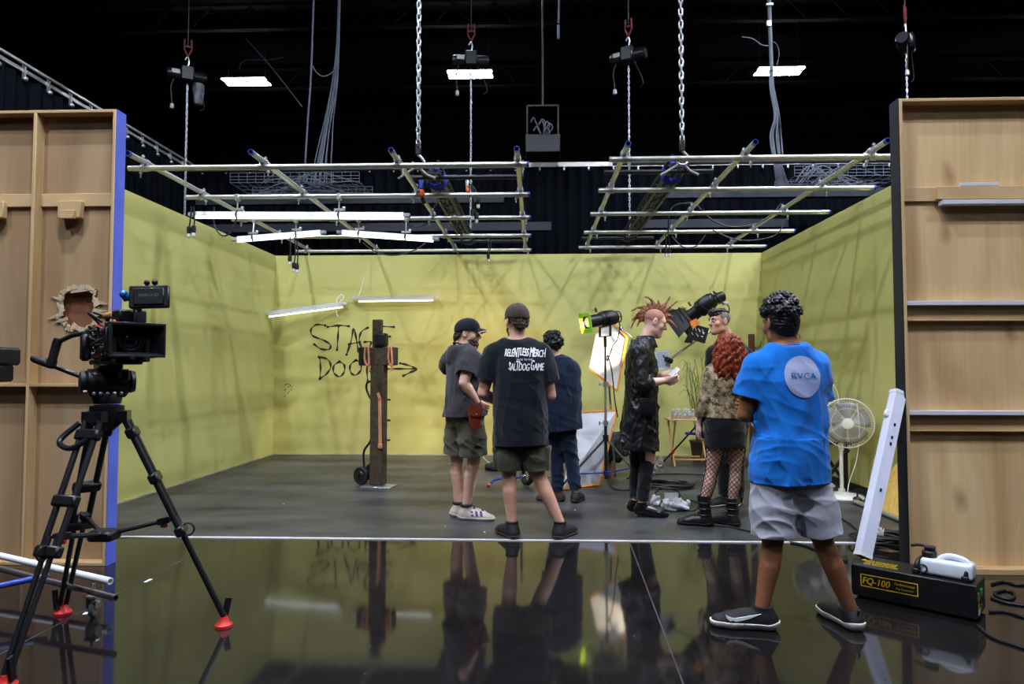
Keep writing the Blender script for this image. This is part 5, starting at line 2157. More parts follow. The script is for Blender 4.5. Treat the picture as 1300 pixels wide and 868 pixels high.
B().bar(cr + V((-.3, 0, .03)), cr + V((.3, 0, .03)), .06, .06).bar(cr + V((0, -.3, .03)), cr + V((0, .3, .03)), .06, .06).build('cross_foot', M_dkwood, t)
for s in (-1, 1):
    B().tube(catmull([(cr.x + s * .03, cr.y, zt2 - .17), (cr.x + s * .08, cr.y, zt2 - .19), (cr.x + s * .12, cr.y, zt2 - .15), (cr.x + s * .13, cr.y, zt2 - .1)], 5), .006, 6).build('hook', M_blackmetal, t)

# ---- pedestal fans
M_fanw = mat('fan_cream_white', (226, 226, 222), .45, 0, .05)
M_fblade = mat('fan_blade_grey', (128, 130, 124), .35, 0, .1, trans=.1)


def fan(base, hub, az, label, r=.24, cord=None):
    t = thing('pedestal_fan', label, 'fan', base)
    F = frame(az, hub)
    x3 = F.to_3x3()
    nrm = x3 @ V((0, 1, 0))
    B().lathe([(0, 0), (.205, 0), (.21, .012), (.19, .03), (.09, .048), (.035, .06), (.03, .09), (0, .09)], base, seg=32).build('base', M_fanw, t)
    pole_top = V((base[0], base[1], hub[2] - r * .55))
    B().cyl(V(base) + V((0, 0, .05)), pole_top, .018).build('pole', M_fanw, t)
    B().cyl(V(base) + V((0, 0, (hub[2]) * .62)), V(base) + V((0, 0, hub[2] * .62 + .07)), .026).build('collar', M_fanw, t)
    bk = V(hub) - nrm * .12
    B().lathe([(0, -.11), (.05, -.1), (.062, -.06), (.065, .06), (.03, .075), (0, .075)], bk, nrm, 18).build('motor', M_fanw, t)
    B().tube([pole_top, V((base[0], base[1], hub[2] - .1)), bk + V((0, 0, -.05))], .024, 10).build('neck', M_fanw, t)
    cg = B()
    for zz, R in ((.05, r * .9), (-.06, r * .9)):
        pass
    cg.torus(V(hub), r, .0055, nrm, 40, 6)
    cg.torus(V(hub) + nrm * .062, r * .62, .0018, nrm, 32, 5).torus(V(hub) - nrm * .062, r * .62, .0018, nrm, 32, 5)
    cg.torus(V(hub) + nrm * .072, .05, .004, nrm, 20, 5)
    for k in range(64):
        a = 2 * PI * k / 64
        d = x3 @ V((math.cos(a), 0, math.sin(a)))
        d2 = x3 @ V((math.cos(a + .35), 0, math.sin(a + .35)))
        for s in (1, -1):
            cg.tube([V(hub) + d * .05 + nrm * .074 * s, V(hub) + (d * .5 + d2 * .0) * r + nrm * .068 * s, V(hub) + d * r * .85 + nrm * .045 * s, V(hub) + d * r], .0011, 4, cap=False)
    cg.build('wire_cage', M_fanw, t)
    B().lathe([(.05, 0), (.048, .008), (.02, .012), (0, .012)], V(hub) + nrm * .07, nrm, 20).bar(V(hub) + nrm * .084 + x3 @ V((-.045, 0, -.03)), V(hub) + nrm * .084 + x3 @ V((.045, 0, .03)), .012, .004, up=nrm).build('centre_badge', M_fanw, t)
    for k in range(5):
        a = 2 * PI * k / 5 + .3
        rows = []
        for j in range(6):
            u = j / 5
            rad = .045 + (r * .86 - .045) * u
            wd = .5 + .18 * math.sin(u * 2.6)
            rows.append([V(hub) + x3 @ V((math.cos(a + w_ * wd) * rad, .028 * w_ * (1 - .3 * u), math.sin(a + w_ * wd) * rad)) for w_ in (-.8, -.4, 0, .4, .8)])
        o = B().grid(rows).build('blade', M_fblade, t, smooth=170)
        md = o.modifiers.new('s', 'SOLIDIFY')
        md.thickness = .003
    B().lathe([(0, -.03), (.045, -.025), (.045, .02), (.03, .035), (0, .04)], hub, nrm, 18).build('hub', M_fanw, t)
    if cord:
        B().tube(catmull([V(p) for p in cord], 6), .0045, 6).build('cord', M_fanw, t)
    return t


Yf = 6.93
fb = fs(1069, 631.5)
hubp = at(1075.5, 537, fb.y - .1)
fan(fb, hubp, 200, 'white pedestal fan in front, behind the man in the blue t-shirt', .243,
    [at(1088, 512, fb.y - .18), at(1091, 550, fb.y - .14), at(1087, 585, fb.y - .1), at(1078, 612, fb.y - .12), at(1076, 630, fb.y - .15)])
fb2 = V((at(1034, 600, 7.75).x, 7.75, ZS))
fan(fb2, at(1033, 505, 7.6), 215, 'second white pedestal fan, hidden mostly behind the man in blue', .25)
t = thing('folding_stand', 'black folding stand with crossed legs behind the front fan', 'stand', fs(1066, 618))
c = V((at(1064, 600, 7.45).x, 7.45, ZS))
B().bar(c + V((.08, 0, 0)), c + V((.08, 0, .52)), .04, .03).build('upright', M_blackmetal, t)
B().bar(c + V((-.2, 0.04, .5)), c + V((.12, .04, 0.02)), .03, .03).build('crossed_leg', M_blackmetal, t)
B().bar(c + V((-.22, -.03, .0)), c + V((.1, -.03, .44)), .03, .03).build('crossed_leg', M_blackmetal, t)
B().bar(c + V((-.26, 0, .5)), c + V((.14, 0, .5)), .03, .03).build('top_bar', M_blackmetal, t)

# ---- pipe along the right wall, foam board, leaning tube fixture
p0, p1 = fs(1086, 640), fs(1152, 667)
t = thing('scaffold_tube', 'pale scaffold tube with a black clamp lying on the floor along the right wall', 'pipe', p0)
B().pipe(p0 + V((0, 0, .026)), p1 + V((0, 0, .026)), .0245, .02).build('tube', M_alu, t)
B().box(p0 + V((.02, 0, .035)), (.06, .09, .07), None, .015).cyl(p0 + V((.02, -.0, .05)), p0 + V((.02, 0, .15)), .009).bar(p0 + V((-.02, 0, .13)), p0 + V((.07, 0, .13)), .015, .02).build('clamp', M_blackmetal, t)
M_foam = mat('yellow_foam', (206, 168, 84), .85, 0, 0, 14, rgb2=(228, 196, 112), bump=.8, bscale=22, detail=8)
ya, yb = 5.3, 6.33
poly = [V((3.06, ya, .012)), V((3.06, yb, .012)), V((3.1, yb - .03, .2)), V((3.16, yb - .12, .42)), V((3.22, yb - .3, .6)), V((3.26, yb - .55, .7)), V((3.27, ya + .2, .72)), V((3.27, ya, .72))]
tag(B().prism(poly, (.04, 0, .01)).build('foam_board', M_foam), 'rough yellow foam board leaning by the right wall beyond the white leaning fixture', 'foam board')

# fog machine
c00, c10 = fl(1081, 757.5), fl(1241, 791)
ux = (c10 - c00).normalized()
uy = V((-ux.y, ux.x, 0))
Lb, Db, Hb = (c10 - c00).length, .245, .185
t = thing('fog_machine', 'black fog machine with yellow lettering and a white fluid jug, on the glossy floor', 'fog machine', c00 + ux * Lb / 2 + uy * Db / 2)
fm = lambda x, y, z: c00 + ux * x + uy * y + V((0, 0, z))
Rm = Matrix((ux, uy, V((0, 0, 1)))).transposed()
M_fog = mat('fog_machine_black', (16, 16, 17), .42, 0, .2, 30, bump=.06, bscale=200)
M_yink = mat('yellow_ink', (222, 178, 24), .6, 0, .04)
B().box(fm(Lb / 2, Db / 2, Hb / 2 + .008), (Lb, Db, Hb - .016), Rm, .004).build('case', M_fog, t)
b = B()
for (x, y) in ((.04, .04), (Lb - .04, .04), (.04, Db - .04), (Lb - .04, Db - .04)):
    b.cyl(fm(x, y, 0), fm(x, y, .012), .018)
b.build('feet', M_rubber, t)
b = B()
put_text(b, 'FQ-100', fm(.126, -.0012, .106), ux, (0, 0, 1), .05, shear=.2, bold=.0022, sx=.9)
put_text(b, 'Performance', fm(.268, -.0012, .119), ux, (0, 0, 1), .02, shear=.25, bold=.0008, sx=.95)
put_text(b, 'Fog Generator', fm(.27, -.0012, .096), ux, (0, 0, 1), .015, shear=.25, bold=.0005, sx=.95)
b.build('front_lettering', M_yink, t)
b = B()
for (x0, z0, x1, z1) in ((.05, .138, .335, .142), (.05, .074, .335, .078), (.05, .074, .054, .142), (.331, .074, .335, .142)):
    b.prism([fm(x0, -.001, z0), fm(x1, -.001, z0), fm(x1, -.001, z1), fm(x0, -.001, z1)], uy * .0012)
b.build('lettering_border', M_yink, t)
b = B()
rr = random.Random(2)
for k in range(6):
    x = .05
    while x < .2:
        w = rr.uniform(.012, .04)
        b.box(fm(x + w / 2, .055 + .018 * k, Hb + .0006), (w, .006, .0008), Rm)
        x += w + .008
b.prism([fm(.015, .13, Hb), fm(.05, .13, Hb), fm(.032, .165, Hb)], V((0, 0, .0012)))
b.build('warning_label', M_yink, t)
jx = .40
o = B().box(fm(jx + .055, .105, Hb + .045), (.24, .12, .085), Rm, .022, 3).build('fluid_jug', mat('milky_jug', (206, 212, 220), .4, 0, .04, 6), t)
b = B().tube(catmull([fm(jx + .02, .105, Hb + .086), fm(jx + .06, .105, Hb + .105), fm(jx + .12, .105, Hb + .1), fm(jx + .165, .105, Hb + .07)], 5), .017, 10)
b.build('jug_handle', MATS['milky_jug'], o)
B().lathe([(.034, 0), (.036, .006), (.036, .03), (.03, .036), (0, .036)], fm(jx - .03, .105, Hb + .085), seg=18).build('jug_cap', M_blackplastic, o)
B().torus(fm(jx - .05, .042, Hb + .035), .02, .004, uy, 18, 6).build('jug_ring', M_blackmetal, o)
B().tube(catmull([fm(jx - .03, .105, Hb + .12), fm(jx - .02, .105, Hb + .14), fm(jx - .08, .12, Hb + .14), fm(jx - .12, .12, Hb + .13)], 5), .008, 8).cyl(fm(jx - .05, .1, Hb + .137), fm(jx - .0, .1, Hb + .137), .014).build('fluid_hose', M_rubber, o)
for x in (.315, Lb - .055):
    b = B().tube(catmull([fm(x, .05, Hb), fm(x + .005, .055, Hb + .05), fm(x + .01, .09, Hb + .068), fm(x + .01, .14, Hb + .068), fm(x + .005, .18, Hb + .05), fm(x, .185, Hb)], 5), .013, 10)
    b.box(fm(x, .05, Hb + .015), (.035, .035, .03), Rm, .006).box(fm(x, .185, Hb + .015), (.035, .035, .03), Rm, .006)
    b.build('carry_handle', M_blackplastic, t)
b = B()
for (y0, z0, y1, z1) in ((.02, .1, .07, .14), (.02, .045, .07, .085), (.1, .04, .13, .05), (.1, .06, .14, .066)):
    b.prism([fm(Lb + .001, y0, z0), fm(Lb + .001, y1, z0), fm(Lb + .001, y1, z1), fm(Lb + .001, y0, z1)], ux * .0012)
b.build('side_label', mat('worn_yellow_label', (150, 122, 44), .6, 0, .4, 60), t)
B().box(fm(Lb + .002, .12, .13), (.006, .05, .03), Rm).build('green_switch', mat('green_switch', (40, 150, 60), .4), t)
B().prism([fm(Lb + .001, .03, .03), fm(Lb + .001, .08, .03), fm(Lb + .001, .08, .055), fm(Lb + .001, .03, .055)], ux * .0014).build('white_label', M_whiteink, t)

# leaning white tube fixture: stands on the fog machine, leans on the flat
qa = fm(.012, Db - .06, Hb + .004)
qb = at(1142, 498, 4.5)
qb.x = min(qb.x, RX - .02)
t = thing('tube_fixture', 'white tube light fixture leaning from the fog machine against the right flat', 'light fixture', qa)
d = (qb - qa).normalized()
sx_ = V((d.z, 0, -d.x)).normalized()
ny = sx_.cross(d).normalized()
if ny.y > 0:
    ny = -ny
hw = .046
sec = [(-hw, 0), (-hw * .75, .035), (hw * .75, .035), (hw, 0), (hw, -.02), (-hw, -.02)]
b = B().prism([qa + sx_ * a + ny * h for a, h in sec], qb - qa)
b.build('channel', mat('lilac_white_enamel', (212, 214, 232), .45, 0, .03), t)
B().prism([qb - d * .02 + sx_ * a * 1.06 + ny * h * 1.1 for a, h in sec], d * .022).build('end_plate', M_white, t)
b = B()
b.prism([qa - d * .002 + sx_ * a * 1.04 + ny * h * 1.06 for a, h in sec], d * .02)
b.build('end_plate', M_white, t)
b = B()
for u in (.22, .3, .34, .62):
    c = qa.lerp(qb, 1 - u) + ny * .036
    b.box(c, (.012, .004, .02), Matrix((sx_, ny, d)).transposed())
b.build('slots', M_blackmetal, t)
b = B().box(qa.lerp(qb, .84) - sx_ * .045 + ny * .01, (.04, .03, .05), Matrix((sx_, ny, d)).transposed(), .008)
b.build('side_clip', M_white, t)

# ---- cables and litter on the floor
def floor_cable(pts, label, z=ZS, r=.008, m=None, name='floor_cable'):
    P_ = catmull([fl(px, py, z + r) for px, py in pts], 8)
    return tag(B().tube(P_, r, 6).build(name, m or M_cable_b), label, 'cable')


floor_cable([(902, 666), (925, 668), (960, 676), (1000, 681)], 'black cable on the stage floor running from the boots to the tape line')
floor_cable([(1003, 688), (1022, 692), (1042, 700), (1060, 706), (1075, 712)], 'black cable on the glossy floor between the legs of the man in blue', 0)
floor_cable([(1046, 650), (1062, 655), (1078, 664), (1092, 676)], 'black cable curving from the fan base to the coil by the right flat')
floor_cable([(796, 607), (812, 604), (830, 602), (862, 601), (893, 602)], 'black cable running along the floor in front of the folding table')
floor_cable([(770, 606), (778, 619), (795, 622), (812, 618), (832, 617)], 'black cable trailing from the tripod light stand to the coil')
floor_cable([(832, 625), (838, 620), (850, 619), (862, 625), (862, 636)], 'black cable looping from the coil to the white plastic bag')
floor_cable([(862, 646), (880, 648), (890, 640), (872, 634)], 'thin black cable curled round the white plastic bag', r=.005)


def coil(c, R, n, label, seed, sq=1.0, name='cable_coil', rr_=.009, hmax=.06):
    r = random.Random(seed)
    pts = []
    for i in range(n * 18):
        a = 2 * PI * i / 18
        k = i / 18
        q = R * (1 + .13 * math.sin(k * 2.1 + seed) + .05 * math.sin(k * 5))
        pts.append(V(c) + V((math.cos(a) * q * sq + .03 * math.sin(k), math.sin(a) * q, rr_ + hmax * (k / n) + .008 * (1 + math.sin(3 * a + k)))))
    return tag(B().tube(pts, rr_, 6).build(name, M_cable_b), label, 'cable')


coil(fs(847, 618), .2, 8, 'flat coil of black cable on the floor behind the white plastic bag', 3, 1.2, hmax=.03)
cc = coil(fl(1122, 690, 0.0), .17, 9, 'coil of black cable on the floor at the foot of the right flat', 5, 1.1)
c = fl(1117, 682, .06)
b = B()
for k in range(4):
    b.tube(catmull([c + V((.01 * k - .02, -.02, -.03)), c + V((.012 * k - .02, -.02, .05)), c + V((.02 * k - .03, .0, .09 - .01 * k)), c + V((.016 * k - .02, .03, .03))], 4), .004, 5)
tag(b.build('cord_tie', M_white), 'white cord tied round the black cable coil by the right flat', 'cord')
for (pts, lb) in (([(1256, 776), (1275, 776), (1290, 780), (1310, 786)], 'black power lead leaving the end of the fog machine'),
                  ([(1259, 741), (1275, 738), (1292, 742), (1310, 741)], 'black cable behind the fog machine, the farthest of the loops at the right edge'),
                  ([(1262, 752), (1276, 749), (1288, 753), (1284, 760), (1268, 757), (1262, 752)], 'small loop of black cable beside the fog machine end'),
                  ([(1258, 758), (1275, 764), (1292, 767), (1312, 770)], 'black cable crossing the floor between the loop and the power lead'),
                  ([(1240, 793), (1258, 808), (1280, 816), (1312, 826)], 'thin black cable curving away in front of the fog machine')):
    floor_cable(pts, lb, 0, .007)


def crumple(c, r3, seed, m, name, label, cat, amp=.03, vox=.006):
    v = Vol(np.array(c) - np.array(r3) * 1.6, np.array(c) + np.array(r3) * 1.6, vox)
    v.add(ell(c, r3))
    X, Y, Z = v.co()
    v.d = v.d + folds(seed, (.3, .4, .8), .06, amp)(X, Y, Z) + wob(seed, .07, amp * .5)(X, Y, Z)
    v.d = np.maximum(v.d, np.broadcast_to((ZS + .002) - Z, v.d.shape))
    return tag(v.mesh(name, m), label, cat)


M_bag = mat('white_plastic_film', (214, 218, 224), .3, 0, .08, 12)
c = fs(857, 647)
crumple((c.x, c.y, .05), (.13, .09, .055), 5, M_bag, 'plastic_bag', 'crumpled white plastic bag on the floor by the boots', 'bag', .022)
c = fs(833, 641)
crumple((c.x, c.y, .045), (.045, .05, .055), 8, M_bag, 'plastic_wrap', 'small crumpled plastic wrap by the pointed shoe', 'plastic wrap', .016)
c = fs(828, 604)
crumple((c.x, c.y, .09), (.05, .06, .1), 12, mat('clear_film', (150, 152, 152), .2, 0, .2, 20), 'plastic_wrap', 'clear plastic wrap on the floor left of the folding table', 'plastic wrap', .02)
c = fs(854, 640)
t = thing('white_box', 'small white open box behind the crumpled plastic bag', 'box', c)
B().span(c + V((-.07, -.03, 0)), c + V((.07, .06, .055)), .004).build('tray', mat('white_card', (190, 192, 196), .6), t)
B().box(c + V((.0, .06, .075)), (.13, .006, .05), Matrix.Rotation(-.3, 3, 'X')).build('flap', MATS['white_card'], t)
rr = random.Random(77)
for k, (px, py) in enumerate(((796, 640), (808, 655), (893, 601), (586, 640), (565, 668), (615, 676), (399, 590), (512, 592), (730, 648), (745, 640), (862, 664), (360, 640))):
    c = fs(px, py)
    w = rr.uniform(.01, .02)
    tag(B().box(c + V((0, 0, .004)), (w, w * .7, .005), Matrix.Rotation(rr.uniform(0, 3), 3, 'Z'), .0015).build('paper_scrap', M_tapebit), 'tiny pale scrap of litter lying on the matte stage floor', 'litter', 'scraps of litter on the stage floor')

# ---- turtle-base stand behind the centre man, and a sandbag
c = fs(662, 616)
t = thing('turtle_base_stand', 'chrome low-legged stand with a wheel, behind the legs of the man in the black t-shirt', 'stand', c)
B().cyl(c + V((0, 0, .05)), c + V((0, 0, 1.05)), .017).build('column', M_chrome, t)
B().tube(catmull([c + V((0, 0, .09)), c + V((-.16, -.02, .085)), c + V((-.29, -.1, .075)), c + V((-.36, -.2, .02))], 6), .014, 8).build('leg', M_blue, t)
B().tube(catmull([c + V((0, 0, .11)), c + V((.2, 0.0, .1)), c + V((.36, .06, .08)), c + V((.42, .1, .01))], 6), .014, 8).build('leg', M_chrome, t)
B().tube(catmull([c + V((0, 0, .13)), c + V((.02, .2, .12)), c + V((.03, .4, .015))], 6), .014, 8).build('leg', M_chrome, t)
B().torus(c + V((.06, -.05, .12)), .085, .03, (.8, .6, 0), 20, 8).build('wheel', M_rubber, t)
B().ball(c + V((-.345, -.185, .035)), .02, 8).build('orange_tip', M_orange, t)
c = fs(632, 597)
crumple((c.x, c.y, .05), (.17, .1, .06), 15, mat('black_canvas', (20, 20, 22), .85, 0, .2), 'sandbag', 'black sandbag on the floor near the back wall behind the centre man', 'sandbag', .012)
floor_cable([(611, 575), (616, 583), (626, 590), (640, 595)], 'thin white cable dropping onto the black sandbag', r=.005, m=M_white)
# ================================================================ cinema camera on its tripod, left foreground
TY = 3.24
ctr = at(136, 520, TY)
feet = [fl(284, 795), fl(80, 779), fl(8, 872)]
t = thing('tripod', 'black carbon tripod with red feet carrying the cinema camera', 'tripod', (ctr.x, ctr.y, 0))
M_carbon = mat('carbon_tube', (26, 26, 29), .35, 0, .35, 60, bump=.05, bscale=200)
M_mag = mat('black_casting', (19, 19, 21), .4, 0, .2, 20)
apex_z = ctr.z
B().lathe([(.03, -.1), (.07, -.06), (.075, 0), (.075, .02), (.05, .025), (0, .025)], ctr, seg=22).build('bowl', M_mag, t)
mids = []
for i, ft in enumerate(feet):
    d = V((ft.x - ctr.x, ft.y - ctr.y, 0)).normalized()
    sd = V((-d.y, d.x, 0))
    a = V(ctr) + d * .075 + V((0, 0, -.03))
    e = ft + V((0, 0, .05))
    ax = (e - a).normalized()
    lg = B()
    for s in (-1, 1):
        lg.tube([a + sd * .04 * s, a + (e - a) * .55 + sd * .036 * s], .0145, 10)
    lgo = lg.bar(a + sd * .055, a - sd * .055, .04, .05).build('leg', M_carbon, t)
    lw = B()
    if i == 0:
        lw.tube([a + (e - a) * .5, e], .015, 10)
    else:
        for s in (-1, 1):
            lw.tube([a + (e - a) * .5 + sd * .022 * s, e + sd * .014 * s], .012, 10)
    lw.build('lower_tube', M_carbon, lgo)
    for u in (.08, .36 if i else .3, .56):
        c = a + (e - a) * u
        b = B().bar(c + sd * .062, c - sd * .062, .045, .05, up=ax, bev=.008)
        if u == .56:
            b.torus(c + d * .03, .03, .005, sd, 16, 6)
        b.build('leg_lock', M_mag, lgo)
    m = a + (e - a) * .5
    mids.append(m)
    B().bar(e, ft + V((0, 0, .015)), .034, .03, bev=.006).bar(ft + sd * .03 + V((0, 0, .03)), ft + sd * .035 + d * .02 + V((0, 0, .13)), .014, .03).build('foot_bracket', M_mag, lgo)
    B().lathe([(.042, 0), (.042, .012), (.026, .026), (.018, .05), (0, .05)], ft, seg=20).build('red_foot', M_red, lgo)
sp = V((ctr.x, ctr.y, sum(m.z for m in mids) / 3 - .06))
b = B().box(sp, (.12, .1, .05), None, .012)
b.build('spreader_hub', M_mag, t)
for i, m in enumerate(mids):
    B().tube([sp, m], .012, 8).bar(m + (sp - m) * .08, m + (sp - m) * .25, .035, .03).build('spreader_arm', M_mag, t)
    B().box(m + (sp - m) * .16 + V((0, 0, -.025)), (.03, .02, .02), None, .004).build('red_catch', M_red, t)
B().tube(catmull([V(ctr) + V((-.1, -.05, -.06)), V(ctr) + V((-.16, -.1, -.14)), V(ctr) + V((-.08, -.14, -.17)), V(ctr) + V((.0, -.12, -.12)), V(ctr) + V((.02, -.08, -.06))], 5), .013, 8).build('carry_grip', M_mag, t)

t = thing('fluid_head', 'black fluid head with a pan handle on top of the tripod', 'tripod head', V(ctr) + V((0, 0, .03)))
hc_ = V(ctr) + V((0, 0, .03))
F = frame(140, hc_)
B().lathe([(.06, 0), (.065, .03), (.058, .05), (0, .05)], hc_, seg=22).build('pan_base', M_mag, t)
B().cyl(F @ V((-.085, 0, .105)), F @ V((.085, 0, .105)), .062, seg=24).box(F @ V((0, 0, .06)), (.16, .1, .06), F.to_3x3(), .012).build('tilt_housing', M_mag, t)
for s in (-1, 1):
    o = B().lathe([(.05, 0), (.056, .012), (.05, .03), (.02, .035), (0, .035)], F @ V((s * .085, 0, .105)), F.to_3x3() @ V((s, 0, 0)), 20).build('drag_dial', M_blackplastic, t)
B().box(F @ V((0, 0, .178)), (.1, .2, .022), F.to_3x3(), .004).build('camera_plate', M_mag, t)
B().box(F @ V((-.09, -.035, .1)), (.02, .02, .03), F.to_3x3(), .003).build('red_badge', M_red, t)
b = B()
for k in range(5):
    b.ball(F @ V((-.05 + .028 * k, .052, .05)), .009, 8)
    b.cyl(F @ V((.09, -.04 + .02 * k, .06)), F @ V((.105, -.04 + .02 * k, .06)), .006)
b.build('bolts', M_clamp, t)
ha, hb_ = at(118, 484, TY + .02), at(43, 455, TY + .05)
B().tube([ha + V((.12, 0, -.01)), ha, hb_], .011, 10).build('pan_handle', M_mag, t)
o = B().lathe([(.0, 0), (.016, .0), (.02, .02), (.019, .1), (.015, .12), (0, .122)], hb_.lerp(ha, -.02), (ha - hb_).normalized(), 14).build('handle_grip', M_rubber, t)
B().box(ha + V((.02, 0, -.005)), (.07, .05, .06), None, .012).build('handle_clamp', M_mag, t)
B().bar(at(160, 482, TY - .02), at(161, 470, TY - .02), .02, .03).build('brake_lever', M_mag, t)

# ---- camera, local frame: X to its right, Y along the lens, Z up
az = 128
co_ = hc_ + V((0, 0, .19))
F = frame(az, co_ + V((.06, -.02, -.01)))
R3 = F.to_3x3()
t = thing('cinema_camera', 'black rigged cinema camera with matte box and top monitor on the tripod', 'camera', co_)
g = lambda x, y, z: F @ V((x, y, z))


def bx(c, s, bev=.005):
    return B().box(g(*c), s, R3, bev)


M_cam = mat('camera_body_black', (17, 17, 19), .45, 0, .2, 20, bump=.05, bscale=150)
bx((0, -.03, .02), (.12, .34, .025)).build('base_plate', M_mag, t)
b = B()
for s in (-1, 1):
    b.cyl(g(s * .03, -.2, .035), g(s * .03, .26, .035), .0075)
b.build('rods', M_blackmetal, t)
b = bx((0, -.06, .11), (.135, .17, .14), .01)
b.box(g(.07, -.06, .12), (.012, .13, .1), R3, .003).box(g(-.07, -.04, .12), (.012, .1, .09), R3, .003)
b.build('body', M_cam, t)
b = bx((0.0, -.19, .11), (.1, .085, .15), .012)
b.build('battery', M_blackplastic, t)
bx((.02, -.245, .1), (.08, .03, .13), .01).build('battery_plate', M_cam, t)
b = bx((.105, -.11, .09), (.04, .05, .13), .012)
b.build('side_recorder', M_cam, t)
# viewfinder at the back left in the picture
b = B().tube(catmull([g(.09, -.1, .16), g(.13, -.2, .15), g(.17, -.26, .12)], 5), .012, 8)
b.lathe([(.018, 0), (.021, .02), (.02, .1), (.024, .112), (.024, .13), (.016, .135)], g(.175, -.262, .135), (R3 @ V((.15, -.2, -.97))), 16)
b.build('viewfinder', M_blackplastic, t)
# lens
b = B().lathe([(.05, .0), (.052, .03), (.058, .035), (.058, .06), (.054, .065), (.054, .1), (.06, .105), (.06, .125), (.05, .13), (.044, .12), (0, .11)], g(0, .03, .12), R3 @ V((0, 1, 0)), 28)
b.build('lens_barrel', M_blackmetal, t)
B().lathe([(0, 0), (.044, 0), (.036, .012), (.02, .018), (0, .02)], g(0, .145, .12), R3 @ V((0, 1, 0)), 24).build('front_glass', mat('lens_glass', (6, 8, 14), .05, 0, 0, spec=1.0, coat=.5), t)
b = B()
for y in (.07, .1):
    b.torus(g(0, y, .12), .062, .004, R3 @ V((0, 1, 0)), 40, 5)
b.build('focus_gear', M_blackplastic, t)
for (x, y, z) in ((.085, .07, .07), (-.085, .09, .07), (.08, .1, .16)):
    B().cyl(g(x, y - .03, z), g(x, y + .03, z), .022).box(g(x, y, z - .03), (.04, .04, .04), R3, .005).build('lens_motor', M_blackmetal, t)
# matte box: flared hood, open in front
hw0, hw1, hz0, hz1 = .085, .112, .058, .068
b = B()
I0 = [(-hw0, .15, .12 - hz0), (hw0, .15, .12 - hz0), (hw0, .15, .12 + hz0), (-hw0, .15, .12 + hz0)]
I1 = [(-hw1, .225, .12 - hz1), (hw1, .225, .12 - hz1), (hw1, .225, .12 + hz1), (-hw1, .225, .12 + hz1)]
for i in range(4):
    j = (i + 1) % 4
    n_ = (V(I0[j]) - V(I0[i])).cross(V(I1[i]) - V(I0[i])).normalized() * .004
    b.prism([F @ V(p) for p in (I0[i], I0[j], I1[j], I1[i])], R3 @ n_)
b.build('matte_box_hood', mat('matte_hood', (26, 28, 34), .55, 0, .15, 10), t)
b = B()
for (x0, x1, z0, z1) in ((-hw1 - .012, hw1 + .012, -hz1 - .012, -hz1), (-hw1 - .012, hw1 + .012, hz1, hz1 + .012), (-hw1 - .012, -hw1, -hz1, hz1), (hw1, hw1 + .012, -hz1, hz1)):
    b.box(g((x0 + x1) / 2, .226, .12 + (z0 + z1) / 2), (x1 - x0, .012, z1 - z0), R3, .002)
b.build('matte_box_rim', M_blackplastic, t)
b = B()
for (x0, x1, z0, z1) in ((-.11, .11, -.082, -.06), (-.11, .11, .06, .082), (-.11, -.062, -.06, .06), (.062, .11, -.06, .06)):
    b.box(g((x0 + x1) / 2, .145, .12 + (z0 + z1) / 2), (x1 - x0, .02, z1 - z0), R3, .003)
b.lathe([(.056, -.004), (.088, -.004), (.088, .004), (.056, .004)], g(0, .128, .12), R3 @ V((0, 1, 0)), 28)
b.build('filter_stage', M_blackmetal, t)
# top handle with tan wrap
b = B().tube([g(0, -.14, .18), g(0, -.14, .245), g(0, .06, .25), g(0, .06, .19)], .012, 8)
b.build('top_handle', M_blackmetal, t)
B().cyl(g(0, -.16, .25), g(0, -.06, .25), .017).build('handle_wrap', mat('tan_handle_wrap', (176, 128, 72), .5, 0, .15, 20), t)
B().tube([g(.0, -.13, .24), g(.03, -.24, .27)], .006, 6).build('antenna', M_blackplastic, t)
b = bx((0.0, .06, .235), (.075, .1, .065), .008)
b.build('video_transmitter', M_cam, t)
bx((-.05, .1, .235), (.05, .07, .06), .006).build('focus_receiver', mat('dark_grey_module', (48, 49, 54), .5), t)
# monitor on an arm, screen to the operator: its back faces the lens side
mc = at(190, 377, TY - .12)
mf = frame(165, mc)
B().tube(catmull([g(-.03, .1, .26), g(-.05, .12, .31), mc + V((-.06, .02, -.06))], 5), .011, 8).build('monitor_arm', M_blackmetal, t)
Rm = mf.to_3x3() @ Matrix.Rotation(math.radians(8), 3, 'X') @ Matrix.Rotation(math.radians(3), 3, 'Y')
o = B().box(mc, (.172, .026, .108), Rm, .006).box(mc + Rm @ V((0, .016, 0)), (.13, .01, .08), Rm, .004).build('monitor', M_cam, t)
b = B()
put_text(b, 'SMALLHD', mc + Rm @ V((.0, .0216, .004)), Rm @ V((-1, 0, 0)), Rm @ V((0, 0, 1)), .02, bold=.0004)
b.build('monitor_lettering', mat('grey_ink', (120, 126, 132), .6), o)
B().box(mc + Rm @ V((0, -.0135, 0)), (.155, .002, .092), Rm).build('screen', mat('dark_screen', (20, 24, 30), .15), o)
b = B()
for x in (-.022, .012):
    b.ball(mc + Rm @ V((x, 0, .07)), .014, 10).cyl(mc + Rm @ V((x, 0, .05)), mc + Rm @ V((x, 0, .07)), .006)
b.build('thumb_screws', M_blackplastic, o)
B().cyl(mc + V((-.115, -.01, -.005)), mc + V((-.085, -.01, .0)), .017).ball(mc + V((-.11, -.02, .01)), .02, 8).build('blue_knob', mat('bright_blue_anodised', (38, 110, 190), .3, .5), t)
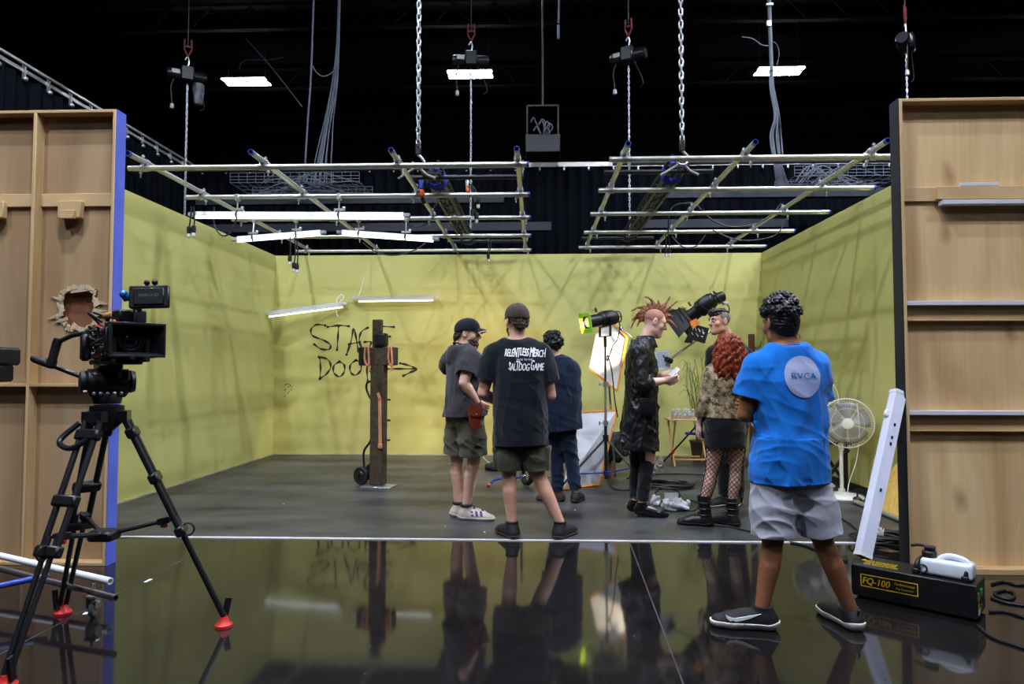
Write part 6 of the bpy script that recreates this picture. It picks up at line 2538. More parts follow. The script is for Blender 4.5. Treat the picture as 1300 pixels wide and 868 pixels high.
# cables, buttons and coloured fittings
rr = random.Random(21)
cols = [(M_rubber, 'black_cable'), (M_red, 'red_cable'), (M_rubber, 'black_cable'), (M_rubber, 'black_cable'), (M_rubber, 'black_cable'), (M_rubber, 'black_cable')]
for k in range(14):
    m, nm = cols[k % 6]
    s = g(rr.choice((.07, -.07, .075)), rr.uniform(-.15, .06), rr.uniform(.1, .22))
    e = g(rr.choice((.08, .07, -.04)), rr.uniform(-.1, .12), rr.uniform(.08, .2))
    md = (s + e) / 2 + R3 @ V((.05 * rr.random() + .01, rr.uniform(-.03, .03), rr.uniform(-.05, .06)))
    B().tube(catmull([s, md, e], 7), rr.uniform(.004, .0065), 6).build(nm, m, t)
for (x, y, z, c, nm) in ((.08, -.1, .15, (220, 170, 40), 'yellow_button'), (.08, -.06, .14, (50, 200, 90), 'green_lamp'), (.08, -.05, .11, (50, 150, 90), 'green_lamp'), (.08, .0, .12, (200, 180, 60), 'yellow_tag'), (.08, -.13, .19, (40, 70, 190), 'blue_plug'), (.082, -.15, .1, (180, 182, 190), 'steel_plug'), (.082, -.08, .06, (180, 182, 190), 'steel_plug'), (.06, .11, .21, (230, 110, 40), 'orange_tag')):
    B().box(g(x, y, z), (.012, .016, .012), R3, .003).build(nm, mat('small_' + nm, c, .4), t)
b = B()
for k in range(16):
    b.cyl(g(.073, rr.uniform(-.14, .04), rr.uniform(.05, .19)), g(.086, rr.uniform(-.14, .04), rr.uniform(.05, .19)), .0035, seg=6) if False else b.ball(g(.078, rr.uniform(-.14, .04), rr.uniform(.05, .18)), .0045, 6)
b.build('connectors', M_clamp, t)
B().tube([g(.08, -.02, .05), g(.085, .03, .09)], .006, 6).build('red_lever', M_red, t)

# ---- edge of a second camera at the far left
c = at(-8, 452, 3.1)
t = thing('cinema_camera', 'edge of a second black camera with a green lamp, cut off at the left', 'camera', (c.x, c.y, 0))
B().box(c, (.12, .2, .085), None, .012).build('body', M_cam, t)
B().lathe([(.045, 0), (.05, .02), (.05, .09), (.04, .1), (0, .1)], c + V((-.0, -.03, -.06)), V((.3, -1, 0)), 20).build('lens_barrel', M_blackmetal, t)
B().box(c + V((.055, -.08, .015)), (.02, .03, .012), None, .003).build('green_lamp', mat('dim_green_lamp', (30, 130, 80), .4), t)
B().box(c + V((0, 0, -.08)), (.1, .14, .08), None, .01).build('head', M_mag, t)
B().tube([c + V((.0, 0, -.1)), c + V((.015, -.01, -.3)), c + V((.01, 0, -.46))], .018, 8).build('hand_strap', M_rubber, t)
B().cyl(c + V((-.06, 0, -.1)), V((c.x - .08, c.y, .0)), .03).build('column', M_carbon, t)
for k in range(3):
    a = 2 * PI * k / 3 + .3
    B().tube([V((c.x - .08, c.y, .6)), V((c.x - .4 + .35 * math.cos(a) * .6, c.y + .4 * math.sin(a), .012))], .014, 8).build('leg', M_carbon, t)

# ---- rolling stand legs entering at lower left
hub = at(-70, 700, 3.95)
t = thing('rolling_stand', 'chrome rolling stand base with blue leg and a caster wheel at lower left', 'stand', (hub.x, hub.y, 0))
hub.z = .2
l1e, l2e = at(147, 758, 3.42), at(140, 743.5, 3.72)
l1e.z, l2e.z = .14, .13
B().pipe(hub, l1e, .016, .013, 16).build('leg', M_chrome, t)
B().pipe(hub + V((-.1, .25, -.02)), l2e, .019, .015, 16).build('leg', M_white, t)
a_, b_ = at(-20, 751, 3.5), at(62, 731, 3.68)
B().tube([V((a_.x, a_.y, .15)), V((b_.x, b_.y, .17))], .016, 12).build('blue_leg', M_blue, t)
B().cyl(V((hub.x, hub.y, .12)), V((hub.x, hub.y, 1.0)), .02).build('column', M_chrome, t)
cw = fl(118, 783)
cw.z = .047
B().torus(cw, .033, .014, (1, .25, 0), 22, 8).lathe([(0, -.01), (.03, -.012), (.03, .012), (0, .01)], cw, (1, .25, 0), 18).build('caster_wheel', mat('grey_caster_tyre', (88, 90, 92), .5), t)
b = B().prism([cw + V((.022, -.02, .0)), cw + V((.022, .03, .0)), cw + V((.024, .035, .06)), cw + V((.024, -.025, .06))], (.004, 0, 0)).prism([cw + V((-.026, -.02, .0)), cw + V((-.026, .03, .0)), cw + V((-.024, .035, .06)), cw + V((-.024, -.025, .06))], (.004, 0, 0))
b.box(cw + V((0, .003, .062)), (.056, .066, .008)).cyl(cw + V((0, 0, .06)), cw + V((0, 0, .125)), .008).bar(cw + V((.02, -.03, .04)), cw + V((.06, -.05, .05)), .02, .01)
b.build('caster_fork', M_clamp, t)
# ---------------------------------------------------------------- skins and fabrics
SK_fair = skin('skin_fair', (206, 158, 134))
SK_light = skin('skin_light', (214, 170, 148))
SK_tan = skin('skin_tan', (142, 92, 64))
SK_pink = skin('skin_pale', (224, 180, 162))


def cloth(name, rgb, var=.12, rough=.9, **kw):
    return mat(name, rgb, rough, 0, var, 40, bump=.15, bscale=260, sheen=kw.pop('sheen', .15), spec=.2, **kw)


C_black = cloth('faded_black_cotton', (15, 20, 27))
C_grey = cloth('charcoal_grey_jersey', (54, 52, 57), .18)
C_olive = cloth('olive_drab_twill', (82, 79, 64))
C_olive2 = cloth('dark_olive_twill', (66, 65, 52))
C_navy = cloth('navy_knit', (12, 26, 46))
C_jean = cloth('dark_blue_denim', (19, 31, 56), .25)
C_blue = cloth('bright_blue_jersey', (16, 112, 206), .06)
C_lgrey = cloth('light_grey_fleece', (168, 168, 180), .08)
C_dkjean = cloth('washed_black_denim', (26, 26, 29), .3)
C_skirt = cloth('black_skirt_cloth', (14, 14, 16), .2)
C_coat = mat('black_leather', (16, 17, 20), .38, 0, .3, 12, bump=.6, bscale=34, spec=.5, rvar=.1)
M_sneak = mat('black_sneaker', (20, 20, 22), .7, 0, .2, 60, bump=.2, bscale=150)
M_wsole = mat('white_sole', (205, 200, 195), .6, 0, .06, 20)
M_gsole = mat('dark_gum_sole', (70, 52, 48), .6, 0, .1, 20)
M_hair_dk = mat('black_hair', (18, 16, 17), .45, 0, .5, 90, bump=.5, bscale=120, stretch=(1, 1, .4))
M_hair_br = mat('brown_hair', (50, 34, 26), .5, 0, .45, 90, bump=.5, bscale=120, stretch=(1, 1, .4))
M_beard = mat('brown_beard', (62, 40, 28), .7, 0, .4, 120, bump=.6, bscale=160)


def brim(b, P, fl_=.012, reach=.1, half=.072, drop=.018, u0=.06, f0=.075):
    """curved cap peak in a head frame"""
    rows = []
    for j in range(6):
        t = j / 5
        row = []
        for i in range(13):
            a = -1 + 2 * i / 12
            f = f0 - .03 * a * a + reach * t * math.sqrt(max(0, 1 - .55 * a * a))
            row.append(V(P.hp(a * half * (1 - .1 * t), f, u0 - drop * t - .022 * a * a)))
        rows.append(row)
    up = V(P.hu) * .006
    b.grid(rows)
    b.grid([[p + up for p in r] for r in rows])
    edge = rows[-1] + [r[-1] for r in rows[::-1]][1:] + rows[0][::-1][1:] + [r[0] for r in rows][1:]
    n = len(edge)
    b.raw(edge + [p + up for p in edge], [(i, i + 1, n + i + 1, n + i) for i in range(n - 1)])
    return b


def cap_crown(P, m, parent=None, lowf=.055, lowb=.03, off=.016, name='cap'):
    F = [P.hl, P.hf, P.hu]
    h = Vol(P.J['head'] - .2 * P.hd, P.J['head'] + .2 * P.hd, .0035)
    h.add(ell(P.hp(0, -.012, .036), (np.array([.076, .096, .086]) + off) * P.hd, F))
    h.add(ell(P.hp(0, .02, .062), np.array([.07, .075, .07]) * P.hd, F), .03)
    X, Y, Z = h.co()
    c = P.J['head']
    f = ((X - c[0]) * P.hf[0] + (Y - c[1]) * P.hf[1] + (Z - c[2]) * P.hf[2]) / P.hd
    u = ((X - c[0]) * P.hu[0] + (Y - c[1]) * P.hu[1] + (Z - c[2]) * P.hu[2]) / P.hd
    h.d = np.maximum(h.d, ((lowb + (lowf - lowb) * np.clip((f + .1) / .18, 0, 1)) - u) * P.hd)
    o = h.mesh(name, m, P.root)
    B().ball(P.hp(0, -.012, .036 + .086 + off), .008, 10, (1, 1, .6)).build('button', m, o)
    return o


def beard(P, m, full=True):
    F = [P.hl, P.hf, P.hu]
    h = Vol(P.J['head'] - .2 * P.hd, P.J['head'] + .2 * P.hd, .0035)
    h.add(ell(P.hp(0, .032, -.058), np.array([.064, .064, .07]) * P.hd, F))
    h.add(cone(P.hp(0, .066, -.1), P.hp(0, .07, -.12), .03 * P.hd, .02 * P.hd), .03)
    X, Y, Z = h.co()
    c = P.J['head']
    f = ((X - c[0]) * P.hf[0] + (Y - c[1]) * P.hf[1] + (Z - c[2]) * P.hf[2]) / P.hd
    u = ((X - c[0]) * P.hu[0] + (Y - c[1]) * P.hu[1] + (Z - c[2]) * P.hu[2]) / P.hd
    h.d = h.d + wob(8, .018, .004)(X, Y, Z)
    h.d = np.maximum(h.d, np.maximum(u + .043 + np.maximum(f - .05, 0) * .25, .0 - f) * P.hd)
    h.add(cone(P.hp(-.02, .098, -.06), P.hp(.02, .098, -.06), .008 * P.hd, .008 * P.hd), .0, True)
    h.add(cone(P.hp(-.02, .09, -.045), P.hp(.02, .09, -.045), .006 * P.hd, .006 * P.hd), .006)
    return h.mesh('beard', m, P.root)


def laces(P, sd, m, parent, n=4, z=.095):
    hl, d, t = P.last
    b = B()
    for k in range(n):
        q = hl + d * (.075 + .028 * k) + np.array([0, 0, z - .012 * k])
        b.tube([V(q - t * .026 - [0, 0, .012]), V(q), V(q + t * .026 - [0, 0, .012])], .0035, 6)
    return b.build('laces', m, parent)


# ================================================================ 1. man in the bright blue tee (foreground)
Y0 = 3.5
tf = dirv(-12)
P = Person(dict(
    **J_(Y0, head=(991, 411, 0), neck=(1000, 444, -.02), pelvis=(1003, 592, 0),
         shL=(962, 466, -.02), shR=(1032, 463, .02), elL=(946, 526, .0), elR=(1037, 530, .09),
         wrL=(985, 524, .25), wrR=(968, 521, .17),
         hipL=(981, 603, .0), hipR=(1022, 603, .02), knL=(981, 690, .0), knR=(1045, 688, .02),
         anL=(968, 768, .0), anR=(1079, 772, .03)),
    tf=tf, hf=dirv(-16, -3)), 1.70,
    'man in a bright blue t-shirt with a round back print, arms crossed, grey shorts', SK_tan, 1.02,
    hands={'L': (dirv(60, 5), dirv(170, 0), .5), 'R': (dirv(-75, 12), dirv(10, -10), .55)}, vox=.0042)
sh, und = P.lower('shorts', C_lgrey, .88, .88, e=.02, flare=.013, wr=.008, seed=31)
tee, _ = P.upper('t_shirt', C_blue, .97, e=.013, sleeve=.64, sl_e=.022, hem_e=.014, wr=(.06, .009), seed=21, under=und)
# ribbed neckline and round back print
bk = dirv(-38 + 180)
P.cap_hair('hair', M_hair_dk, .005, .0015, .02, front=.045, low=-.085, seed=5)
rr = random.Random(4)
pieces = []
cv = Vol(P.J['head'] - .22, P.J['head'] + .24, .0035)
for k in range(95):
    a = rr.uniform(0, 2 * PI)
    e = rr.uniform(-.05, 1.0)
    l, f, u = math.cos(a) * .08 * math.cos(e * 1.45), math.sin(a) * .098 * math.cos(e * 1.45) - .008, .045 + .105 * math.sin(e * 1.45)
    if f > .05 and u < .07:
        u += .04
    cv.add(ell(P.hp(l, f, u), np.array([.024, .024, .02]) * rr.uniform(.7, 1.15) * P.hd), .006)
X_, Y_, Z_ = cv.co()
cv.d = cv.d + wob(12, .022, .0035, n=7)(X_, Y_, Z_)
cv.mesh('curls', mat('black_curls', (15, 14, 15), .38, 0, .6, 70, bump=.5, bscale=100), P.root)
pc = V(P.J['pelvis'] + (P.J['neck'] - P.J['pelvis']) * .62)
pt_c = at(1020, 478, Y0 - .2)
ux = V((math.cos(math.radians(6)), math.sin(math.radians(6)), 0))


def disc(r, n=48, rings=7):
    def f():
        vs, fs = [V((0, 0, 0))], []
        for j in range(1, rings + 1):
            for k in range(n):
                a = 2 * PI * k / n
                vs.append(V((math.cos(a) * .94 * r * j / rings, math.sin(a) * r * j / rings, 0)))
        for k in range(n):
            fs.append((0, 1 + k, 1 + (k + 1) % n))
            for j in range(rings - 1):
                fs.append((1 + j * n + k, 1 + (j + 1) * n + k, 1 + (j + 1) * n + (k + 1) % n, 1 + j * n + (k + 1) % n))
        return vs, fs
    return f


M_print = mat('washed_print', (122, 160, 205), .8, 0, 0, 5, rgb2=(172, 166, 196), stretch=(1, 1, 6), detail=8)
vdir = V(dirv(-6))
on_surface(tee, ux, V((0, 0, 1)), pt_c, vdir, disc(.102), 1, M_print, 'back_print', .004)
on_surface(tee, ux, V((0, 0, 1)), pt_c + V((0, 0, .002)), vdir, 'RVCA', .042, mat('blue_ink', (28, 84, 150), .8), 'print_lettering', .0075, sx=1.25, bold=.0006)
b = B()
ring = []
for k in range(28):
    a = 2 * PI * k / 28
    no = P.J['neck'] + P.up * .014 + P.tf * .008
    ring.append(V(no + P.lat * math.cos(a) * .066 + P.tf * math.sin(a) * .064 + P.up * (-.012 * math.sin(a))))
b.tube(ring, .008, 8, closed=True).build('neck_rib', C_blue, tee)
nc = [V(P.J['neck'] + P.up * .05 + P.lat * math.cos(a) * .061 + P.tf * (math.sin(a) * .06 + .004) - P.up * .03 * math.sin(a)) for a in [2 * PI * k / 26 for k in range(26)]]
B().tube(nc, .002, 6, closed=True).build('necklace', mat('gold_chain', (180, 130, 60), .3, .8), P.root)
o = P.shoe('L', dirv(-82), M_sneak, M_wsole, .3, w=1.06, sole=.036)
laces(P, 'L', M_rubber, o)
hl, d, t = P.last
# pale swoosh on the outer side, and heel tab
sw = [(.07, .084), (.115, .062), (.16, .046), (.195, .039), (.22, .042), (.234, .054), (.238, .07), (.226, .062), (.21, .056), (.19, .056), (.16, .063), (.115, .074)]
b = B()
side = t if (t @ np.array([0, -1, 0])) > 0 else -t
b.prism([V(hl + d * (x - .02) + side * .044 + np.array([0, 0, z + .004])) for x, z in sw], V(side) * .006)
b.build('swoosh', M_whiteink, o)
o = P.shoe('R', dirv(-12), M_sneak, M_wsole, .295, w=1.06, sole=.036)
laces(P, 'R', M_rubber, o)
B().tube([V(P.last[0] + np.array([0, -.035, .085])), V(P.last[0] + np.array([0, -.045, .11])), V(P.last[0] + np.array([0, -.03, .125]))], .006, 6).build('heel_tab', M_rubber, o)
# pocket welt
pp = [at(949, 596, Y0 - .02), at(946, 606, Y0 - .04), at(943, 618, Y0 - .03)]

# ================================================================ 2. man in the black tee, back to us (centre)
Y0 = 5.28
P = Person(dict(
    **J_(Y0, head=(656, 408, .02), neck=(656, 436, 0), pelvis=(660, 548, 0),
         shL=(627, 449, .02), shR=(688, 449, .0), elL=(613, 499, .02), elR=(699, 502, .03),
         wrL=(636, 512, .24), wrR=(678, 514, .26),
         hipL=(646, 558, .0), hipR=(676, 558, .0), knL=(646, 602, .01), knR=(683, 602, .01),
         anL=(650, 664, 0), anR=(711, 664, 0)),
    tf=dirv(6), hf=dirv(-24, -3)), 1.80,
    'man with his back turned in a black t-shirt with white lettering and a brown cap', SK_fair, 1.08,
    hands={'L': (dirv(60, 5), dirv(160), .5), 'R': (dirv(-50, 5), dirv(-160), .5)})
sh, und = P.lower('shorts', C_olive2, .86, .86, e=.016, flare=.012, wr=.008, seed=51)
tee, _ = P.upper('t_shirt', C_black, 1.0, e=.018, sleeve=.66, sl_e=.028, hem_e=.02, wr=(.06, .007), seed=41, under=und)
for sx_, nm in ((-1, 'cargo_pocket'), (1, 'cargo_pocket')):
    sd = 'L' if sx_ < 0 else 'R'
    a, bb_ = P.J['hip' + sd], P.J['kn' + sd]
    c = a + (bb_ - a) * .55 + P.lat * (.098 if sd == 'L' else -.098)
    R = Matrix((V(P.lat), V(P.tf), V((0, 0, 1)))).transposed()
    o = B().box(c, (.03, .15, .16), R, .012, 2).build(nm, C_olive2, sh)
    B().box(c + np.array([0, 0, .075]), (.04, .155, .05), R, .01, 2).build('flap', C_olive2, sh)
M_capb = cloth('brown_mesh_cap', (62, 50, 46), .25)
P.cap_hair('hair', M_hair_br, .01, .004, .02, front=.0, low=-.075, seed=9, pieces=[ell(P.hp(0, -.075, -.03), np.array([.06, .04, .055]) * P.hd, [P.hl, P.hf, P.hu])])
cp = cap_crown(P, M_capb, lowf=.05, lowb=.015)
brim(B(), P).build('peak', mat('pale_cap_peak', (150, 140, 132), .8), cp)
b = B()
for a in (0, 60, 120):
    ca, sa = math.cos(math.radians(a)), math.sin(math.radians(a))
    b.tube([V(P.hp(ca * .094 * math.cos(e), -.012 + sa * .114 * math.cos(e), .036 + .1025 * math.sin(e))) for e in [.25 + i * (PI - .5) / 14 for i in range(15)]], .0025, 5)
b.build('seams', M_beard, cp)
beard(P, M_beard)
vdir = V(dirv(6))
ux = V((math.cos(math.radians(6)), -math.sin(math.radians(6)), 0))
M_ink = mat('white_shirt_ink', (214, 214, 216), .8, 0, .08, 60)


def scratchy(body, seed):
    """brush-metal lettering: slanted heavy capitals with uneven spikes"""
    def f():
        vs, fs = text_mesh(body, .082, sx=.45, shear=.22, space=.92)
        n0 = len(vs)
        vs = vs + [p + V((.0035, .001, 0)) for p in vs]
        fs = fs + [tuple(i + n0 for i in f) for f in fs]
        r = random.Random(seed)
        ws = [r.uniform(-.012, .016) for _ in range(40)]
        for v in vs:
            k = int((v.x + 1) * 26) % 40
            v.y *= 1.0 + (.28 if (k % 3 == 0) else 0) + ws[k] * 4
            v.y += ws[k] * .6
        return vs, fs
    return f


on_surface(tee, ux, V((0, 0, 1)), at(665.5, 448, Y0 - .2), vdir, scratchy('RELENTLESS MERCH', 2), 1, M_ink, 'shirt_lettering', .003)
on_surface(tee, ux, V((0, 0, 1)), at(666, 456.5, Y0 - .2), vdir, 'BACK TO THE', .019, M_ink, 'shirt_lettering', .003, bold=.0006)
on_surface(tee, ux, V((0, 0, 1)), at(667, 465.5, Y0 - .2), vdir, scratchy('SALTDOG GAME', 5), 1, M_ink, 'shirt_lettering', .003)
no = P.J['neck'] + P.up * .012 + P.tf * .008
B().tube([V(no + P.lat * math.cos(a) * .069 + P.tf * math.sin(a) * .066 - P.up * .012 * math.sin(a)) for a in [2 * PI * k / 26 for k in range(26)]], .007, 8, closed=True).build('neck_rib', C_black, tee)
o = P.shoe('L', dirv(-28), M_sneak, M_gsole, .3, w=1.12)
laces(P, 'L', M_rubber, o)
o = P.shoe('R', dirv(30), M_sneak, M_gsole, .3, w=1.12)
laces(P, 'R', M_rubber, o)
for sd in 'LR':
    B().torus(P.J['an' + sd] + np.array([0, 0, .01]), .042, .009, seg=18).build('sock', M_rubber, P.root)

# ================================================================ 3. man in grey tee and black cap
Y0 = 5.92
P = Person(dict(
    **J_(Y0, head=(594, 424, .0), neck=(586, 444, .0), pelvis=(590, 523, .0),
         shL=(575, 453, .14), shR=(598, 454, -.13), elL=(566, 470, .36), elR=(589, 486, -.22),
         wrL=(575, 441, .17), wrR=(605, 509, -.16),
         hipL=(583, 531, .08), hipR=(597, 531, -.07), knL=(580, 580, .09), knR=(602, 582, -.05),
         anL=(582, 640, .1), anR=(592, 643, -.02)),
    tf=dirv(62), hf=dirv(96, -4)), 1.76,
    'man in a charcoal t-shirt and black cap seen from the side, hand on hip', SK_light, 1.14,
    hands={'L': (dirv(110, 20), dirv(60, -10), .5), 'R': (dirv(58, -35), dirv(0, 0), .35)})
sh, und = P.lower('shorts', C_olive, .92, .92, e=.02, flare=.02, wr=.008, seed=71)
tee, _ = P.upper('t_shirt', C_grey, .9, e=.02, sleeve=.68, sl_e=.026, hem_e=.03, wr=(.05, .007), seed=61,
                 extra=[ell(P.J['neck'] - P.tf * .085 - P.up * .06, (.09, .06, .085), [P.lat, P.tf, P.up]), cone(P.J['neck'] - P.tf * .07 + P.lat * .06, P.J['neck'] - P.tf * .07 - P.lat * .06, .035, .035)], under=und)
P.cap_hair('hair', M_hair_br, .008, .004, .02, front=.0, low=-.085, seed=13, pieces=[ell(P.hp(0, -.09, -.035), np.array([.055, .035, .05]) * P.hd, [P.hl, P.hf, P.hu])])
M_capk = cloth('black_cap_cloth', (18, 20, 26), .2)
cp = cap_crown(P, M_capk, lowf=.045, lowb=.012)
brim(B(), P, reach=.085).build('peak', M_capk, cp)
rows = []
B().tube([V(P.hp(math.cos(a) * .072, .075 - .03 * math.cos(a) ** 2 + .085 * math.sqrt(max(0, 1 - .55 * math.cos(a) ** 2)) * 1.0, .037 - .022 * math.cos(a) ** 2)) for a in [PI * k / 14 for k in range(15)]], .006, 6).build('pink_peak_edge', mat('pink_trim', (206, 150, 156), .8), cp)
beard(P, mat('ginger_beard', (86, 54, 40), .7, 0, .4, 120, bump=.5, bscale=160))
b = B()
for k in range(26):
    a = 2 * PI * k / 26
    b.ball(P.J['neck'] + P.up * .042 + P.lat * math.cos(a) * .068 + P.tf * math.sin(a) * .066 - P.up * .02 * math.sin(a), .0085, 8)
b.build('bead_necklace', M_rubber, P.root)
M_trail = mat('sand_trainer', (186, 172, 158), .75, 0, .15, 40, bump=.2, bscale=80)
M_trsole = mat('pale_trail_sole', (196, 186, 170), .7, 0, .15, 30, bump=.3, bscale=60)
for sd, az in (('L', 84), ('R', 98)):
    o = P.shoe(sd, dirv(az), M_trail, M_trsole, .3, w=1.05, sole=.034)
    laces(P, sd, M_orange, o, 5, .1)
    hl, d, t = P.last
    b = B()
    for s_ in (-1, 1):
        for x0 in (.09, .13, .17):
            b.prism([V(hl + d * x0 + t * s_ * .046 + [0, 0, .045]), V(hl + d * (x0 + .022) + t * s_ * .046 + [0, 0, .045]), V(hl + d * (x0 + .008) + t * s_ * .03 + [0, 0, .088]), V(hl + d * (x0 - .01) + t * s_ * .03 + [0, 0, .088])], V(t * s_ * .005))
    b.build('purple_overlay', mat('purple_overlay', (82, 58, 120), .7), o)
    B().torus(P.J['an' + sd] + np.array([0, 0, .015]), .043, .012, seg=18).build('sock', mat('dark_sock', (36, 32, 40), .9), P.root)
# leather pouch on the belt, under the hand
pc_ = at(603, 530, Y0 - .235)
t_ = thing('belt_pouch', 'red-brown leather pouch hanging at the hip of the man in the black cap', 'pouch', pc_)
R = Matrix((V(dirv(62)), V(dirv(152)), V((0, 0, 1)))).transposed()
M_lea = mat('red_brown_leather', (112, 40, 24), .42, 0, .25, 14, bump=.1, bscale=60)
poly = [(-.05, .1), (.05, .1), (.052, .02), (.04, -.07), (.022, -.1), (-.022, -.1), (-.04, -.07), (-.052, .02)]
o = B().prism([V(pc_) + R @ V((x, -.02, z)) for x, z in poly], R @ V((0, .04, 0))).build('pouch_body', M_lea, t_)
B().prism([V(pc_) + R @ V((x, .02, z)) for x, z in [(-.054, .106), (.054, .106), (.054, .03), (.03, .012), (-.03, .012), (-.054, .03)]], R @ V((0, .01, 0))).build('flap', M_lea, t_)
B().lathe([(.008, 0), (.007, .004), (0.002, .006)], V(pc_) + R @ V((0, .03, .03)), R @ V((0, 1, 0)), 12).build('stud', M_steel, t_)

# ================================================================ 4. person with curly dark hair in navy, far side
Y0 = 6.75
P = Person(dict(
    **J_(Y0, head=(701, 436, .0), neck=(704, 456, 0), pelvis=(712, 536, 0),
         shL=(686, 467, .08), shR=(722, 466, -.03), elL=(683, 505, .1), elR=(727, 507, -.02),
         wrL=(700, 512, .3), wrR=(716, 520, .22),
         hipL=(704, 545, .02), hipR=(718, 545, -.02), knL=(707, 588, .05), knR=(725, 582, -.0),
         anL=(708, 626, .02), anR=(731, 624, -.04)),
    tf=dirv(-16), hf=dirv(-30, -6)), 1.66,
    'person with dark curly hair in navy top and dark jeans, behind the black t-shirt', SK_light, 1.08,
    hands={'L': (dirv(30), dirv(120), .5), 'R': (dirv(-50), dirv(-140), .5)}, vox=.005)
sh, und = P.lower('jeans', C_jean, 1.93, 1.93, e=.014, flare=.01, wr=.009, seed=91)
P.upper('sweater', C_navy, .98, e=.02, sl_e=.016, hem_e=.03, long=True, wr=(.05, .007), seed=81, under=und)
P.cap_hair('hair', M_hair_dk, .012, .006, .03, front=.04, low=-.085, seed=15)
cv = Vol(P.J['head'] - .24, P.J['head'] + .24, .004)
rr = random.Random(8)
for k in range(80):
    a = rr.uniform(0, 2 * PI)
    e = rr.uniform(-.55, 1.0)
    l, f, u = math.cos(a) * .09 * math.cos(e * 1.3), math.sin(a) * .105 * math.cos(e * 1.3) - .015, .025 + .1 * math.sin(e * 1.3)
    if f > .04 and u < .075:
        continue
    cv.add(ell(P.hp(l, f, u), np.array([.026, .026, .024]) * rr.uniform(.7, 1.1) * P.hd), .008)
X_, Y_, Z_ = cv.co()
cv.d = cv.d + wob(12, .024, .004, n=7)(X_, Y_, Z_)
cv.mesh('curls', MATS['black_curls'], P.root)
P.shoe('L', dirv(-76), mat('brown_suede', (70, 56, 46), .8, 0, .2, 40), M_gsole, .27)
P.shoe('R', dirv(20), M_sneak, M_gsole, .27)

# ================================================================ 5. man with the spiked mohawk, long leather coat
Y0 = 6.12
P = Person(dict(
    **J_(Y0, head=(831, 409, 0), neck=(819, 434, .0), pelvis=(815, 533, 0),
         shL=(818, 447, .17), shR=(811, 447, -.17), elL=(822, 492, .2), elR=(814, 488, -.24),
         wrL=(841, 476, .06), wrR=(843, 483, -.12),
         hipL=(813, 543, .08), hipR=(817, 543, -.07), knL=(810, 590, .11), knR=(822, 585, -.06),
         anL=(806, 634, .1), anR=(815, 637, -.05)),
    tf=dirv(86), hf=dirv(88, -20), hu=(.34, 0, .94)), 1.80,
    'man with a spiked ginger mohawk in a long black leather coat', SK_pink, 1.02,
    hands={'L': (dirv(92, 8), dirv(170, 10), .62), 'R': (dirv(84, 6), dirv(0, 25), .62)})
st = [(-.24, .2, .175, 0, -.03), (-.1, .195, .168, 0, -.025), (.1, .19, .16, 0, -.015), (.3, .185, .148), (.5, .185, .138), (.7, .19, .132), (.82, .185, .125), (.92, .15, .098), (1, .08, .075)]
ct, _ = P.upper('leather_coat', C_coat, 1.2, e=.03, sl_e=.018, long=True, cuff=.42, wr=(.05, .011), seed=101, st=st, neck_r=.07, crinkle=.0035)
b = B()
for k in range(2):
    rows = []
    for j in range(4):
        rows.append([V(P.J['neck'] + P.up * (.055 - .035 * j * (.5 if k else 1)) + P.lat * math.cos(a) * (.078 + .014 * j) + P.tf * math.sin(a) * (.074 + .014 * j) + P.tf * .0) for a in [PI * (.62 + 1.76 * i / 22) for i in range(23)]])
    break
b.grid(rows)
o = b.build('collar', C_coat, ct, smooth=170)
mo = o.modifiers.new('s', 'SOLIDIFY')
mo.thickness = .007
R = Matrix((V(P.tf), V(P.lat), V((0, 0, 1)))).transposed()
B().box(V(at(822, 516, Y0 - .215)), (.14, .018, .15), R, .006, 2).build('patch_pocket', C_coat, ct)
pj, pjv = P.lower('ripped_jeans', C_dkjean, 1.95, 1.95, e=.008, flare=.004, wr=.007, seed=111)
# torn knee: a skin-coloured knee showing through a ragged slot
kn = P.J['knR'] + np.array([0, -.01, .05])
v = Vol(kn - .16, kn + .16, .0035)
for p in P.leg_prims('R', .014):
    v.add(p, .01)
v.add(cone(kn - [0, .2, -.0], kn + [0, .2, 0], .2, .2), 0)
X_, Y_, Z_ = v.co()
core = np.full(v.n, .2, np.float32)
vv = v.like()
for p in P.leg_prims('R', .017):
    vv.add(p, .01)
cut = np.abs((Z_ - kn[2]) + .5 * (X_ - kn[0])) - .045 + wob(3, .03, .006)(X_, Y_, Z_)
vv.d = np.maximum(np.maximum(vv.d, cut), (kn[0] - .03 - X_))
vv.mesh('bare_knee', SK_pink, pj)
M_blshoe = mat('black_dress_leather', (14, 14, 15), .25, 0, .2, 10, spec=.6)
P.shoe('L', dirv(84), M_blshoe, M_rubber, .3, pointy=True, sole=.014, heel=.02)
P.shoe('R', dirv(96), M_blshoe, M_rubber, .3, pointy=True, sole=.014, heel=.02)
M_moh = mat('ginger_mohawk', (134, 84, 56), .6, 0, .5, 70, bump=.3, bscale=90)
mv = Vol(P.J['head'] - .3, P.J['head'] + .34, .0035)
F = [P.hl, P.hf, P.hu]
def crest(an_deg):
    a = math.radians(an_deg)
    out = P.hf * math.cos(a) + P.hu * math.sin(a)
    return P.hp(0, -.012 + .09 * math.cos(a), .03 + .08 * math.sin(a)), out, -P.hf * math.sin(a) + P.hu * math.cos(a)


for i in range(19):   # the crest along the middle of the skull
    c, out, tan = crest(14 + i * 10.5)
    mv.add(cone(c - out * .015, c + out * (.024 + .008 * (i % 3)), .024, .015, P.hl, .7), .012)
rs_ = random.Random(31)


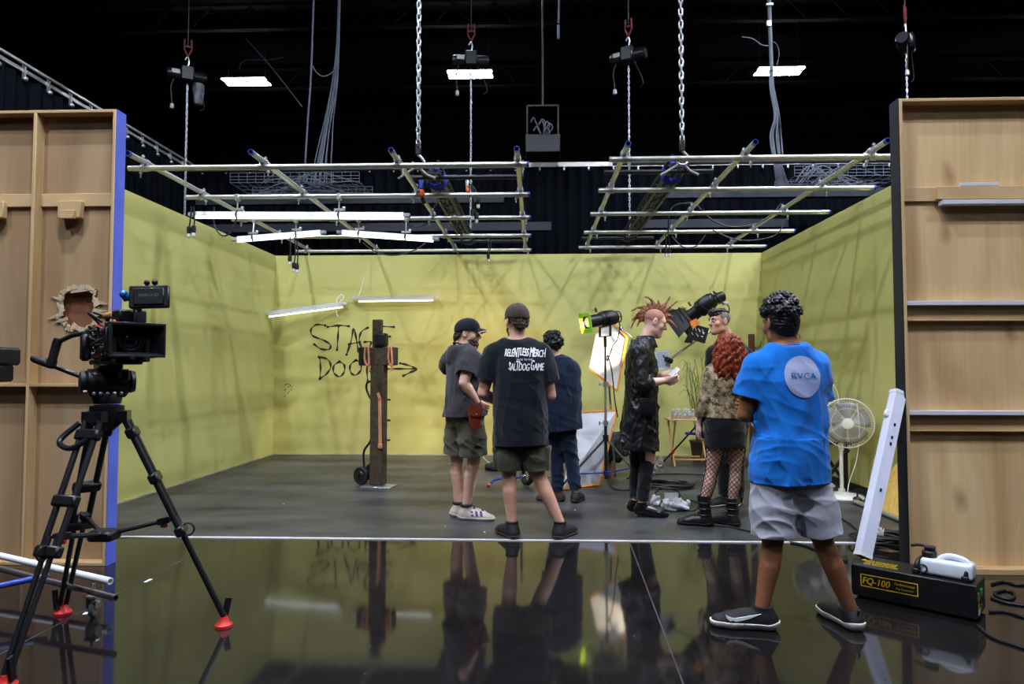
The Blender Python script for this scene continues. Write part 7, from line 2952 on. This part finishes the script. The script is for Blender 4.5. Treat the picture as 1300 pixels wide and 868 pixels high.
def spike(an_deg, L, bend, r0=.022, curl=0.0):
    c, out, tan = crest(an_deg)
    lat_ = P.hl * rs_.uniform(-.03, .03)
    pts = [c + out * (.02 + (L - .02) * t - curl * .03 * t ** 3) + tan * (bend * t * t + curl * .05 * t ** 3) + lat_ * t for t in (0, .2, .4, .6, .8, .92, 1.0)]
    for p in chainp(pts, [r0 * 1.15, r0 * .8, r0 * .5, r0 * .32, r0 * .22, r0 * .17, r0 * .1]):
        mv.add(p, .012)


spike(12, .1, -.035, .02, -.4)
spike(34, .07, -.02, .024)
spike(58, .17, .02, .022, -.4)
spike(74, .175, -.01, .023, .3)
spike(92, .08, .02, .026)
spike(112, .14, .035, .026, .9)
spike(128, .06, .02, .028)
spike(150, .12, .07, .026, .9)
spike(172, .1, .08, .026, .8)
spike(190, .12, .09, .024, .8)
spike(206, .07, .06, .02)
X_, Y_, Z_ = mv.co()
mv.d = mv.d + wob(17, .016, .0022, n=7)(X_, Y_, Z_)
mv.mesh('mohawk', M_moh, P.root)
# cropped sides
h = Vol(P.J['head'] - .2, P.J['head'] + .2, .004)
h.add(ell(P.hp(0, -.014, .03), np.array([.0775, .0975, .085]) * P.hd, F))
X_, Y_, Z_ = h.co()
c = P.J['head']
f_ = ((X_ - c[0]) * P.hf[0] + (Y_ - c[1]) * P.hf[1] + (Z_ - c[2]) * P.hf[2]) / P.hd
u_ = ((X_ - c[0]) * P.hu[0] + (Y_ - c[1]) * P.hu[1] + (Z_ - c[2]) * P.hu[2]) / P.hd
h.d = np.maximum(h.d, np.maximum((f_ - .045) - (u_ - .055) * .6, .0 - u_ + np.maximum(f_ + .02, 0) * .6) * P.hd)
h.mesh('cropped_hair', mat('stubble_ginger', (158, 112, 90), .7, 0, .2, 120), P.root)
# the slip he reads
pp = at(856, 472, Y0 - .05)
R = Matrix.Rotation(math.radians(-42), 3, 'Y') @ Matrix.Rotation(math.radians(25), 3, 'X')
tag(B().box(pp, (.1, .075, .004), R, .001).build('paper_slip', mat('pale_paper', (205, 206, 212), .7, 0, .06, 30)), 'small pale slip of paper held in the hands of the leather-coated man', 'paper')

# ================================================================ 6. man with the undercut, half hidden behind the red-haired woman
Y0 = 6.62
P = Person(dict(
    **J_(Y0, head=(913, 408, 0), neck=(926, 434, .04), pelvis=(926, 528, .05),
         shL=(906, 448, -.08), shR=(946, 450, .1), elL=(902, 490, -.05), elR=(950, 492, .12),
         wrL=(912, 520, -.12), wrR=(946, 528, .02),
         hipL=(918, 540, 0), hipR=(935, 540, .06), knL=(920, 585, -.06), knR=(936, 588, .02),
         anL=(921, 630, -.02), anR=(936, 634, .04)),
    tf=dirv(-142), hf=dirv(-112, -2)), 1.78,
    'man with a dark undercut facing left, behind the red-haired woman', SK_fair, 1.02,
    hands={'L': (dirv(-160, -30), dirv(-60), .4), 'R': (dirv(-160, -60), dirv(60), .4)})
C_blktop = cloth('black_top', (20, 20, 24), .2)
sh, und = P.lower('black_trousers', C_dkjean, 1.93, 1.93, e=.014, flare=.012, wr=.008, seed=131)
P.upper('black_top', C_blktop, .98, e=.02, sl_e=.018, long=True, wr=(.05, .006), seed=121, under=und)
for sd, az in (('L', -118), ('R', -150)):
    o = P.shoe(sd, dirv(az), M_sneak, M_wsole, .28)
    laces(P, sd, M_whiteink, o, 5)
h = Vol(P.J['head'] - .2, P.J['head'] + .22, .0035)
F = [P.hl, P.hf, P.hu]
h.add(ell(P.hp(0, -.0, .078), np.array([.062, .1, .05]) * P.hd, F))
h.add(ell(P.hp(0, .06, .082), np.array([.055, .045, .04]) * P.hd, F), .02)
X_, Y_, Z_ = h.co()
h.d = h.d + wob(19, .03, .004, stretch=(1, 1, 1))(X_, Y_, Z_)
h.mesh('hair', M_hair_dk, P.root)
h = Vol(P.J['head'] - .2, P.J['head'] + .2, .0035)
h.add(ell(P.hp(0, -.014, .03), np.array([.0775, .0975, .085]) * P.hd, F))
X_, Y_, Z_ = h.co()
c = P.J['head']
f_ = ((X_ - c[0]) * P.hf[0] + (Y_ - c[1]) * P.hf[1] + (Z_ - c[2]) * P.hf[2]) / P.hd
u_ = ((X_ - c[0]) * P.hu[0] + (Y_ - c[1]) * P.hu[1] + (Z_ - c[2]) * P.hu[2]) / P.hd
h.d = np.maximum(h.d, np.maximum((f_ - .04) - (u_ - .055) * .4, .0 - u_ + np.maximum(f_ + .02, 0) * .6 - np.maximum(-f_ - .02, 0) * .6) * P.hd)
h.mesh('cropped_hair', mat('grey_stubble', (104, 98, 98), .7, 0, .2, 120), P.root)
b = B()
for e in (-1, 1):
    b.tube([V(P.hp(e * .018, .096, .022)), V(P.hp(e * .034, .094, .03)), V(P.hp(e * .05, .078, .024))], .004 * P.hd, 6)
b.build('eyebrows', M_hair_dk, P.root)

# ================================================================ 7. red-haired woman
Y0 = 5.74
P = Person(dict(
    **J_(Y0, head=(922, 441, 0), neck=(923, 463, 0), pelvis=(921, 543, 0),
         shL=(903, 474, .0), shR=(943, 475, .0), elL=(893, 512, .0), elR=(951, 512, .06),
         wrL=(887, 540, .06), wrR=(936, 520, .22),
         hipL=(911, 551, 0), hipR=(934, 551, .0), knL=(904, 597, .02), knR=(934, 597, .01),
         anL=(893, 642, .0), anR=(929, 645, .0)),
    tf=dirv(-12), hf=dirv(-14, 0)), 1.60,
    'red-haired woman seen from behind in a snakeskin jacket, black skirt and fishnet tights', SK_pink, 1.02, female=True,
    hands={'L': (dirv(-20, -78), dirv(80, 0), .45), 'R': (dirv(-60, 0), dirv(-160), .5)})


def snake():
    m = mat('snakeskin_leather', (120, 104, 80), .45, 0, 0, 10, bump=.2, bscale=90)
    nt = m.node_tree
    N, K = nt.nodes.new, nt.links.new
    b = nt.nodes['Principled BSDF']
    tc = nt.nodes['Texture Coordinate']
    vo = N('ShaderNodeTexVoronoi')
    vo.inputs['Scale'].default_value = 85
    K(tc.outputs['Object'], vo.inputs['Vector'])
    no = N('ShaderNodeTexNoise')
    no.inputs['Scale'].default_value = 22
    no.inputs['Detail'].default_value = 5
    K(tc.outputs['Object'], no.inputs['Vector'])
    ad = N('ShaderNodeMath')
    ad.operation = 'MULTIPLY_ADD'
    ad.inputs[1].default_value = .35
    K(vo.outputs['Distance'], ad.inputs[0])
    K(no.outputs['Fac'], ad.inputs[2])
    r = N('ShaderNodeValToRGB')
    e = r.color_ramp.elements
    e[0].position, e[1].position = .5, .82
    e[0].color, e[1].color = L3((44, 36, 28)), L3((176, 156, 124))
    x = e.new(.64)
    x.color = L3((122, 104, 78))
    K(ad.outputs[0], r.inputs['Fac'])
    K(r.outputs['Color'], b.inputs['Base Color'])
    return m


M_snake = snake()
st = [(.2, .168, .128), (.3, .162, .122), (.45, .152, .112), (.6, .152, .114), (.78, .158, .116), (.9, .128, .088), (1, .06, .062)]
jk, _ = P.upper('snakeskin_jacket', M_snake, .72, e=.022, sl_e=.022, long=True, cuff=.96, wr=(.05, .007), seed=141, st=st)
B().box(P.J['neck'] + P.up * -.2 - P.tf * .135 - P.lat * .03, (.07, .012, .11), Matrix.Rotation(.4, 3, 'Y'), .005).build('dark_patch', mat('dark_brown_patch', (40, 30, 24), .6, 0, .3, 30), jk)
c = P.vol.like()
c.add(P.torso_prim(st=[(-.22, .168, .118), (-.1, .172, .124), (.08, .172, .128), (.2, .168, .126), (.4, .14, .106), (.45, .13, .1)]))
X_, Y_, Z_ = P.vol.co()
c.d = np.minimum(c.d, P.bodyd - .006 + 10 * (c.d > .02)) + folds(151, P.lat, .07, .004)(X_, Y_, Z_)
P.cutopen(c, P.crotch - P.up * .07, -P.up, depth=.12)
sk = c.mesh('skirt', C_skirt, P.root)
# hair: wavy locks
M_red = mat('copper_red_hair', (98, 32, 18), .42, 0, 0, 60, rgb2=(156, 62, 28), bump=.5, bscale=90, stretch=(1, 1, .25))
F = [P.hl, P.hf, P.hu]
h = Vol(P.J['head'] - np.array([.26, .26, .42]), P.J['head'] + .24, .0035)
h.add(ell(P.hp(0, -.02, .03), np.array([.098, .112, .104]) * P.hd, F))
h.add(ell(P.hp(-.0, -.05, -.08), np.array([.15, .085, .13]) * P.hd, F), .06)
h.add(ell(P.hp(-.0, -.075, -.17), np.array([.16, .065, .105]) * P.hd, F), .05)
rr = random.Random(6)
for k in range(46):
    a = rr.uniform(-1.35, 1.35)
    x0, f0 = math.sin(a) * .12, -.015 - math.cos(a) * .105
    L = rr.uniform(.26, .4) - .06 * abs(a)
    ph = rr.uniform(0, 6)
    pts = [P.hp(x0 * (.7 + .6 * t) + .012 * math.sin(8 * t + ph), f0 - .01 * t + .01 * math.cos(7 * t + ph), .07 - L * t) for t in np.linspace(0, 1, 9)]
    rad = [.02, .024, .026, .027, .027, .025, .021, .014, .005]
    for p in chainp(pts, rad):
        h.add(p, .016)
X_, Y_, Z_ = h.co()
c = P.J['head']
lat_ = (X_ - c[0]) * P.hl[0] + (Y_ - c[1]) * P.hl[1]
sw_ = .012 * np.sin(Z_ * 45 + lat_ * 20) + .006 * np.sin(Z_ * 90 + 1)
h.d = h.d + .0022 * np.sin((lat_ + sw_) * 420) + .0025 * np.sin((lat_ + sw_) * 170 + 1) + wob(23, .05, .004)(X_, Y_, Z_)
f_ = ((X_ - c[0]) * P.hf[0] + (Y_ - c[1]) * P.hf[1] + (Z_ - c[2]) * P.hf[2]) / P.hd
u_ = ((X_ - c[0]) * P.hu[0] + (Y_ - c[1]) * P.hu[1] + (Z_ - c[2]) * P.hu[2]) / P.hd
h.d = np.maximum(h.d, ((f_ - .05) - np.maximum(u_ - .06, 0) * .9) * P.hd)
h.mesh('hair', M_red, P.root)
# fishnet tights: real diamonds of black thread round each leg
M_net = mat('black_net_thread', (14, 13, 14), .7)
for sd in 'LR':
    a, k_, w_ = P.J['hip' + sd], P.J['kn' + sd], P.J['an' + sd]
    v = Vol(np.minimum(np.minimum(a, k_), w_) - .13, np.maximum(np.maximum(a, k_), w_) + .13, .006)
    for p in P.leg_prims(sd, .0015):
        v.add(p, .02)

    def sample(q):
        i = [int(np.clip(round((q[j] - v.lo[j]) / v.h), 0, v.n[j] - 1)) for j in range(3)]
        return float(v.d[i[0], i[1], i[2]])

    def surf(t, ang_):
        cpt = a + (k_ - a) * (t / .5) if t < .5 else k_ + (w_ - k_) * ((t - .5) / .5)
        dv = P.lat * math.cos(ang_) + P.tf * math.sin(ang_)
        lo_, hi_ = 0.0, .16
        for _ in range(10):
            md = (lo_ + hi_) / 2
            if sample(cpt + dv * md) < 0:
                lo_ = md
            else:
                hi_ = md
        return V(cpt + dv * (lo_ + .003))
    b = B()
    n_h = 9
    for dr in (-1, 1):
        for q in range(n_h):
            pts = []
            for i in range(46):
                t = i / 45
                pts.append(surf(.04 + .93 * t, 2 * PI * q / n_h + dr * 2 * PI * 1.55 * t))
            b.tube(pts, .0022, 5)
    b.build('fishnet_tights', M_net, P.root)
M_boot = mat('black_boot_leather', (18, 18, 20), .4, 0, .25, 14, bump=.15, bscale=40)
for sd, az in (('L', -72), ('R', -30)):
    o = P.shoe(sd, dirv(az), M_boot, M_rubber, .265, high=.085, sole=.03, w=1.05, heel=.0, name='boot')
    hl, d, t = P.last
    b = B()
    for kk in range(3):
        cz = .1 + .05 * kk
        b.torus(V(hl + d * .03 + np.array([0, 0, cz])), .052 + .003 * kk, .006, (0, 0, 1), 20, 6)
    b.build('strap', M_blackmetal, o)
    laces(P, sd, M_rubber, o, 4, .12)
# ================================================================ world, view
w = bpy.data.worlds.new('world')
SC.world = w
w.use_nodes = True
w.node_tree.nodes['Background'].inputs[0].default_value = (0.55, 0.65, 1, 1)
w.node_tree.nodes['Background'].inputs[1].default_value = 0.0
SC.view_settings.view_transform = 'Standard'
SC.view_settings.look = 'None'
SC.view_settings.gamma = 1
SC.view_settings.use_curve_mapping = False
SC.view_settings.exposure = EXPO
cyc = SC.cycles
cyc.max_bounces = 6
cyc.diffuse_bounces = 4
cyc.glossy_bounces = 3
cyc.caustics_reflective = False
cyc.caustics_refractive = False
cyc.sample_clamp_indirect = 6
cyc.use_denoising = True
# ================================================================ beams of the two working spotlights, and an unseen lamp behind the right flat
def spot(name, o, target, energy, deg, blend, rgb, r=.04):
    l = bpy.data.lights.new(name, 'SPOT')
    l.energy = energy
    l.spot_size = math.radians(deg)
    l.spot_blend = blend
    l.color = rgb
    l.shadow_soft_size = r
    ob = bpy.data.objects.new(name, l)
    COL.objects.link(ob)
    ob.location = o
    ob.rotation_euler = (V(target) - V(o)).to_track_quat('-Z', 'Y').to_euler()


spot('spotlight_beam', lc + fwd * .3, at(600, 490, D), SPOT1, 75, .9, (1, .62, .22))
spot('spotlight_beam', lc2 + fw2 * .24, sum(hx, V()) / 5, SPOT2, 24, .5, (1, .86, .66))
spot('unseen_lamp_beam', (2.8, 5.0, .45), (3.15, 5.95, .3), 30, 100, .6, (1, .8, .5), .05)  # unseen lamp with no fixture built, brightens the foam board
